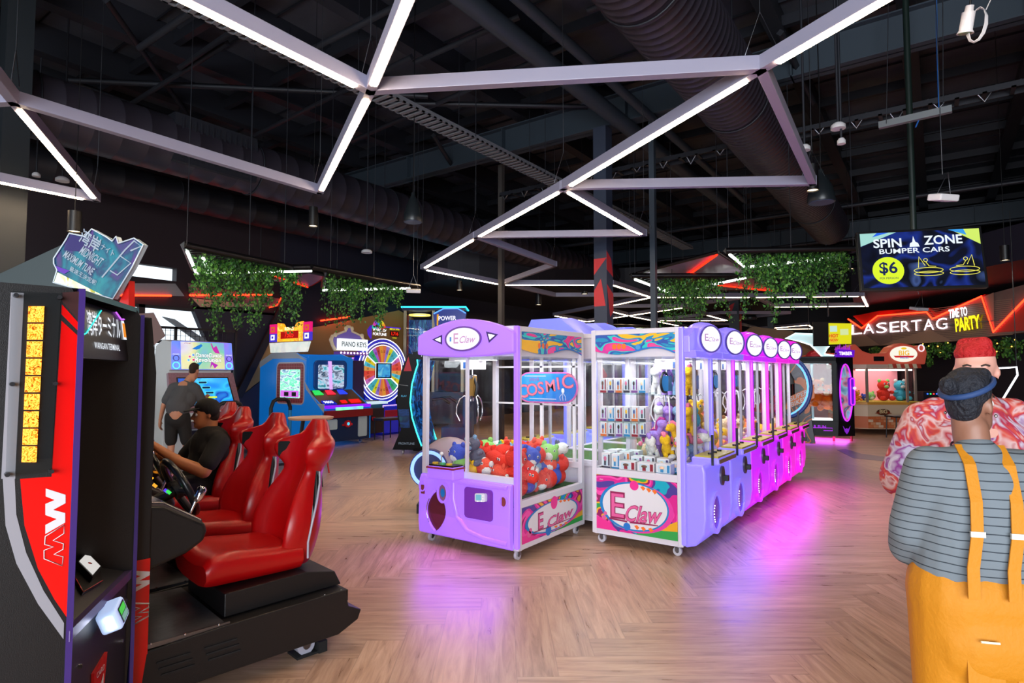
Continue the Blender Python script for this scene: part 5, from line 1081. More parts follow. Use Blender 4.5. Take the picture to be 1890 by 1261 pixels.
q.tube([SG @ Vector(v) for v in ((.02, .06, .004), (.16, .09, .004), (.34, .19, .004))], .003, glow('30D8D0', 1.3), 4); q.tube([SG @ Vector(v) for v in ((FW_*.78, .20, .004), (FW_*.86, .175, .004), (FW_*.95, .18, .004))], .004, glow('C060E8', 1.3), 4); q.build('sign_lettering', t)
# side artwork
q = MB(); RW2 = mat('red_print', 'e00806', .25, coat=.3); BW = paint('96949c', .4)
q.flat(sps([(113, 592), (148, 624), (140, 820), (126, 1144), (100, 1106), (70, 1050), (45, 970), (37, 884), (95, 880)]), .0015, RW2, SF)
q.flat(sps([(114, 562), (148, 600), (148, 615), (113, 580)]), .0016, RW2, SF); q.flat(sps([(115, 540), (148, 538), (148, 596), (114, 556)]), .0014, paint('3a1c1c', .4), SF)
q.flat(sps([(5, 884), (27, 884), (30, 950), (48, 1020), (80, 1090), (118, 1150), (117, 1180), (70, 1115), (30, 1040), (10, 970)]), .0015, BW, SF)
q.flat(sps([(20, 540), (44, 541), (28, 884), (2, 884)]), .0016, BW, SF)
q.build('side_artwork', t)
cr = lambda L: [(a*.3657, 800+b*.3656) for a, b in L]
q = MB(); q.flat(sps(cr([(230, 278), (330, 310), (330, 352), (268, 386), (328, 402), (328, 450), (228, 508), (228, 462), (285, 432), (228, 412), (228, 356), (275, 336), (230, 318)])), .003, WHITE, SF)
q.tube([SF @ Vector((a, b, .003)) for a, b in sps(cr([(228, 520), (322, 462), (322, 505), (268, 540), (320, 556), (318, 585), (272, 610), (318, 622), (312, 668), (222, 632), (222, 590), (270, 572), (225, 560)]))], .0016, WHITE, 4, True); q.build('emblem', t)
# light ladder behind acrylic
rc = sps([(44, 545), (112, 548), (95, 866), (28, 874)])
q = MB(); q.flat(rc, .002, MATTE, SF); q.build('ladder_recess', t)
AMB = printed('amber_cells', ['5a1800', 'ff7a10', 'ffc050', 'ff8a18', '8a3000'], 60, 2.2, .3, 2.5, (1, 1, 1), True)
for k in range(9):
    f0, f1 = k/9, (k+.9)/9; L0 = lambda f: (52+(39-52)*f, 566+(856-566)*f); R0 = lambda f: (81+(66-81)*f, 566+(856-566)*f)
    q = MB(); q.prism(sps([L0(f0), R0(f0), R0(f1), L0(f1)]), .004, .012, AMB, SF); q.build('amber_cell', t)
q = MB(); q.prism(sps([(20, 538), (115, 543), (95, 869), (9, 880)]), .018, .022, glass('acrylic', (.86, .88, .88), .10), SF); q.build('acrylic_cover', t)
for a, b in ((28, 546), (108, 550), (21, 709), (100, 708), (12, 875), (93, 869)): s_, z_ = sp(a, b); qq = MB(); qq.cyl(SF @ Vector((s_, z_, .0)), SF @ Vector((s_, z_, .028)), .0065, paint('3c3c40', .3, .6), 12); qq.build('cover_screw', t)
# shelf, card slots, front
q = MB(); sh0 = .71
q.add([Vector((0, 0, sh0)), o2+Vector((0, 0, sh0)), o2-RU*.5+Vector((0, 0, sh0+.20)), -RU*.5+Vector((0, 0, sh0+.20))], [(0, 1, 2, 3)], mat('shelf_metal', '4a4a50', .35, .7)); q.build('sloped_shelf', t)
q = MB(); q.prism([(0, 0), (FW_, 0), (FW_, sh0), (0, sh0)], -.05, 0, BLK_P, FF); q.box(0, FW_, sh0-.03, sh0+.005, -.02, .012, mat('shelf_edge', '5a4a78', .3, .3), FF); q.build('lower_front', t)
SHF = frame((0, 0, 0), fu, (B1-o2+Vector((0, 0, .2))).normalized()); ST = Matrix.Translation((0, 0, sh0)) @ SHF
if (ST.to_3x3() @ Vector((0, 0, 1))).z < 0: pass
sg = 1 if (ST.to_3x3() @ Vector((0, 0, 1))).z > 0 else -1
STi = ST.inverted(); O1 = t.location; n_s = ST.to_3x3() @ Vector((0, 0, 1))
def shp(px, py): p = onplane(px, py, O1+Vector((0, 0, sh0)), n_s); v = STi @ (p-O1); return (v.x, v.y)
q = MB(); q.prism([shp(*p) for p in ((131, 1066), (150, 1100), (186, 1078), (182, 1050), (160, 1022), (137, 1015))], 0, .012, BLACK, ST); q.build('card_tray', t)
q = MB(); cr4 = [shp(*p) for p in ((134, 1052), (163, 1082), (180, 1062), (152, 1033))]; q.prism(cr4, .0, .035, paint('17171a', .3), ST); c4 = Vector((sum(p[0] for p in cr4)/4, sum(p[1] for p in cr4)/4)); q.flat([(c4.x+(a-c4.x)*.86, c4.y+(b-c4.y)*.86) for a, b in cr4], .0365, glow('F4F0EC', .7), ST); q.flat(oval(c4.x, c4.y, .008, .008, 10), .038, paint('d03020', .4), ST); q.build('card_reader', t)
q = MB(); q.tube([ST @ Vector((a, b, .014)) for a, b in [shp(*p) for p in ((131, 1066), (150, 1100), (186, 1078))]], .0025, paint('b01818', .3), 4); q.build('reader_trim', t)
p0 = FF @ Vector((FW_*.56, .66, .03))
q = MB(); M = FF @ Matrix.Translation((FW_*.46, .635, .01)) @ Matrix.Rotation(R_(-18), 4, 'X') @ Matrix.Rotation(R_(12), 4, 'Z') @ Matrix.Diagonal((.75, .75, .75, 1)); q.prism(rrect(-.075, .075, -.055, .055, .02), 0, .09, mat('pod_white', 'c8d8f0', .3, emis='A8C8FF', es=.55), M); q.build('payment_pod', t, bevel=.01, bseg=3)
q = MB(); q.flat(rrect(-.045, .055, -.04, .042, .006), .092, BLACK, M); q.flat([(-.035, .0), (.045, .0), (.045, .034), (-.035, .034)], .094, glow('48C848', .9), M); q.flat([(-.035, -.034), (.045, -.034), (.045, -.004), (-.035, -.004)], .094, glow('7FB0A0', .8), M); q.build('pod_display', t)
q = MB()
for a, b in ((-.078, .02), (-.078, -.02)): q.ell(M @ Vector((a, b, .05)), .012, glow('E8F4FF', 8), 8, 6)
q.build('pod_lights', t)
q = MB(); q.prism([(FW_*.36, .47), (FW_*.56, .49), (FW_*.52, .36), (FW_*.38, .36)], 0, .01, paint('c01818', .3), FF); q.text('CARD', FF @ Matrix.Translation((FW_*.45, .45, 0)), .03, WHITE, z=.012); q.flat([(FW_*.42, .38), (FW_*.50, .38), (FW_*.50, .43)], .012, WHITE, FF); q.build('arrow_plate', t)
q = MB(); q.box(FW_*.40, FW_*.43, .05, .34, 0, .012, STEEL, FF); q.box(FW_*.50, FW_*.515, .05, .34, 0, .012, STEEL, FF); q.box(FW_*.44, FW_*.49, .15, .22, 0, .006, STEEL, FF); q.build('coin_slot', t)
for a, b in ((.08, .12), (.12, .55), (FW_*.9, .6), (FW_*.85, .45), (FW_*.8, .2)): q = MB(); q.cyl(FF @ Vector((a, b, 0)), FF @ Vector((a, b, .008)), .008, CHROME, 10); q.build('bolt', t)
# ---------------------------------------------------------------- games along the left wall (their fronts face +X)
XF = frame((0, 0, 0), (1, 0, 0), (0, 0, 1))      # a machine's front face: x right, z up, normal to the player
def side_l(D=0): return frame((0, 0, 0), (0, -1, 0), (0, 0, 1))   # left flank: u runs from back to front (u = -depth)
# dance game ------------------------------------------------------
t = thing('dance_machine', 'white dance game reading DanceDance Revolution, the man in grey stands at it', 'dance game', (-10.2, 4.70, 0), R_(90))
Wd = 1.06; WP = paint('d8dcdc', .35)
q = MB(); SL = frame((0, 0, 0), (0, 1, 0), (0, 0, 1))
q.prism([(.06, 1.58), (-.02, 1.60), (.05, 2.07), (.30, 2.10), (.55, 2.0), (.62, 1.5), (.62, .1), (.20, .1), (.20, .60), (-.10, .62), (-.12, .9)], 0, Wd, WP, SL); q.build('body', t, bevel=.01)
MQ = frame((0, -.022, 1.60), (1, 0, 0), (0, .12, 1)); q = MB(); q.flat([(0, 0), (Wd, 0), (Wd-.02, .48), (.02, .48)], 0, printed('dance_side', ['5a6ae0', '6a8af0', '8a7af0', '7a60d8'], 3, .75, .3, .5, smooth=True), MQ)
q.flat([(.16, .01), (Wd-.16, .01), (Wd-.16, .47), (.16, .47)], .003, printed('dance_marquee', ['7a50c8', 'b060c8', 'e0e0f0', 'e8e8a8', '80d0b8', '80b8e0'], 1.3, .6, .3, .4, smooth=True), MQ); q.build('marquee', t)
q = MB(); q.text('DanceDance', MQ @ Matrix.Translation((.62, .245, 0)), .11, glow('202848', .3), .04, z=.005, shear=.2, fit=.46); q.text('Revolution', MQ @ Matrix.Translation((.61, .165, 0)), .11, glow('202848', .3), .04, z=.005, shear=.2, fit=.46)
q.text('DanceDance', MQ @ Matrix.Translation((.62, .245, 0)), .105, glow('FFFFFF', 1.2), .012, z=.008, shear=.2, fit=.45); q.text('Revolution', MQ @ Matrix.Translation((.61, .165, 0)), .105, glow('FFFFFF', 1.2), .012, z=.008, shear=.2, fit=.45); q.text('KONAMI', MQ @ Matrix.Translation((.27, .445, 0)), .028, glow('C04060', .8), .002, z=.005)
for a, b, c in ((.30, .22, 'E06080'), (.36, .25, '60A0E0'), (.28, .16, '60C0E8'), (.36, .165, 'E84070')): q.flat([(a+.032*math.cos(R_(45+90*i)), b+.032*math.sin(R_(45+90*i))) for i in range(4)], .004, glow('FFFFFF', 1), MQ); q.flat([(a+.024*math.cos(R_(45+90*i)), b+.024*math.sin(R_(45+90*i))) for i in range(4)], .006, glow(c, 1), MQ)
q.build('marquee_lettering', t)
def dancer(pts, c): q = MB(); q.flat([(a, b) for a, b in pts], .0045, glow(c, .9), MQ); q.build('dancer_shape', t)
dancer([(.42, .40), (.46, .42), (.50, .44), (.52, .41), (.47, .36), (.42, .34), (.34, .35)], '2080E0'); dancer([(.66, .46), (.68, .46), (.71, .38), (.76, .42), (.78, .38), (.82, .28), (.74, .29), (.70, .34)], 'D030B0'); dancer([(.36, .09), (.52, .14), (.46, .07), (.34, .05)], '20A0D0'); dancer([(.66, .14), (.78, .08), (.72, .02), (.68, .09), (.64, .02)], 'C030C0')
q = MB()
for x in (.08, Wd-.08): ring2(MQ, q, x, .07, .06, .06, .012, .002, .01, glow('60E8F8', 1.6), 28); ring2(MQ, q, x, .19, .05, .05, .01, .002, .01, paint('6050a0', .3), 24); q.text('ARCADE', MQ @ Matrix.Translation((x, .255, 0)), .028, glow('FFFFFF', 1), .002, z=.004)
q.build('speakers', t)
SB = frame((0, -.125, .95), (1, 0, 0), (0, .26, .97)); q = MB(); q.prism([(-.02, .62), (Wd+.02, .62), (Wd+.10, -.06), (-.04, -.06)], -.06, 0, mat('rose_bezel', '9a6f80', .35, var=.25, vscale=30), SB); q.build('bezel', t)
q = MB(); q.prism([(.10, .54), (Wd-.08, .54), (Wd+.0, .04), (.10, .04)], 0, .004, BLACK, SB); q.prism([(.12, .52), (Wd-.10, .52), (Wd-.03, .06), (.12, .06)], .003, .006, printed('dance_screen', ['1060d0', '1890e8', '30b8f0', '1040b0', '2080e0'], 2.5, .85, .2, .8, smooth=True), SB); q.build('screen', t)
q = MB()
for k in range(3): q.prism(rrect(.44+.05*k, .60+.05*k, .42-.09*k, .47-.09*k, .02), .006, .009, glow('50E0F0', 1), SB); q.prism(rrect(.455+.05*k, .585+.05*k, .43-.09*k, .46-.09*k, .012), .009, .011, glow('103060', .5), SB)
q.flat([(.50, .17), (.74, .17), (.74, .20), (.50, .20)], .008, glow('D8F040', 1), SB); q.flat([(.52, .08), (.60, .08), (.60, .14), (.52, .14)], .008, glow('E890C8', .9), SB); q.build('menu_tiles', t)
q = MB(); q.prism([(0, .62), (Wd, .62), (Wd, .74), (0, .74)], -.02, .16, paint('5c4a54', .4), XF); q.build('control_deck', t, bevel=.01)
q = MB(); LN = frame((Wd*.66, .19, .36), (1, 0, 0), (0, 0, 1)); q.prism(rrect(-.28, .28, -.2, .2, .03), -.02, .0, BLACK, LN); ring2(LN, q, 0, 0, .17, .17, .012, .0, .012, glow('70B8FF', 2), 32); q.flat(oval(0, 0, .13, .13), .004, glow('0C2A70', .8), LN)
for k in range(7): q.flat(oval(.2+.015*(k % 3), .10-.03*k, .012, .012, 8), .004, glow('80D0FF', 2), LN)
q.build('speaker_ring', t)
q = MB(); q.box(-.2, 1.4, -1.95, .1, 0, .12, paint('8e9098', .3, .6)); q.box(-.18, 1.38, -1.93, .08, .12, .16, paint('20222a', .3))
for i in range(3):
    for j in range(3): q.box(-.05+.42*i, .33+.42*i, -1.8+.45*j, -1.38+.45*j, .16, .165, PLATE if (i+j) % 2 == 0 else glow('2040A0', .25))
q.build('dance_stage', t)
for x0, c, x1 in ((-.15, BLACK, .25), (.72, BLACK, 1.06)):
    q = MB(); h = .98 if x0 < 0 else 1.0
    q.tube([(x0, -1.72, .15), (x0, -1.72, h), (x0+.04, -1.72, h+.10), (x0+.1, -1.72, h+.13), (x1-.1, -1.72, h+.13), (x1-.04, -1.72, h+.10), (x1, -1.72, h), (x1, -1.72, h-.05)], .03, BLACK, 10); q.build('safety_bar', t)
    q = MB()
    for x in (x0, x1): q.tube([(x, -1.72, .15), (x, -1.72, h)], .026, paint('2a88c0', .3, .3), 10)
    q.build('bar_posts', t)

# blue ticket pusher ----------------------------------------------
t = thing('coin_pusher', 'blue ticket game with orange BONUS display on top, left of the piano game', 'arcade game', (-10.35, 7.82, 0), R_(90))
Wd = 1.25; BL = mat('blue_cabinet', '0a6ab8', .3, coat=.2, emis='0878D8', es=.38); BLD = mat('blue_cabinet_dark', '0c2c58', .35)  # emission put into the cabinet blue brightens its sides; the shell is no lamp
PR = [(0, .1), (0, .66), (-.02, .78), (.10, .86), (.62, 1.18), (.62, 1.86), (1.0, 1.98), (1.9, 1.98), (2.35, 1.80), (2.35, .1)]
q = MB(); q.prism(PR, 0, .05, BL, SL); q.prism(PR, Wd-.05, Wd, BL, SL); q.box(.05, Wd-.05, 1.9, 2.3, .1, 1.8, BL); q.box(.05, Wd-.05, .9, 2.0, 1.84, 1.95, BL); q.build('cabinet_shell', t, bevel=.006)
q = MB(); q.prism([(0, .72), (.62, 1.20), (.66, 1.36), (.22, .90), (-.02, .90)], -.004, 0, paint('c8ccd8', .35), SL); q.prism([(2.36, 1.80), (1.9, 1.99), (1.0, 1.99), (.6, 1.80), (.9, 1.86), (1.85, 1.86), (2.36, 1.66)], -.005, 0, paint('b8c8d8', .35), SL)
SDM = frame((0, -.006, 0), (0, 1, 0), (0, 0, 1)); q.build('side_stripe', t)
q = MB(); q.prism(rrect(.66, 1.68, .86, 1.78, .12), -.012, -.004, paint('e0d8e0', .3), SL); TIL = mat('red_tile_border', 'a02838', .4)
q.prism(rrect(.69, 1.65, .89, 1.75, .10), -.015, -.012, TIL, SL)
for i in range(16): q.prism([(.70+.06*i, .885), (.705+.06*i, .885), (.705+.06*i, 1.755), (.70+.06*i, 1.755)], -.017, -.015, paint('e0a0a0', .4), SL)
for i in range(14): q.prism([(.69, .90+.06*i), (1.65, .90+.06*i), (1.65, .905+.06*i), (.69, .905+.06*i)], -.017, -.015, paint('e0a0a0', .4), SL)
q.build('tiled_border', t)
WN = printed('pusher_window', ['20303a', 'a8e8d8', '40d8a0', 'd8f0f0', '3070a0', 'c8e8e0'], 5, 1.0, .2, .6, (1, 1, 2.4), True, 3)
q = MB(); q.prism(rrect(.80, 1.52, 1.0, 1.62, .03), -.022, -.018, WN, SL); q.prism([(.84, 1.02), (1.50, 1.02), (1.50, 1.16), (.84, 1.16)], -.025, -.022, glow('D870E8', 1.0), SL); q.prism([(.93, 1.04), (1.08, 1.04), (1.08, 1.13), (.93, 1.13)], -.028, -.025, BLACK, SL); q.prism([(1.2, 1.04), (1.36, 1.04), (1.36, 1.13), (1.2, 1.13)], -.028, -.025, BLACK, SL); q.build('side_window', t)
# front
q = MB(); q.box(.05, Wd-.05, .60, .64, 1.16, 1.9, BL); q.build('front_wall', t)
F2 = frame((0, .6, 0), (1, 0, 0), (0, 0, 1)); q = MB(); q.prism(rrect(.16, Wd-.22, 1.17, 1.82, .10), 0, .05, mat('blue_frame', '0f50a0', .3, coat=.3), F2); q.build('window_frame', t, bevel=.01)
q = MB(); q.prism(rrect(.25, Wd-.31, 1.20, 1.72, .04), .05, .056, printed('pusher_window2', ['182838', '50b0c0', 'b8c8e0', '203a50', '9ab0d0'], 6, .8, .2, .6, (1, 1, 2), True, 3), F2); q.prism([(.55, 1.18), (.62, 1.18), (.58, 1.80), (.50, 1.80)], .056, .08, glow('D8A8F0', 1.1), F2); q.build('front_window', t)
CS = frame((0, .10, .86), (1, 0, 0), (0, .52, .32)); q = MB(); q.prism([(0.05, 0), (Wd-.05, 0), (Wd-.05, .6), (0.05, .6)], -.02, 0, mat('gold_mesh', '8a5a20', .35, .6), CS)
for a, c in ((.10, '30E060'), (.42, 'F02840'), (.74, '3048F0')): q.prism([(a, .40), (a+.22, .40), (a+.19, .56), (a+.03, .56)], 0, .02, glow(c, 1.0), CS)
q.prism([(.08, .02), (.42, .02), (.38, .16), (.10, .16)], 0, .02, glow('1828C0', .9), CS); q.text('9800', CS @ Matrix.Translation((.24, .09, 0)), .12, glow('F0F4FF', 1.5), .012, z=.022); q.prism([(.58, .06), (.72, .06), (.72, .15), (.58, .15)], 0, .02, glow('F01810', 1.0), CS); q.prism([(.82, .05), (1.10, .05), (1.10, .17), (.82, .17)], 0, .02, glow('F01810', 1.0), CS); q.build('control_panel', t)
q = MB(); q.box(.05, Wd-.05, -.06, .10, .80, .86, mat('purple_bed', '5a10c0', .2, emis='8018F0', es=1.1)); q.box(.25, .95, -.10, -.06, .76, .82, printed('led_bed', ['8020F0', '60F0A0', 'A0F8C0', '3060F0'], 2, 1.3, .2, 0, (1, 1, 1), True)); q.build('play_bed', t)
q = MB(); q.box(.0, Wd, -.08, .05, .60, .76, paint('8c1a1e', .35)); q.build('red_band', t, bevel=.01)
q = MB(); q.box(.05, Wd-.05, -.02, .03, .1, .60, BLD); q.build('lower_front', t)
q = MB(); q.prism(rrect(.06, .32, .36, .57, .03), .02, .035, paint('b8d0e0', .4), XF); q.build('service_door', t); q = MB(); q.prism(rrect(.88, 1.12, .16, .60, .03), .02, .035, paint('b8d0e0', .4), XF); q.build('service_door', t)
q = MB(); q.cyl((.58, -.02, .46), (.58, -.07, .46), .075, paint('d02030', .3), 20); q.flat(oval(.58, .46, .035, .035, 16), .072, glow('50D0F0', 1), XF); q.box(.45, .71, -.05, -.02, .42, .46, paint('d02030', .3)); q.build('coin_unit', t)
for x in (.15, Wd-.15):
    for y in (.15, 2.2): caster(t, x, y, .04)
# topper on the flank side
TPm = frame((0, -.03, 0), (0, -1, 0), (0, 0, 1))     # u from back to front; read from the -Y side
tf = frame((0, .20, 2.0), (0, -1, 0), (0, -.15, 1))
q = MB(); q.prism([(-1.75, 0), (-.45, 0), (-.35, .22), (-1.80, .22)], -.06, 0, printed('lit_header', ['f0f4e0', 'f8f8f0', 'd8f0e8', 'f0e0e0'], 8, .55, .3, 1, smooth=True), tf); q.build('lit_header', t)
for u0, c, c2, v in ((-1.80, 'F01878', 'C86020', .42), (-.55, 'F01878', 'C86020', .42), (-1.80, '4838D0', 'F8F8FF', .24), (-.55, '4838D0', 'F8F8FF', .24)):
    q = MB(); q.prism([(u0, v), (u0+.26, v), (u0+.26, v+.22 if v > .3 else v+.19), (u0, v+.22 if v > .3 else v+.19)], -.05, 0, glow(c, .9), tf); q.prism([(u0+.06, v+.04), (u0+.20, v+.04), (u0+.20, v+.16), (u0+.06, v+.16)], 0, .008, glow(c2, 1.1), tf); q.prism([(u0+.10, v+.075), (u0+.16, v+.075), (u0+.16, v+.125), (u0+.10, v+.125)], .008, .014, glow(c, .9), tf); q.build('corner_tile', t)
q = MB(); q.prism([(-1.50, .24), (-.58, .24), (-.58, .66), (-.80, .64), (-.86, .54), (-1.2, .54), (-1.3, .64), (-1.50, .66)], -.04, 0, printed('flame_orange', ['f07010', 'f8c020', 'f09018', 'f8e060'], 6, 1.0, .3, 1, smooth=True), tf); q.prism([(-1.36, .30), (-.72, .30), (-.72, .46), (-1.36, .46)], 0, .01, glow('C80C08', .7), tf); q.text('7505', tf @ Matrix.Translation((-1.04, .38, 0)), .17, glow('FF3018', 1.4), .01, z=.012); q.text('BONUS', tf @ Matrix.Translation((-1.04, .515, 0)), .10, glow('F8FFD8', 1.4), .01, z=.012); q.build('bonus_display', t)

# piano game --------------------------------------------------------
t = thing('piano_game', 'piano game with white PIANO KEYS sign, between the blue game and the prize wheel', 'arcade game', (-11.0, 9.25, 0), R_(90))
q = MB(); q.box(0, .82, 0, .75, .1, .70, paint('30242c', .4)); q.box(.0, .82, .75, 1.5, .1, 1.85, paint('3a2c5a', .4)); q.build('cabinet', t, bevel=.008)
q = MB(); q.box(-.02, .84, -.10, .75, .80, .86, glow('D0E8F4', .9)); q.box(.02, .80, .05, .70, .70, .80, paint('206080', .4)); q.build('key_shelf', t); q = MB()
for k in range(9): q.box(.04+.085*k, .10+.085*k, .15, .5, .86, .875, BLACK)
q.build('black_keys', t)
F3 = frame((0, .95, .95), (1, 0, 0), (0, .15, 1)); q = MB(); q.tube([F3 @ Vector(v) for v in ((.0, 0, .03), (.0, .92, .03), (.04, .97, .03), (.78, .97, .03), (.82, .92, .03), (.82, 0, .03))], .022, glow('C880F8', 1.3), 8); q.build('neon_border', t)
q = MB(); q.prism([(.03, 0), (.79, 0), (.79, .94), (.03, .94)], -.02, 0, printed('piano_screen', ['8040c0', '90e0d0', 'b0e8d8', '80c8c8', 'a0e0c0'], 1.6, .85, .2, .4, (1, 1, .6), True), F3); q.text('PIANO KEYS', F3 @ Matrix.Translation((.41, .55, 0)), .13, glow('203040', .4), .008, z=.004, maxw=.7)
for k in range(6): q.prism([(.08+.04*k, .02), (.20+.04*k, .02), (.20+.04*k, .30-.04*k), (.08+.04*k, .30-.04*k)], 0, .004+.001*k, glow('C8D0D8', .8), F3)
q.build('screen', t)
MS = frame((.0, .85, 2.0), (1, 0, 0), (0, 0, 1)); q = MB(); pts = [(-.10, .20), (-.16, .34), (-.10, .46), (.05, .50), (.20, .56), (.32, .60), (.36, .72), (.46, .72), (.50, .60), (.64, .56), (.82, .50), (.92, .40), (.92, .10), (-.02, .08)]; q.prism(pts, -.04, 0, mat('cream_scroll', 'c8b89a', .4, emis='C8B89A', es=.25), MS); q.prism([(a*.84+.06, b*.84+.05) for a, b in pts], 0, .01, mat('scroll_inner', '4a3a6a', .4, emis='6A58A8', es=.5), MS); q.build('scroll_board', t, bevel=.008)
for a, b in ((-.12, .34), (.0, .46), (.32, .64), (.50, .64), (.82, .48)): qq = MB(); qq.ell(MS @ Vector((a, b, 0)), (.06, .02, .06), mat('cream_scroll', 'c8b89a'), 12, 8); qq.build('scroll_knob', t)
q = MB(); q.box(.04, .90, .72, .86, 2.10, 2.38, glow('EAF2F6', 1.15)); M = frame((0, .718, 0), (1, 0, 0), (0, 0, 1)); q.text('PIANO KEYS', M @ Matrix.Translation((.47, 2.24, 0)), .17, glow('203848', .25), .012, z=.002, fit=.76); q.box(.0, .92, .70, .90, 1.98, 2.06, paint('9a6ad0', .3)); q.build('name_sign', t)
q = MB(); [q.ell((.06+.1*k, .70, 2.03), .02, glow('FFE8F8', 5), 8, 6) for k in range(9)]; q.build('sign_bulbs', t)
q = MB(); q.cyl((.45, -.02, .45), (.45, -.06, .45), .05, paint('c81830', .3), 16); q.flat(oval(.45, .45, .025, .025, 12), .062, glow('70E0F0', 1), XF); q.build('coin_unit', t)
t = thing('piano_bench', 'small dark bench standing in front of the piano game', 'bench', (-10.55, 9.45, 0), R_(90))
MB().box(0, .55, -.2, .15, .44, .50, paint('3a2c28', .4)).build('seat', t, bevel=.01)
for x in (.03, .52):
    for y in (-.17, .12): MB().cyl((x, y, 0), (x, y, .44), .015, BLACK, 8).build('leg', t)

# prize wheel -------------------------------------------------------
t = thing('wheel_game', 'huge prize wheel with rainbow wedges and WHEEL OF FORTUNE sign', 'arcade game', (-11.8, 10.72, 0), R_(90))
WC = frame((0, 0, 1.60), (1, 0, 0), (0, 0, 1)); BLU2 = mat('deep_blue_gloss', '1020a8', .25, coat=.4, emis='1020C0', es=.3)
q = MB(); q.prism(oval(0, 0, .84, .84, 56), -.20, 0, BLU2, WC); q.prism([(-.62, -1.5), (.62, -1.5), (.50, -.5), (-.50, -.5)], -.5, -.05, BLU2, WC); q.build('housing', t, bevel=.01)
WCOL = ['e84a3a', 'e8d020', 'a860d0', 'e07848', '48b0b8', 'e85848', '58c8e0', '38b070', 'e89838', 'e0d828', 'd070c0', 'e8a050', '40a8a0', 'c84848', '9a78d0', '50b8d0']
q = MB(); n = 32
for k in range(n):
    a0, a1 = 2*math.pi*k/n, 2*math.pi*(k+1)/n; r0, r1 = .20, .66
    q.flat([(r0*math.cos(a0), r0*math.sin(a0)), (r1*math.cos(a0), r1*math.sin(a0)), (r1*math.cos((a0+a1)/2), r1*math.sin((a0+a1)/2)), (r1*math.cos(a1), r1*math.sin(a1)), (r0*math.cos(a1), r0*math.sin(a1))], .012, glow(WCOL[(k*5) % 16].upper(), .75), WC)
q.build('wedges', t)
q = MB()
for k in range(n):
    a = 2*math.pi*(k+.5)/n; T = WC @ Matrix.Translation((.5*math.cos(a), .5*math.sin(a), 0)) @ Matrix.Rotation(a, 4, 'Z'); q.text(str([25, 100, 50, 75, 10, 40, 200, 30][k % 8]), T, .075, glow('402030', .2), .006, z=.016)
q.build('wedge_numbers', t)
q = MB(); NW = glow('FFFFFF', 2.2)
ring2(WC, q, 0, 0, .70, .70, .03, .0, .03, paint('8a78a8', .3), 56)
for r in (.665, .735, .83): q.tube([WC @ Vector((r*math.cos(R_(6*i)), r*math.sin(R_(6*i)), .03)) for i in range(60)], .010, NW, 6, True)
for sx in (-1, 1):
    for sy in (-1, 1): q.tube([WC @ Vector((sx*.24, sy*.17, .03)), WC @ Vector((sx*.58, sy*.42, .03))], .012, NW, 6)
q.build('neon_rings', t)
q = MB(); q.prism(rrect(-.27, .27, -.20, .20, .02), .012, .06, BLACK, WC); q.prism([(-.20, -.17), (.22, -.17), (.22, .17), (-.20, .17)], .06, .064, printed('wheel_screen', ['2060b0', '40a0d0', '3080c0', '70c8d8'], 5, .8, .2, .5, smooth=True), WC); q.tube([WC @ Vector((a, b, .05)) for a, b in rrect(-.27, .27, -.20, .20, .02)], .008, NW, 6, True); q.build('centre_screen', t)
WS = frame((-.42, -.05, 2.42), (1, 0, 0), (0, 0, 1)); q = MB(); q.prism(rrect(0, 1.02, .0, .34, .04)[:12]+[(0, 0), (-.08, .1), (-.10, .22), (0.0, .34)], -.06, 0, mat('sign_violet', '4020a0', .3, emis='5028D0', es=.6), WS)
for k in range(8): a0 = R_(22.5*k); q.flat([(.24, .26), (.24+.24*math.cos(a0), .26+.24*math.sin(a0)), (.24+.24*math.cos(a0+.39), .26+.24*math.sin(a0+.39))], .004, glow(['E03040', 'E89030', 'E8E030', '30C050', '3090E0', '8040D0', 'D040A0', '30C0B0'][k], .9), WS)
q.build('sign_board', t)
q = MB(); q.text('WHEEL OF', WS @ Matrix.Translation((.26, .225, 0)), .10, glow('FFFFFF', 1.5), .014, z=.01, fit=.46); q.text('FORTUNE', WS @ Matrix.Translation((.26, .12, 0)), .10, glow('FFFFFF', 1.5), .014, z=.01, fit=.46); q.text('MEGA WIN', WS @ Matrix.Translation((.78, .28, 0)), .07, glow('F8F020', 1.3), .006, z=.01, fit=.34); q.prism([(.62, .09), (.94, .09), (.94, .23), (.62, .23)], 0, .006, glow('400808', .6), WS); q.text('1,716', WS @ Matrix.Translation((.78, .16, 0)), .12, glow('FF2810', 1.6), .012, z=.012); q.text('BONUS', WS @ Matrix.Translation((.78, .05, 0)), .045, glow('F8F020', 1.3), .004, z=.01); q.build('sign_lettering', t)
q = MB(); q.box(-.55, .55, -.65, -.05, .05, .72, BLU2); q.box(-.5, .5, -.67, -.6, .45, .62, paint('b01840', .3)); q.build('base_console', t, bevel=.02)
q = MB()
for pts in (((-.57, -.67, .08), (-.57, -.67, .74), (.57, -.67, .74), (.57, -.67, .08)), ((-.57, -.67, .40), (.57, -.67, .40))): q.tube(pts, .012, glow('D8A8FF', 1.6), 6)
q.build('base_neon', t)

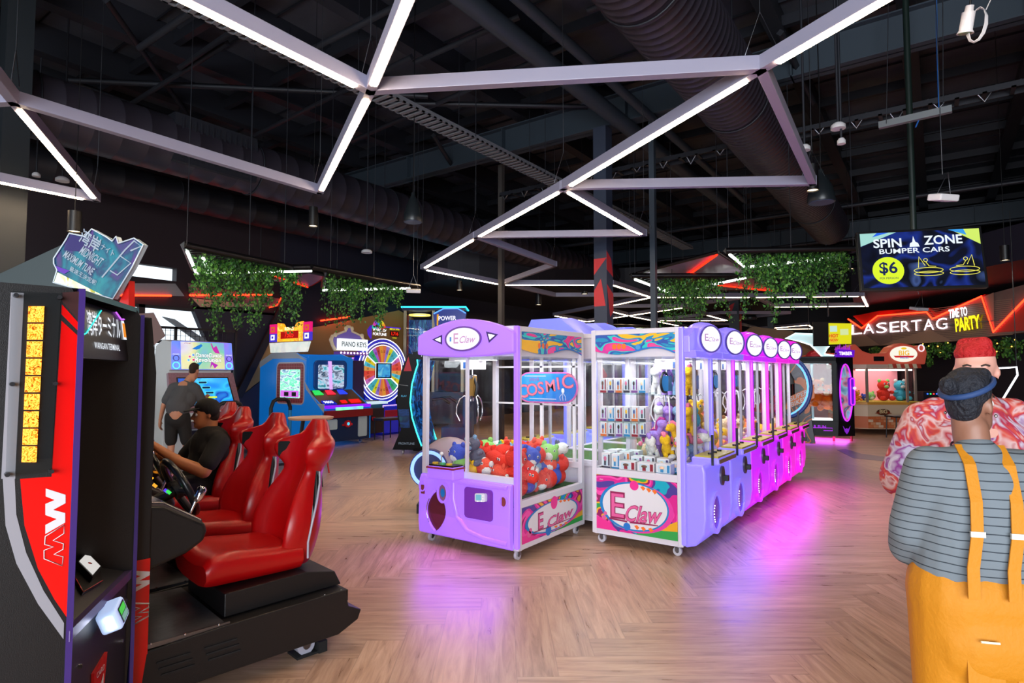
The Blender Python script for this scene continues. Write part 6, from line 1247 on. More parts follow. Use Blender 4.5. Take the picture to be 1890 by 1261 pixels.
# tall power game behind --------------------------------------------
p = at_d(800, 690, 17.0); t = thing('tower_game', 'tall glass tower game with cyan lit roof edge and POWER panel', 'arcade game', (p.x, p.y, 0), YAW)
q = MB(); q.box(-.85, .85, 0, .9, .1, 1.0, mat('navy_gloss', '141c48', .3)); 
for x in (-.86, -.05, .78):
    q.box(x, x+.08, -.02, .06, 1.0, 3.32, paint('b8b090', .3, .3)); q.box(x, x+.08, .84, .92, 1.0, 3.32, paint('8a8878', .3))
q.box(-.9, .9, -.04, .94, 3.32, 3.40, mat('navy_gloss', '141c48')); q.build('tower_frame', t)
MB().box(-.82, .82, .0, .008, 1.0, 3.3, GLASS).build('glazing', t)
q = MB(); q.tube([(-.92, .9, 3.42), (-.92, -.06, 3.42), (.92, -.06, 3.42), (.92, .9, 3.42)], .025, glow('30D8F0', 2.4), 6); q.build('cyan_edge', t)
q = MB(); q.prism([(-.8, 2.0), (-.1, 2.0), (-.1, 3.1), (-.8, 3.1)], -.5, -.48, printed('tower_back', ['0c1840', '2050a0', '101c48', '3080b0', '182a60'], 6, .45, .2, 1, (3, 3, .5), True), XF); q.build('back_board', t)
q = MB(); [q.tube([(-.45+.04*k, .3, 2.1), (-.47+.04*k, .3, 2.9-.03*k)], .008, glow('80A8F0', 1.2), 5) for k in range(7)]; q.tube([(-.45+.3*math.cos(R_(12*i)), .3+.3*math.sin(R_(12*i)), 3.22) for i in range(30)], .02, glow('E8D870', 1.3), 6, True); q.tube([(-.45+.2*math.cos(R_(12*i)), .3+.2*math.sin(R_(12*i)), 3.24) for i in range(30)], .016, glow('E8F0F0', 1.3), 6, True); q.tube([(-.76, .1, 1.9), (-.76, .1, 3.2)], .03, paint('a03828', .4), 6); q.build('inner_lights', t)
q = MB(); PW_ = frame((.0, -.12, 2.86), (1, 0, .02), (0, 0, 1)); q.prism([(.05, .0), (.85, .0), (.95, .35), (.70, .52), (.30, .52), (.0, .38)], -.04, 0, mat('power_panel', '0c1c50', .3, emis='1030A0', es=.5), PW_); q.tube([PW_ @ Vector((a, b, .01)) for a, b in ((.02, .36), (.30, .5), (.70, .5), (.93, .36))], .02, glow('5898F8', 1.6), 6); q.text('POWER', PW_ @ Matrix.Translation((.40, .22, 0)), .17, glow('F4F0FF', 1.3), .014, z=.01, fit=.5); q.prism([(.10, .02), (.14, .02), (.16, .34), (.11, .34)], 0, .012, glow('E0A020', 1), PW_); q.build('power_panel', t)

# curved shooter pod ------------------------------------------------
p = at_d(790, 838, 11.4); t = thing('shooter_pod', 'black curved shooter pod with cyan light arcs, behind the large purple crane', 'arcade game', (p.x, p.y, 0), YAW-.12)
arc = [(-.62, .10), (-.72, .0+.02), (-.70, .04)]
outer = [(-.40, 1.92), (-.52, 1.66), (-.60, 1.32), (-.625, .98), (-.60, .66), (-.54, .46), (-.70, .08)]
inner_ = [(-.10, .08), (-.22, .34), (-.30, .66), (-.36, .98), (-.34, 1.32), (-.26, 1.62), (-.22, 1.88)]
for y0, nm in ((0, 'near_arc_panel'), (1.15, 'far_arc_panel')):
    q = MB(); q.prism([(a, z) for a, z in outer]+[(a, z) for a, z in inner_], -(y0+.08), -y0, mat('pod_black', '06080e', .35, spec=.3), XF); q.build('arc_panel', t, bevel=.008)
q = MB(); q.flat([(-.40, 1.86), (-.49, 1.58), (-.33, 1.58)], .004, paint('c01830', .3), XF); q.flat([(-.60, .85), (-.38, .85), (-.36, .5), (-.54, .5)], .003, printed('pod_print', ['081830', '0c3a78', '0a2048', '104a60'], 6, .25, .3, 1, smooth=True), XF)
q.text('PLAY', XF @ Matrix.Translation((-.48, 1.1, 0)), .05, glow('60C0E8', .8), z=.006); q.text('FRONTLINE', XF @ Matrix.Translation((-.42, .20, 0)), .06, glow('90A0B0', .6), z=.006); q.tube([XF @ Vector(v) for v in ((-.58, 1.32, .005), (-.40, 1.30, .005))], .004, WHITE, 4)
q.build('arc_print', t)
for y0 in (-.02, 1.12):
    q = MB(); q.tube([(a+.02, y0, z) for a, z in ((-.24, 1.80), (-.23, 1.70), (-.27, 1.58), (-.34, 1.32), (-.37, .98), (-.33, .70), (-.24, .42), (-.14, .16))], .014, glow('40F0E8', 2.2), 8); q.build('cyan_arc', t)
q = MB(); q.loft([[(x, .06, z), (x, 1.18, z), (x+.04, 1.18, z), (x+.04, .06, z)] for x, z in ((-.16, .1), (-.30, .66), (-.35, .98), (-.32, 1.32), (-.22, 1.8))], printed('pod_screen', ['060a18', '0c2850', '081838', '1858a0', '0a1430', '101830'], 4.5, .9, .2, 1.2, smooth=True, detail=4), smooth=False); q.build('curved_screen', t)
q = MB(); q.box(-.30, .9, -.05, 1.25, 1.80, 1.95, mat('pod_black', '0b0e18')); M = frame((0, -.055, 0), (1, 0, 0), (0, 0, 1)); q.text('HALO', M @ Matrix.Translation((.0, 1.885, 0)), .10, glow('D0E0E8', 1.1), .006, z=.004); q.text('FIRETEAM', M @ Matrix.Translation((.0, 1.825, 0)), .04, glow('A0B0B8', .9), .002, z=.004); q.build('canopy', t)
q = MB(); q.box(-.30, .9, .0, 1.2, .06, .14, mat('pod_black', '0b0e18')); q.box(.2, .7, .2, 1.0, .14, .5, mat('pod_seat', '123a78', .4)); q.box(.62, .75, .2, 1.0, .5, 1.1, mat('pod_seat', '123a78', .4)); q.build('seat_bench', t, bevel=.02)
for x, y in ((-.5, .04), (-.4, 1.2), (.8, .04)): caster(t, x, y, .03)
q = MB(); q.tube([(.35, .3, .95), (.2, .3, 1.05), (.0, .3, 1.02)], .03, BLACK, 8); q.tube([(.35, .9, .95), (.2, .9, 1.05), (.0, .9, 1.02)], .03, BLACK, 8); q.build('mounted_gun', t)

# race bike wheel-like machine left of the purple crane (white shell with blue lit wheel)
p = at_d(768, 874, 6.6); t = thing('kiddie_ride', 'white rounded ride with blue lit wheel, peeking out left of the purple crane', 'ride', (p.x, p.y, 0), YAW)
q = MB(); q.ell((.34, .25, .42), (.36, .26, .40), paint('a898a8', .35), 24, 14); q.build('shell', t); q = MB(); M = frame((.12, .0, .50), (1, 0, 0), (0, 0, 1)); q.cyl((.14, -.02, .50), (.14, .1, .50), .21, paint('203070', .35), 28); q.tube([(.14+.18*math.cos(R_(12*i)), -.03, .50+.18*math.sin(R_(12*i))) for i in range(30)], .02, glow('90B8FF', 1.6), 6, True); q.build('lit_wheel', t)
q = MB(); q.box(0, .7, .05, .45, 0, .1, BLACK); q.build('base', t)

# tables and stools -------------------------------------------------
OAK = mat('pale_table_top', 'c8a084', .35)
def table(x, y, label, h=.96, r=.29):
    t = thing('bar_table', label, 'table', (x, y, 0)); q = MB(); q.lathe([(r*.96, h-.03), (r, h-.015), (r, h)], (0, 0, 0), OAK, 40); q.build('table_top', t)
    for k in range(3):
        a = R_(100+120*k); MB().tube([(.10*math.cos(a), .10*math.sin(a), h-.03), (.22*math.cos(a), .22*math.sin(a), .0)], .022, BLACK, 8, rs=[.026, .018]).build('leg', t)
def stool(x, y, label, h=.66, r=.17):
    t = thing('bar_stool', label, 'stool', (x, y, 0)); q = MB(); q.lathe([(r*.92, h-.03), (r, h-.015), (r, h)], (0, 0, 0), OAK, 28); q.build('seat', t)
    for k in range(4):
        a = R_(45+90*k); MB().tube([(.09*math.cos(a), .09*math.sin(a), h-.03), (.19*math.cos(a), .19*math.sin(a), .0)], .013, BLACK if k else paint('c03020', .4), 8).build('leg', t)
    q = MB(); q.tube([(.15*math.cos(R_(45+90*k)), .15*math.sin(R_(45+90*k)), .25) for k in range(4)], .008, BLACK, 6, True); q.build('footrest', t)
p = at_d(574, 770, 8.0); table(p.x, p.y, 'small round bar table with pale top and splayed black legs, behind the red seats')
p = at_d(585, 800, 9.3); stool(p.x, p.y, 'pale-topped bar stool right behind the small round table')
p = at_d(562, 806, 8.8); stool(p.x, p.y, 'pale-topped bar stool left of and nearer than the other stool', .63)
# ---------------------------------------------------------------- games at the right end of the hall
# black teddy bear cutter game
a0 = at_z(1478, 822); b0 = at_d(1548, 690, 13.4); p = at_d(1548, 815, 13.5)
t = thing('bear_prize_machine', 'black prize machine with violet neon oval and orange teddy bears inside', 'prize machine', (p.x, p.y, 0), YAW-R_(20))
TW1 = .90; BK1 = mat('black_gloss', '08070c', .45, spec=.3); VN = glow('B828F8', 2.0)
# local: x from -TW1 (left) to 0 is the side window, then the door flank turns away to the right
q = MB()
q.prism([(-TW1, .12), (0, .12), (0, 1.95), (-TW1+.1, 1.95), (-TW1, 1.90)], 0, .0, BK1, XF) if False else None
for x0, x1, z0, z1 in ((-TW1, 0, .12, .46), (-TW1, 0, 1.76, 1.90), (-TW1, -TW1+.10, .46, 1.76), (-.10, 0, .46, 1.76)): q.box(x0, x1, 0, .04, z0, z1, BK1)
q.box(-TW1, 0, .9, .95, .12, 1.9, BK1) if False else None
q.box(-TW1, -.0, .0, .95, .12, .44, BK1); q.box(-TW1, .0, .0, .95, 1.80, 1.92, BK1); q.box(-TW1, -TW1+.06, .88, .95, .44, 1.8, BK1)
q.build('cabinet', t, bevel=.01)
q = MB(); q.prism(rrect(-TW1+.10, -.10, .48, 1.74, .04), -.02, -.012, GLASS, XF); q.build('side_glass', t)
q = MB(); q.box(-TW1+.05, -.02, .05, .9, .45, .47, glow('E8F0F0', 1.5)); q.box(-TW1+.08, -.06, .05, .85, 1.76, 1.785, glow('E8F8FF', 2)); q.cyl((-TW1*.5, .5, .46), (-TW1*.5, .5, 1.78), .03, paint('88a8b8', .3, .4), 12); q.build('interior', t)  # emission put on the deck surface brightens the bears from below
L_ = lamp('machine_light', 'AREA', (0, 0, 0), .3, (.85, .95, 1), (0, 0, 0), .7, .7); L_.parent = t; L_.location = (-TW1/2, .45, 1.74)
# door flank: turned to face right
dfr = frame((0, 0, 0), (.62, .36, 0), (0, 0, 1)); q = MB(); dW = .42
q.prism([(0, .12), (dW, .12), (dW, 1.98), (0, 2.0)]+[], -.03, 0, BK1, dfr); q.build('door_panel', t)
q = MB(); cx, cz = dW*.5, 1.10
q.prism(oval(cx, cz, .145, .62, 40), .002, .008, printed('bear_door_glass', ['5a88a0', '90b8c8', 'c87890', '3a5070', 'a0c0d0'], 4, .45, .15, .6, smooth=True), dfr); q.build('door_glass', t)
q = MB(); q.tube([dfr @ Vector((cx+.155*math.cos(R_(9*i)), cz+.64*math.sin(R_(9*i)), .02)) for i in range(40)], .014, VN, 6, True); q.tube([dfr @ Vector((a, b, .05)) for a, b in rrect(.30, .40, .82, 1.42, .05)], .012, VN, 6, True); q.build('neon_oval', t)
q = MB(); q.prism(rrect(.26, .42, .80, 1.44, .05), .0, .04, mat('violet_console', '5a18a0', .3, emis='6018C0', es=.6), dfr); q.ell(dfr @ Vector((.38, 1.2, .08)), .035, glow('F0E0FF', 1), 10, 8); q.build('control_pod', t)
q = MB(); q.prism([(-.02, 1.90), (dW+.02, 1.90), (dW+.04, 2.06), (.04, 2.08)], -.06, .02, mat('violet_header', '5010a0', .3, emis='6818D0', es=.7), dfr); q.text('TIMBER', dfr @ Matrix.Translation((.22, 1.98, 0)), .11, glow('F8F0FF', 2), .01, z=.024, fit=.34); q.build('header', t)
q = MB(); q.tube([(-TW1+.3, -.01, .24), (-TW1+.12, -.01, .24), (-TW1+.12, -.01, .30), (-.12, -.01, .30), (-.12, -.01, .24), (-.3, -.01, .24)], .004, VN, 4); q.text('BEAR FUN', XF @ Matrix.Translation((-TW1/2, .32, 0)), .10, glow('B030F0', 1.1), .008, z=.012, fit=.4); q.flat([(cx-.10, .36), (cx-.04, .28), (cx, .30), (cx+.04, .28), (cx+.10, .36), (cx+.05, .22), (cx, .16), (cx-.05, .22)], .004, glow('8828D0', .8), dfr); q.build('base_print', t)
q = MB()
for k in range(8): a = .06*k; q.cone(dfr @ Vector((.05*k+.0, 2.06, -.02)), dfr @ Vector((.05*k+.02, 2.14+.03*(k % 3), -.02)), .025, .006, mat('pink_tree', 'b038c0', .4, emis='B030D0', es=.5), 6)
q.build('pink_crest', t)
for x, y in ((-.8, .1), (-.08, .1), (-.8, .85), (.3, .25)): MB().cyl((x, y, 0), (x, y, .12), .025, paint('b02840', .4), 10).build('foot', t)
lamp('bear_floor_glow', 'AREA', (p.x-.3, p.y+.3, .10), 16, (.75, .1, 1), (0, 0, 0), .9, .9)
BT = t; M0 = Matrix.Translation(BT.location) @ Matrix.Rotation(YAW-R_(20), 4, 'Z')
for k, (x, y, z, s, rz, nm) in enumerate([(-.42, .30, .80, 2.5, .3, 'nearest the glass'), (-.15, .34, .70, 2.4, -.4, 'hanging right of the nearest'), (-.74, .45, .78, 2.2, .5, 'at the left of the trio')]):
    v = M0 @ Vector((x, y, z)); o = put_plush('sitting', 'e86a08', 'f0c090', v, (R_(10), 0, YAW-.2+rz), s, 'orange teddy bear %s in the black prize machine' % nm, 'teddy bear', 'orange teddy bears')
    MB_ = None
CN['f08a1a'] = 'bright orange'

# racing bike machine
p = at_d(1478, 815, 12.8); t = thing('bike_game', 'motorbike game with orange SUPER BIKES 3 side print, behind the pink cranes', 'arcade game', (p.x, p.y, 0), YAW-R_(25))
q = MB(); PO = [(-.5, .06), (.28, .06), (.24, .4), (.18, 1.0), (.12, 1.4), (.0, 1.75), (-.25, 1.98), (-.5, 2.0), (-.5, 1.8), (-.25, 1.7), (-.1, 1.4), (-.1, .9), (-.5, .6)]
q.prism(PO, 0, .10, printed('bike_side', ['1a1420', '2a2030', '18141c', 'c06018', '281c30', '404050', '181820'], 2.2, .08, .3, 1.2), XF); q.build('side_panel', t, bevel=.01)
q = MB(); q.prism([(-.30, .75), (.28, 1.02), (.28, 1.30), (-.22, 1.02)], -.0, .115, paint('e8741a', .35), XF); q.build('orange_flash', t)
q = MB(); T = XF @ Matrix.Translation((-.02, 1.06, 0)) @ Matrix.Rotation(R_(26), 4, 'Z'); q.text('SUPER', T, .13, WHITE, .012, z=.12, shear=.3, fit=.38); T = XF @ Matrix.Translation((.02, .95, 0)) @ Matrix.Rotation(R_(26), 4, 'Z'); q.text('BIKES 3', T, .13, WHITE, .012, z=.12, shear=.3, fit=.42); q.build('side_lettering', t)
q = MB(); q.tube([(-.36+.52*math.cos(R_(a)), -.14, 1.25+.62*math.sin(R_(a))) for a in range(-80, 90, 10)], .018, glow('6AB8F8', 1.6), 8); q.tube([(-.30+.52*math.cos(R_(a)), -.12, 1.25+.66*math.sin(R_(a))) for a in range(-80, 90, 10)], .035, mat('blue_arc', '2a50a0', .3), 8); q.build('blue_arc', t)
q = MB(); q.box(-1.1, -.2, .3, .8, .06, .5, BLACK); q.ell((-.7, .5, .75), (.35, .12, .12), paint('d02818', .3), 16, 8); q.ell((-.45, .5, .95), (.14, .1, .1), paint('d02818', .3), 12, 8); q.build('red_bike', t)
q = MB(); q.box(-.3, .0, .2, 1.2, 1.3, 1.85, BLACK); q.build('monitor', t)

# pink BIG prize machine
p = at_d(1640, 795, 15.2); t = thing('big_prize_machine', 'pink and cream prize house with BIG oval sign and striped awning', 'prize machine', (p.x, p.y, 0), YAW-R_(2))
CRM = paint('d8c0a0', .4); CORAL = mat('coral_plastic', 'd0604a', .35, emis='C84838', es=.25)
H_ = .86
octo = [(-H_, .25), (-.50, 0), (.50, 0), (H_, .25), (H_, 1.3), (-H_, 1.3)]
q = MB(); q.prism(octo, .12, .74, CRM); q.build('base_cabinet', t, bevel=.01)
q = MB(); q.prism([(a*1.01, b-.01) for a, b in octo], .14, .44, paint('c86838', .5))
for r in range(4):
    for k in range(8):
        x0 = -.50+.125*k+(.06 if r % 2 else 0); q.box(x0, min(x0+.115, .5), -.02, -.01, .16+.07*r, .222+.07*r, paint(['d87848', 'e09868', 'e8c8a8', 'c86838'][(k+r) % 4], .5))
q.build('brick_skirt', t)
q = MB(); q.prism([(a*1.06, b-.05) for a, b in octo], .74, .80, paint('d89838', .4)); q.build('counter_rim', t)
q = MB()
for (x, y) in octo[:4]: q.box(x-.025, x+.025, y-.02, y+.03, .80, 1.66, paint('a8988c', .35, .4))
q.build('window_posts', t)
q = MB(); q.add([(a, b, z) for z in (.82, 1.64) for a, b in octo], [(0, 1, 7, 6), (1, 2, 8, 7), (2, 3, 9, 8), (3, 4, 10, 9), (5, 0, 6, 11)], GLASS); q.build('glazing', t)
q = MB(); q.box(-.8, .8, .9, .92, .82, 1.64, mat('pink_interior', 'e89098', .5, emis='E89098', es=.35)); q.box(-.7, .7, .1, .14, 1.60, 1.64, glow('FFF8F0', 3)); q.box(-.82, .82, .02, 1.2, .80, .82, paint('e8c848', .5)); q.build('interior', t)
L_ = lamp('machine_light', 'AREA', (0, 0, 0), 6, (1, .95, .9), (0, 0, 0), 1.3, .8); L_.parent = t; L_.location = (0, .55, 1.60)
q = MB(); q.prism([(a*1.04, b-.03) for a, b in octo], 1.66, 1.76, paint('c8b8a8', .4)); q.build('roof_rim', t)
q = MB()
for k in range(8):
    x0 = .0+.10*k; q.add([(x0, -.06, 1.80), (x0+.10, -.06, 1.80), (x0+.10, -.12, 1.66), (x0, -.12, 1.66)], [(0, 1, 2, 3)], paint('c84838' if k % 2 else 'e8d8b8', .4))
q.build('awning', t)
q = MB(); prf = [(-.95, 1.76), (.92, 1.76), (.98, 2.05), (.93, 2.22), (.80, 2.25), (.75, 2.15), (.62, 2.25), (.36, 2.30), (.10, 2.20), (-.02, 2.05), (-.42, 2.03), (-.62, 2.10), (-.80, 2.28), (-.98, 2.20)]; q.prism(prf, -.3, .08, CORAL, XF); q.build('scalloped_roof', t, bevel=.03, bseg=3)
q = MB(); RF = frame((0, -.08, 0), (1, 0, 0), (0, 0, 1)); q.prism(oval(.38, 2.02, .33, .20, 36), 0, .03, glow('F4F0E0', 1.0), RF); q.text('BIG', RF @ Matrix.Translation((.38, 2.04, 0)), .17, glow('E8B010', 1), .02, z=.034, fit=.26); q.flat([(.12, 1.98), (.64, 1.98), (.60, 1.93), (.16, 1.93)], .033, glow('D02828', .9), RF); q.text('PRIZES', RF @ Matrix.Translation((.38, 1.92, 0)), .07, glow('2858C0', .9), .006, z=.036); q.flat(oval(.38, 2.16, .07, .03, 12), .033, glow('E8C030', 1), RF); q.build('oval_sign', t)
q = MB(); q.prism(rrect(-.36, -.10, 1.84, 1.96, .01), .0, .01, BLACK, RF); q.build('counter_display', t)
q = MB(); q.tube([(.82+.07*math.cos(R_(20*i)), -.10, 2.17+.08*math.sin(R_(20*i))) for i in range(18)], .014, glow('F0E0F0', 1.2), 6, True); q.build('ring_light', t)
q = MB(); q.text('BIG', XF @ Matrix.Translation((-.12, .56, 0)), .13, paint('f0d8a0', .4), .014, z=.016); q.flat([(-.34, .52), (-.22, .56), (-.22, .50)], .012, paint('8a3018', .4), XF); q.flat([(.10, .52), (-.02, .56), (-.02, .50)], .012, paint('8a3018', .4), XF); q.flat(oval(-.12, .55, .17, .08, 20), .008, paint('5a2c14', .4), XF); q.build('base_emblem', t)
M0 = Matrix.Translation(t.location) @ Matrix.Rotation(YAW-R_(2), 4, 'Z')
for x, y, kind, c1, c2, s, nm in ((-.3, .5, 'round', '3a52b8', 'd8d8d4', 1.0, 'dark blue round prize toy low in the pink prize house'), (-.55, .4, 'sitting', 'f08a2a', 'e8b818', 1.1, 'orange sitting prize toy at the left of the pink prize house'), (.2, .5, 'sitting', 'd6301f', '8cc86a', 2.2, 'big red prize toy on a stand in the pink prize house'), (.62, .5, 'sitting', '4ab0c8', 'd8d8d4', 2.2, 'big turquoise prize toy at the right of the pink prize house'), (-.1, .6, 'round', '8cc86a', 'd8d8d4', 1.3, 'green round prize toy in the pink prize house')):
    put_plush(kind, c1, c2, M0 @ Vector((x, y, .82)), (0, 0, YAW), s, nm, 'prize toy', None)
# pink machine behind with white neon animal, tan board
p = at_d(1540, 680, 18.5); t = thing('candy_game', 'pink rounded game top seen between the bear machine and the prize house', 'arcade game', (p.x, p.y, 0), YAW)
q = MB(); q.box(-1.0, .8, 0, .8, 0, 1.9, paint('a84858', .4)); q.ell((-.1, .3, 1.95), (.9, .4, .22), CORAL, 24, 10); q.ell((-.55, .1, 2.0), (.28, .25, .25), paint('c02838', .3), 16, 10); q.build('body', t)
p = at_d(1495, 640, 18); t = thing('neon_dragon_sign', 'white neon-lit outline creature sign above the pink crane headers', 'neon sign', p, YAW)
NP = [(-.75, .25), (-.45, .40), (.1, .38), (.4, .30), (.62, .42), (.60, .25), (.74, .40), (.72, .16), (.50, -.05), (.42, -.22), (.9, -.30), (.72, -.42), (.60, -.34), (.50, -.55), (.42, -.38), (.15, -.1), (.0, .05), (-.3, .15)]
q = MB(); q.prism(NP, -.03, 0, mat('neon_plate', 'c8e8f0', .4, emis='D0F0F8', es=.5), XF); q.build('plate', t); q = MB(); q.tube([(a, -.03, b) for a, b in NP], .018, glow('D8FCFF', 2.2), 6, True); q.build('neon_outline', t); MB().cyl((0, .05, .3), (0, .05, 3.5), .012, STL, 6).build('hanger', t)
p = at_d(1440, 700, 20); tq = thing('tan_partition', 'tan faceted partition board behind the pink crane machines', 'partition', (p.x, p.y, 0), YAW)
q = MB(); q.prism([(-2.2, 0), (1.7, 0), (1.7, 2.3), (1.3, 2.25), (.45, 2.95), (-.9, 3.1), (-2.2, 2.2)], -.1, 0, paint('6e5c4c', .5), XF); q.build('board', tq); q = MB(); q.prism([(-.2, .2), (1.3, .2), (1.3, 2.2), (.3, 2.6), (-.2, 2.4)], 0, .02, paint('857059', .5), XF); q.build('facet', tq)
# black folding table frame by the prize house
p = at_d(1668, 800, 14.2); t = thing('side_table', 'small black side table standing right in front of the prize house', 'table', (p.x, p.y, 0), YAW)
MB().box(-.32, .32, -.2, .2, .50, .53, BLACK).build('table_top', t)
for x in (-.3, .3):
    for y in (-.18, .18): MB().cyl((x, y, 0), (x*.92, y, .5), .014, BLACK, 8).build('leg', t)
# blue fairy console far right
p = at_d(1712, 740, 15.5); t = thing('console_cabinet', 'dark cabinet with blue lights right of the prize house', 'arcade game', (p.x, p.y, 0), YAW)
q = MB(); q.box(-.1, .9, 0, .6, 0, 1.05, DARK); q.build('body', t); q = MB(); [q.ell((.0+.08*k, -.01, 1.0), .018, glow(['3060FF', '30E060', 'FF3030'][k % 3], 3), 8, 6) for k in range(5)]; [q.ell((.02, -.01, .82-.1*k), .035, glow('3048FF', 2), 8, 6) for k in range(2)]; q.build('coloured_lights', t)
# hexagon light on the right wall, seen beside the visitor
p = at_d(1862, 690, 9.0); t = thing('hexagon_light', 'white line light bent like a hexagon corner beside the tie-dye visitor', 'neon light', p, YAW)
q = MB(); q.tube([(-.25, 0, .08), (.0, 0, .09), (.12, 0, .10), (.13, 0, -.02), (-.15, 0, -.45)], .014, glow('F0F4FF', 2), 6); q.build('light_line', t); q = MB(); q.tube([(.13, .01, 0), (.13, .01, 2.5)], .006, BLACK, 5); q.build('hanger', t)
# ---------------------------------------------------------------- people
DG = bpy.context.evaluated_depsgraph_get()
def fuse(name, parts, m, vox, parent, smooth=4, keep=None):
    """one continuous skin grown round overlapping tapered limbs and ellipsoids"""
    q = MB()
    for p in parts:
        if p[0] == 'e': q.ell(p[1], p[2], m, 20, 14)
        else:
            _, pts, rs = p; pts = [Vector(v) for v in pts]
            for a, b, r0, r1 in zip(pts, pts[1:], rs, rs[1:]): q.cone(a, b, r0, r1, m, 16)
            for a, r in zip(pts, rs): q.ell(a, r, m, 14, 10)
    o = q.build(name, None)
    r = o.modifiers.new('r', 'REMESH'); r.mode = 'VOXEL'; r.voxel_size = vox; r.use_smooth_shade = True
    s = o.modifiers.new('s', 'SMOOTH'); s.iterations = smooth; s.factor = .6
    bpy.context.view_layer.update(); dg = bpy.context.evaluated_depsgraph_get()
    me = bpy.data.meshes.new_from_object(o.evaluated_get(dg)); o.modifiers.clear(); old = o.data; o.data = me; bpy.data.meshes.remove(old)
    me.materials.clear(); me.materials.append(m)
    for p in me.polygons: p.use_smooth = True
    o.parent = parent; return o
def hand(c, d, up, s=1.0, curl=.5, thumb=1, grip=None):
    """palm and five separate fingers; c wrist, d pointing direction, up back of the hand"""
    c = Vector(c); d = Vector(d).normalized(); up = Vector(up).normalized(); x = d.cross(up).normalized()*thumb; up = x.cross(d)*thumb
    P = [('c', [c, c+d*.045*s, c+d*.085*s], [.024*s, .030*s, .028*s]), ('c', [c+x*.018*s+d*.03*s, c+x*.024*s+d*.085*s], [.018*s, .015*s]), ('c', [c-x*.018*s+d*.03*s, c-x*.024*s+d*.08*s], [.018*s, .014*s])]
    for k, (o, L) in enumerate(((.030, .070), (.010, .078), (-.010, .073), (-.029, .058))):
        a = c+x*o*s+d*.085*s; b = a+(d*math.cos(curl*.6)-up*math.sin(curl*.6))*L*.45*s; e = b+(d*math.cos(curl*1.5)-up*math.sin(curl*1.5))*L*.32*s; f = e+(d*math.cos(curl*2.3)-up*math.sin(curl*2.3))*L*.25*s
        P.append(('c', [a, b, e, f], [.0095*s, .0088*s, .008*s, .0068*s]))
    a = c+x*.022*s+d*.02*s; b = a+(x*.7+d*.6-up*.2).normalized()*.04*s; e = b+(x*.2+d*.9-up*.4).normalized()*.03*s
    P.append(('c', [a, b, e], [.014*s, .0105*s, .0085*s])); return P
def head_parts(c, f, r, s=1.0):
    """c centre of the skull, f where the face looks, r the wearer's right"""
    c, f, r = Vector(c), Vector(f).normalized(), Vector(r).normalized(); u = r.cross(f).normalized()
    V = lambda a, b, z: c+f*a*s+r*b*s+u*z*s
    return [('e', V(-.012, 0, .035), (.080*s, .080*s, .088*s)), ('c', [V(.02, 0, .0), V(.035, 0, -.055), V(.05, 0, -.085)], [.066*s, .055*s, .030*s]), ('c', [V(-.03, 0, -.03), V(-.03, 0, -.12)], [.056*s, .052*s]),
            ('c', [V(.082, 0, .015), V(.102, 0, -.022)], [.010*s, .014*s]), ('c', [V(.078, -.018, -.055), V(.078, .018, -.055)], [.010*s, .010*s]), ('c', [V(.072, -.035, .03), V(.072, .035, .03)], [.012*s, .012*s]),
            ('e', V(-.008, .080, -.005), (.013*s, .013*s, .028*s)), ('e', V(-.008, -.080, -.005), (.013*s, .013*s, .028*s)), ('e', V(.072, 0, -.085), (.022*s, .022*s, .018*s))]
def face_bits(root, c, f, r, s=1.0, brow='2a1c16'):
    c, f, r = Vector(c), Vector(f).normalized(), Vector(r).normalized(); u = r.cross(f).normalized(); V = lambda a, b, z: c+f*a*s+r*b*s+u*z*s
    q = MB()
    for k in (-1, 1): q.ell(V(.076, k*.032, .006), .012*s, paint('e8e4e0', .3), 12, 8); q.ell(V(.086, k*.032, .006), .0055*s, paint('2a2018', .3), 8, 6)
    q.build('eyes', root); q = MB()
    for k in (-1, 1): q.tube([V(.082, k*.018, .030), V(.084, k*.034, .036), V(.074, k*.05, .030)], .004*s, paint(brow, .8), 6)
    q.build('eyebrows', root)
    q = MB(); q.tube([V(.085, -.022, -.056), V(.092, 0, -.054), V(.085, .022, -.056)], .0055*s, mat('lips', 'a05048', .45), 8); q.build('lips', root)
def hair(root, c, f, r, m, s=1.0, low=.0, extra=()):
    c, f, r = Vector(c), Vector(f).normalized(), Vector(r).normalized(); u = r.cross(f).normalized(); V = lambda a, b, z: c+f*a*s+r*b*s+u*z*s
    P = [('e', V(-.022, 0, .052), (.086*s, .086*s, .082*s)), ('e', V(-.045, 0, .01-low), (.062*s, .078*s, .075*s)), ('c', [V(.035, -.03, .10), V(.035, .03, .10)], [.032*s, .032*s])]
    return fuse('hair', P+[('c', [V(*a) for a in p], [x*s for x in rr]) for p, rr in extra], m, .007, root, 3)

SKIN = mat('skin_light', 'c08a70', .5); SKIN2 = mat('skin_tan', 'b8764c', .5); SKIN3 = mat('skin_brown', '8a5f4c', .5); SKIN4 = mat('skin_fair', 'd8a090', .5)
TEE_B = mat('black_cotton', '0c0b0d', .85); TEE_G = mat('grey_cotton', '4a4e55', .85, bump=.2, bscale=30); SHORT = mat('black_shorts', '121418', .8)
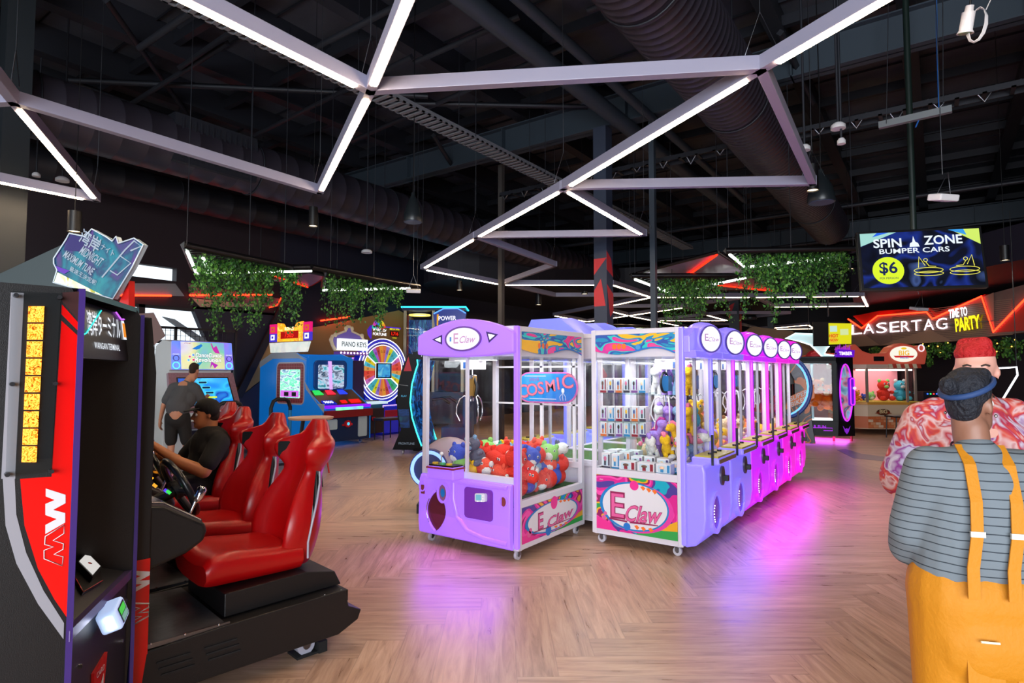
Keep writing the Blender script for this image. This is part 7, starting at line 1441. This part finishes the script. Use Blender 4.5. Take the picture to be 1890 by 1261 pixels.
# driver, sitting in the third red seat; local frame of that cabinet: -x towards the wheel
t = thing('person', 'seated driver in black cap and black t-shirt gripping a steering wheel', 'person', RP[2], RA)
hc = Vector((-.17, .36, 1.215)); ff = Vector((-1, .12, -.05)); rr = ff.cross(Vector((0, 0, 1)))
wr = Vector((-.575, .245, 1.02)); wl = Vector((-.575, .50, 1.00))
body = head_parts(hc, ff, rr)+[('c', [(-.15, .36, 1.10), (-.14, .36, 1.03)], [.055, .07]),
     ('c', [(-.14, .36, .98), (-.17, .36, .72), (-.20, .36, .64)], [.13, .135, .15]), ('c', [(-.13, .20, 1.01), (-.13, .52, 1.01)], [.065, .065]),
     ('c', [(-.13, .16, 1.0), (-.26, .10, .80), (-.42, .15, .885), wr], [.060, .050, .042, .027]), ('c', [(-.13, .56, 1.0), (-.26, .61, .82), (-.44, .57, .90), wl], [.060, .050, .042, .027]),
     ('c', [(-.20, .27, .66), (-.62, .24, .69), (-.84, .24, .40), (-.95, .24, .38)], [.088, .066, .048, .04]), ('c', [(-.20, .46, .66), (-.62, .48, .69), (-.84, .48, .40), (-.95, .48, .38)], [.088, .066, .048, .04])]
body += hand(wr, (-.55, -.05, .35), (0, -1, .3), .95, 1.0, 1)+hand(wl, (-.55, .05, .35), (0, 1, .3), .95, 1.0, -1)
fuse('body', body, SKIN2, .009, t, 3); face_bits(t, hc, ff, rr)
fuse('t_shirt', [('c', [(-.14, .36, 1.03), (-.16, .36, .74), (-.20, .36, .64)], [.11, .165, .175]), ('c', [(-.13, .20, 1.015), (-.13, .52, 1.015)], [.08, .08]), ('c', [(-.13, .36, .98), (-.13, .36, .85)], [.15, .15]), ('c', [(-.13, .16, 1.0), (-.225, .11, .865)], [.078, .072]), ('c', [(-.13, .56, 1.0), (-.225, .61, .87)], [.078, .072]), ('c', [(-.14, .24, .93), (-.14, .48, .93)], [.11, .11])], TEE_B, .010, t, 4)
fuse('trousers', [('c', [(-.19, .36, .64), (-.2, .36, .62)], [.16, .15]), ('c', [(-.20, .27, .66), (-.62, .24, .69), (-.85, .24, .40)], [.10, .080, .062]), ('c', [(-.20, .46, .66), (-.62, .48, .69), (-.85, .48, .40)], [.10, .080, .062])], SHORT, .011, t, 3)
u_ = rr.normalized().cross(ff.normalized()); fn = ff.normalized(); rn = rr.normalized(); HV = lambda a, b, z: hc+fn*a+rn*b+u_*z
fuse('cap', [('e', HV(-.012, 0, .062), (.093, .093, .070)), ('c', [HV(-.03, -.04, .035), HV(-.03, .04, .035)], [.062, .062])], TEE_B, .007, t, 3)
q = MB(); rg = []
for k in range(9): a = R_(-60+15*k); rg.append((a, HV(.075+.085*math.cos(a), .075*math.sin(a), .052-.012*math.cos(a))))
q.prism([(0, 0)], 0, 0, TEE_B) if False else None
top = [p for _, p in rg]; q.add(top+[HV(.06, .078, .06), HV(.06, -.078, .06)]+[p-u_*.006 for p in top]+[HV(.06, .078, .052), HV(.06, -.078, .052)], [list(range(11)), list(range(11, 22))[::-1]]+[(i, (i+1) % 11, 11+(i+1) % 11, 11+i) for i in range(11)], TEE_B); q.build('cap_peak', t)
q = MB(); q.tube([HV(-.10, -.04, .02), HV(-.105, 0, .015), HV(-.10, .04, .02)], .006, WHITE, 6); q.build('cap_strap', t)
hair(t, hc-u_*.012, ff, rr, mat('short_dark_hair', '2a1a14', .8), .93)

# man at the dance game, seen from behind
mp = at_d(330, 850, 8.35); t = thing('person', 'man in grey t-shirt and black shorts bending to the dance game screen', 'person', (mp.x, mp.y, .165), YAW+R_(14)); t.scale = (.80, .82, 1)
# local: x right, y forward (away from the camera), z up from the stage
HC = Vector((.14, .24, 1.40)); ff = Vector((.25, 1, -.25)); rr = Vector((1, -.22, 0))
body = head_parts(HC, ff, rr)+[('c', [(.09, .16, 1.30), (.05, .08, 1.20)], [.055, .07]), ('c', [(.03, .06, 1.14), (-.02, -.02, .92), (-.03, -.04, .80)], [.13, .135, .14]), ('c', [(-.11, .06, 1.17), (.19, .06, 1.17)], [.065, .065]),
     ('c', [(-.15, .06, 1.16), (-.27, .02, .93), (-.34, .10, .72)], [.055, .042, .028]), ('c', [(.23, .06, 1.15), (.32, .16, .95), (.30, .42, 1.02)], [.055, .042, .028]),
     ('c', [(-.12, -.03, .78), (-.13, .02, .42), (-.13, -.02, .07)], [.092, .060, .042]), ('c', [(.06, -.03, .78), (.10, .04, .42), (.12, .0, .07)], [.092, .060, .042]), ('c', [(-.13, -.02, .03), (-.14, .14, .025)], [.035, .03]), ('c', [(.12, .0, .03), (.14, .15, .025)], [.035, .03])]
body += hand((-.34, .10, .72), (-.1, .3, -.9), (-.9, 0, 0), 1.0, .5, 1)+hand((.30, .42, 1.02), (.1, .9, .3), (0, -.3, 1), 1.0, .2, -1)
fuse('body', body, SKIN, .010, t, 3); face_bits(t, HC, ff, rr)
fuse('t_shirt', [('c', [(.05, .08, 1.19), (.03, .06, 1.10), (-.02, -.02, .98), (-.03, -.03, .90)], [.09, .155, .152, .150]), ('c', [(-.11, .06, 1.17), (.19, .06, 1.17)], [.082, .082]), ('c', [(-.15, .06, 1.16), (-.235, .03, 1.00)], [.078, .072]), ('c', [(.23, .06, 1.15), (.30, .12, 1.01)], [.078, .072]), ('c', [(-.08, -.03, .90), (.03, -.03, .90)], [.14, .14]), ('c', [(-.08, .04, 1.02), (.12, .04, 1.02)], [.13, .13])], TEE_G, .011, t, 4)
fuse('shorts', [('c', [(-.08, -.03, .74), (.03, -.03, .74)], [.135, .135]), ('c', [(-.12, -.03, .76), (-.135, .01, .46)], [.115, .098]), ('c', [(.06, -.03, .76), (.10, .03, .46)], [.115, .098])], SHORT, .011, t, 3)
hair(t, HC, ff, rr, mat('short_dark_hair', '2a1a14'), .95)
fuse('shoes', [('c', [(-.13, -.03, .045), (-.14, .17, .03)], [.05, .042]), ('c', [(.12, -.01, .045), (.14, .18, .03)], [.05, .042])], paint('c8c8c8', .6), .010, t, 2)

# woman in the striped top and yellow overalls, nearest the camera
def striped():
    m = bpy.data.materials.new('striped_jersey'); m.use_nodes = True; nt = m.node_tree; b = nt.nodes['Principled BSDF']
    tc = nt.nodes.new('ShaderNodeTexCoord'); s = nt.nodes.new('ShaderNodeSeparateXYZ'); n = nt.nodes.new('ShaderNodeTexNoise'); n.inputs['Scale'].default_value = 5
    a = nt.nodes.new('ShaderNodeMath'); a.operation = 'MULTIPLY_ADD'; a.inputs[1].default_value = .018; nt.links.new(tc.outputs['Object'], s.inputs[0]); nt.links.new(tc.outputs['Object'], n.inputs['Vector']); nt.links.new(n.outputs['Fac'], a.inputs[0]); nt.links.new(s.outputs[2], a.inputs[2])
    d = nt.nodes.new('ShaderNodeMath'); d.operation = 'DIVIDE'; d.inputs[1].default_value = .0265; nt.links.new(a.outputs[0], d.inputs[0]); f = nt.nodes.new('ShaderNodeMath'); f.operation = 'FRACT'; nt.links.new(d.outputs[0], f.inputs[0])
    cr = nt.nodes.new('ShaderNodeValToRGB'); e = cr.color_ramp.elements; e[0].position = 0; e[0].color = lin('2c343c'); e[1].position = .13; e[1].color = lin('6c757c'); cr.color_ramp.interpolation = 'CONSTANT'; nt.links.new(f.outputs[0], cr.inputs[0]); nt.links.new(cr.outputs[0], b.inputs['Base Color']); b.inputs['Roughness'].default_value = .85; return m
STR = striped(); YEL = mat('yellow_drill', 'c07a04', .7, bump=.15, bscale=60)
wp = at_d(1818, 1110, 1.98); t = thing('person', 'woman seen from behind in grey striped top and yellow overalls, dark hair tied up', 'person', (wp.x, wp.y, 0), YAW+R_(-14)); t.scale = (.82, .86, 1)
HC = Vector((.0, .05, 1.44)); ff = Vector((.85, .55, .0)); rr = Vector((.55, -.85, 0))
body = head_parts(HC, ff, rr, .95)+[('c', [(-.01, .02, 1.36), (-.01, .01, 1.26)], [.055, .06]), ('c', [(0, .01, 1.16), (0, .03, .95), (0, .03, .80)], [.10, .11, .12]), ('c', [(-.15, 0, 1.23), (.15, 0, 1.23)], [.05, .05]),
      ('c', [(-.19, .0, 1.22), (-.215, .12, .98), (-.13, .30, .90)], [.06, .046, .030]), ('c', [(.19, .0, 1.22), (.27, .06, .96), (.24, .30, .88)], [.06, .048, .030]),
      ('c', [(-.10, .02, .80), (-.10, .05, .45), (-.10, .0, .08)], [.12, .07, .045]), ('c', [(.10, .02, .80), (.10, .05, .45), (.10, .0, .08)], [.12, .07, .045]), ('c', [(-.10, .0, .04), (-.10, .15, .03)], [.04, .033]), ('c', [(.10, .0, .04), (.11, .15, .03)], [.04, .033])]
body += hand((-.13, .30, .90), (.6, .6, 0), (0, 0, 1), .95, .5, -1)+hand((.24, .30, .88), (-.3, .9, 0), (0, 0, 1), .95, .5, 1)
fuse('body', body, SKIN3, .009, t, 3); face_bits(t, HC, ff, rr, .95)
fuse('striped_top', [('c', [(-.01, .0, 1.25), (-.0, 0, 1.16), (0, .01, 1.05)], [.095, .15, .16]), ('c', [(-.11, .0, 1.19), (.11, .0, 1.19)], [.115, .115]), ('c', [(-.14, .0, 1.215), (.14, .0, 1.215)], [.088, .088]), ('c', [(-.09, .0, 1.10), (-.09, .02, .80)], [.135, .155]), ('c', [(.09, .0, 1.10), (.09, .02, .80)], [.135, .155]), ('c', [(-.18, .0, 1.215), (-.225, .06, 1.02), (-.225, .12, .95)], [.092, .084, .070]), ('c', [(.17, .0, 1.20), (.26, .04, 1.0)], [.085, .082]), ('e', (0, 0, 1.0), (.20, .15, .22))], STR, .011, t, 5)
fuse('overalls', [('c', [(-.09, .02, .82), (.09, .02, .82)], [.175, .175]), ('c', [(-.09, .02, .80), (-.115, .04, .50), (-.11, .0, .16)], [.172, .13, .10]), ('c', [(.09, .02, .80), (.115, .04, .50), (.11, .0, .16)], [.172, .13, .10]), ('c', [(-.06, .02, .70), (.06, .02, .70)], [.185, .185])], YEL, .012, t, 4)
for s_, x0, x1 in ((-1, -.075, -.11), (1, .055, .02)):
    q = MB(); pts = [(x0, -.02, 1.315), (x0-.005, -.10, 1.26), (x0-.01, -.148, 1.15), (x0*.9+x1*.1-.012, -.158, 1.05), (x1, -.163, .95), (x1-.005, -.172, .86)]
    vs = [];
    for x, y, z in pts: vs += [(x-.020, y, z), (x+.020, y, z), (x+.020, y-.006, z), (x-.020, y-.006, z)]
    q.loft([vs[4*i:4*i+4] for i in range(len(pts))], YEL, smooth=False); q.build('shoulder_strap', t)
    q = MB(); x = x0*.55+x1*.45; q.box(x-.024, x+.024, -.170, -.160, 1.045, 1.062, paint('d8d4c8', .3, .5)); q.build('strap_slider', t)
for x0 in (-.13, .03):
    q = MB(); q.prism(rrect(x0, x0+.12, .58, .74, .02), .0, .006, YEL, frame((0, -.168, 0), (1, 0, 0), (0, .05, 1))); q.tube([(x0+.03+.0, -.178, .735), (x0+.09, -.178, .735)], .004, paint('f0e8c0', .4), 5); q.build('back_pocket', t)
HB = mat('blue_black_hair', '10131f', .7, bump=1.0, bscale=55)
hair(t, HC, ff, rr, HB, .97, .0, [([(-.10, 0, .06), (-.135, 0, .07)], [.03, .032])])
u_ = rr.normalized().cross(ff.normalized()); fn = ff.normalized(); rn = rr.normalized(); HV = lambda a, b, z: HC+fn*a+rn*b+u_*z
q = MB(); q.tube([HV(.092*math.cos(a)-.022, .087*math.sin(a), .062+.035*math.cos(a)) for a in [R_(15*i) for i in range(24)]], .010, mat('blue_band', '1c3a6a', .7), 8, True); q.build('headband', t)
q = MB(); q.ell(HV(-.008, .097, -.03), .006, CHROME, 8, 6); q.ell(HV(-.008, -.097, -.03), .006, CHROME, 8, 6); q.build('earrings', t)
q = MB(); q.tube([Vector((-.02, .0, 0))+Vector((.072*math.cos(a), .07*math.sin(a), 1.30+.02*math.sin(a))) for a in [R_(20*i) for i in range(18)]], .004, paint('3a2030', .5), 6, True); q.build('necklace', t)
fuse('shoes', [('c', [(-.10, -.02, .045), (-.10, .17, .035)], [.05, .042]), ('c', [(.10, -.02, .045), (.11, .17, .035)], [.05, .042])], paint('e0dcd8', .6), .010, t, 2)

# big man with red hair and tie-dye top behind her
TD = printed('tie_dye', ['b8b0c0', 'a01828', 'c8a8a8', 'c04838', 'a01840', 'b8b0c0', '802880', 'b0a8c0'], 7.5, 0, .85, 1.2, (1, 1, 1), True, 2)
wp = at_d(1806, 1000, 2.85); t = thing('person', 'large man with red hair and tie-dye shirt, behind the woman in overalls', 'person', (wp.x, wp.y, 0), YAW+R_(160)); t.scale = (.88, .88, 1)
HC = Vector((-.0, .06, 1.555)); ff = Vector((.30, 1, -.10)); rr = Vector((1, -.3, 0))
body = head_parts(HC, ff, rr, 1.12)+[('c', [(0, .01, 1.47), (0, .0, 1.38)], [.075, .09]), ('c', [(0, 0, 1.28), (0, .03, 1.0), (0, .02, .86)], [.17, .19, .19]), ('c', [(-.18, 0, 1.34), (.18, 0, 1.34)], [.075, .075]),
      ('c', [(-.24, .0, 1.32), (-.33, .02, 1.04), (-.31, .12, .80)], [.075, .058, .036]), ('c', [(.24, .0, 1.32), (.36, .02, 1.04), (.34, .10, .78)], [.075, .058, .036]),
      ('c', [(-.12, .0, .84), (-.13, .02, .46), (-.13, .0, .08)], [.13, .085, .055]), ('c', [(.12, .0, .84), (.13, .02, .46), (.13, .0, .08)], [.13, .085, .055]), ('c', [(-.13, .0, .04), (-.14, .18, .035)], [.045, .04]), ('c', [(.13, .0, .04), (.14, .18, .035)], [.045, .04])]
body += hand((-.31, .12, .80), (0, .3, -.9), (-1, 0, 0), 1.1, .5, 1)+hand((.34, .10, .78), (0, .3, -.9), (1, 0, 0), 1.1, .5, -1)
fuse('body', body, SKIN4, .010, t, 3); face_bits(t, HC, ff, rr, 1.12)
fuse('tie_dye_shirt', [('c', [(0, 0, 1.40), (0, 0, 1.30)], [.10, .17]), ('c', [(-.17, .0, 1.335), (.17, .0, 1.335)], [.098, .098]), ('c', [(-.10, .02, 1.20), (-.11, .03, .82)], [.17, .19]), ('c', [(.10, .02, 1.20), (.11, .03, .82)], [.17, .19]), ('e', (0, .05, 1.05), (.25, .22, .25)), ('c', [(-.24, .0, 1.31), (-.335, .02, 1.06)], [.098, .094]), ('c', [(.24, .0, 1.31), (.365, .02, 1.04)], [.098, .094])], TD, .012, t, 5)
fuse('shorts', [('c', [(-.10, .02, .80), (.10, .02, .80)], [.18, .18]), ('c', [(-.12, .0, .78), (-.13, .02, .46)], [.15, .12]), ('c', [(.12, .0, .78), (.13, .02, .46)], [.15, .12])], mat('pink_tie_shorts', 'b05070', .8), .012, t, 3)
RH = mat('bright_red_hair', 'b00c14', .7, bump=1.0, bscale=50)
fuse('hair', [('e', HC+Vector((0, -.01, .085)), (.092, .092, .055)), ('c', [HC+Vector((-.03, .03, .125)), HC+Vector((.04, -.03, .125))], [.038, .035])], RH, .007, t, 4)
fuse('shoes', [('c', [(-.13, -.03, .05), (-.14, .20, .04)], [.055, .048]), ('c', [(.13, -.03, .05), (.14, .20, .04)], [.055, .048])], DARK, .011, t, 2)
# slate board behind the terminal
q = MB(); p0 = at_d(-60, 530, 4.6); T = frame((p0.x, p0.y, 0), (math.cos(YAW), math.sin(YAW), 0), (0, 0, 1)); f = lambda px, py: ((T.inverted() @ onplane(px, py, Vector((p0.x, p0.y, 0)), Vector((T[0][2], T[1][2], 0)))).x, (onplane(px, py, Vector((p0.x, p0.y, 0)), Vector((T[0][2], T[1][2], 0)))).z)
pts = [f(-60, 536), f(0, 505), f(112, 453), f(140, 470), f(150, 560)]; q.prism(pts+[(pts[-1][0], 0), (pts[0][0], 0)], -.06, 0, paint('3a4446', .5), T); tag(q.build('slate_partition'), 'slate grey slanted board rising behind the racing terminal', 'partition')
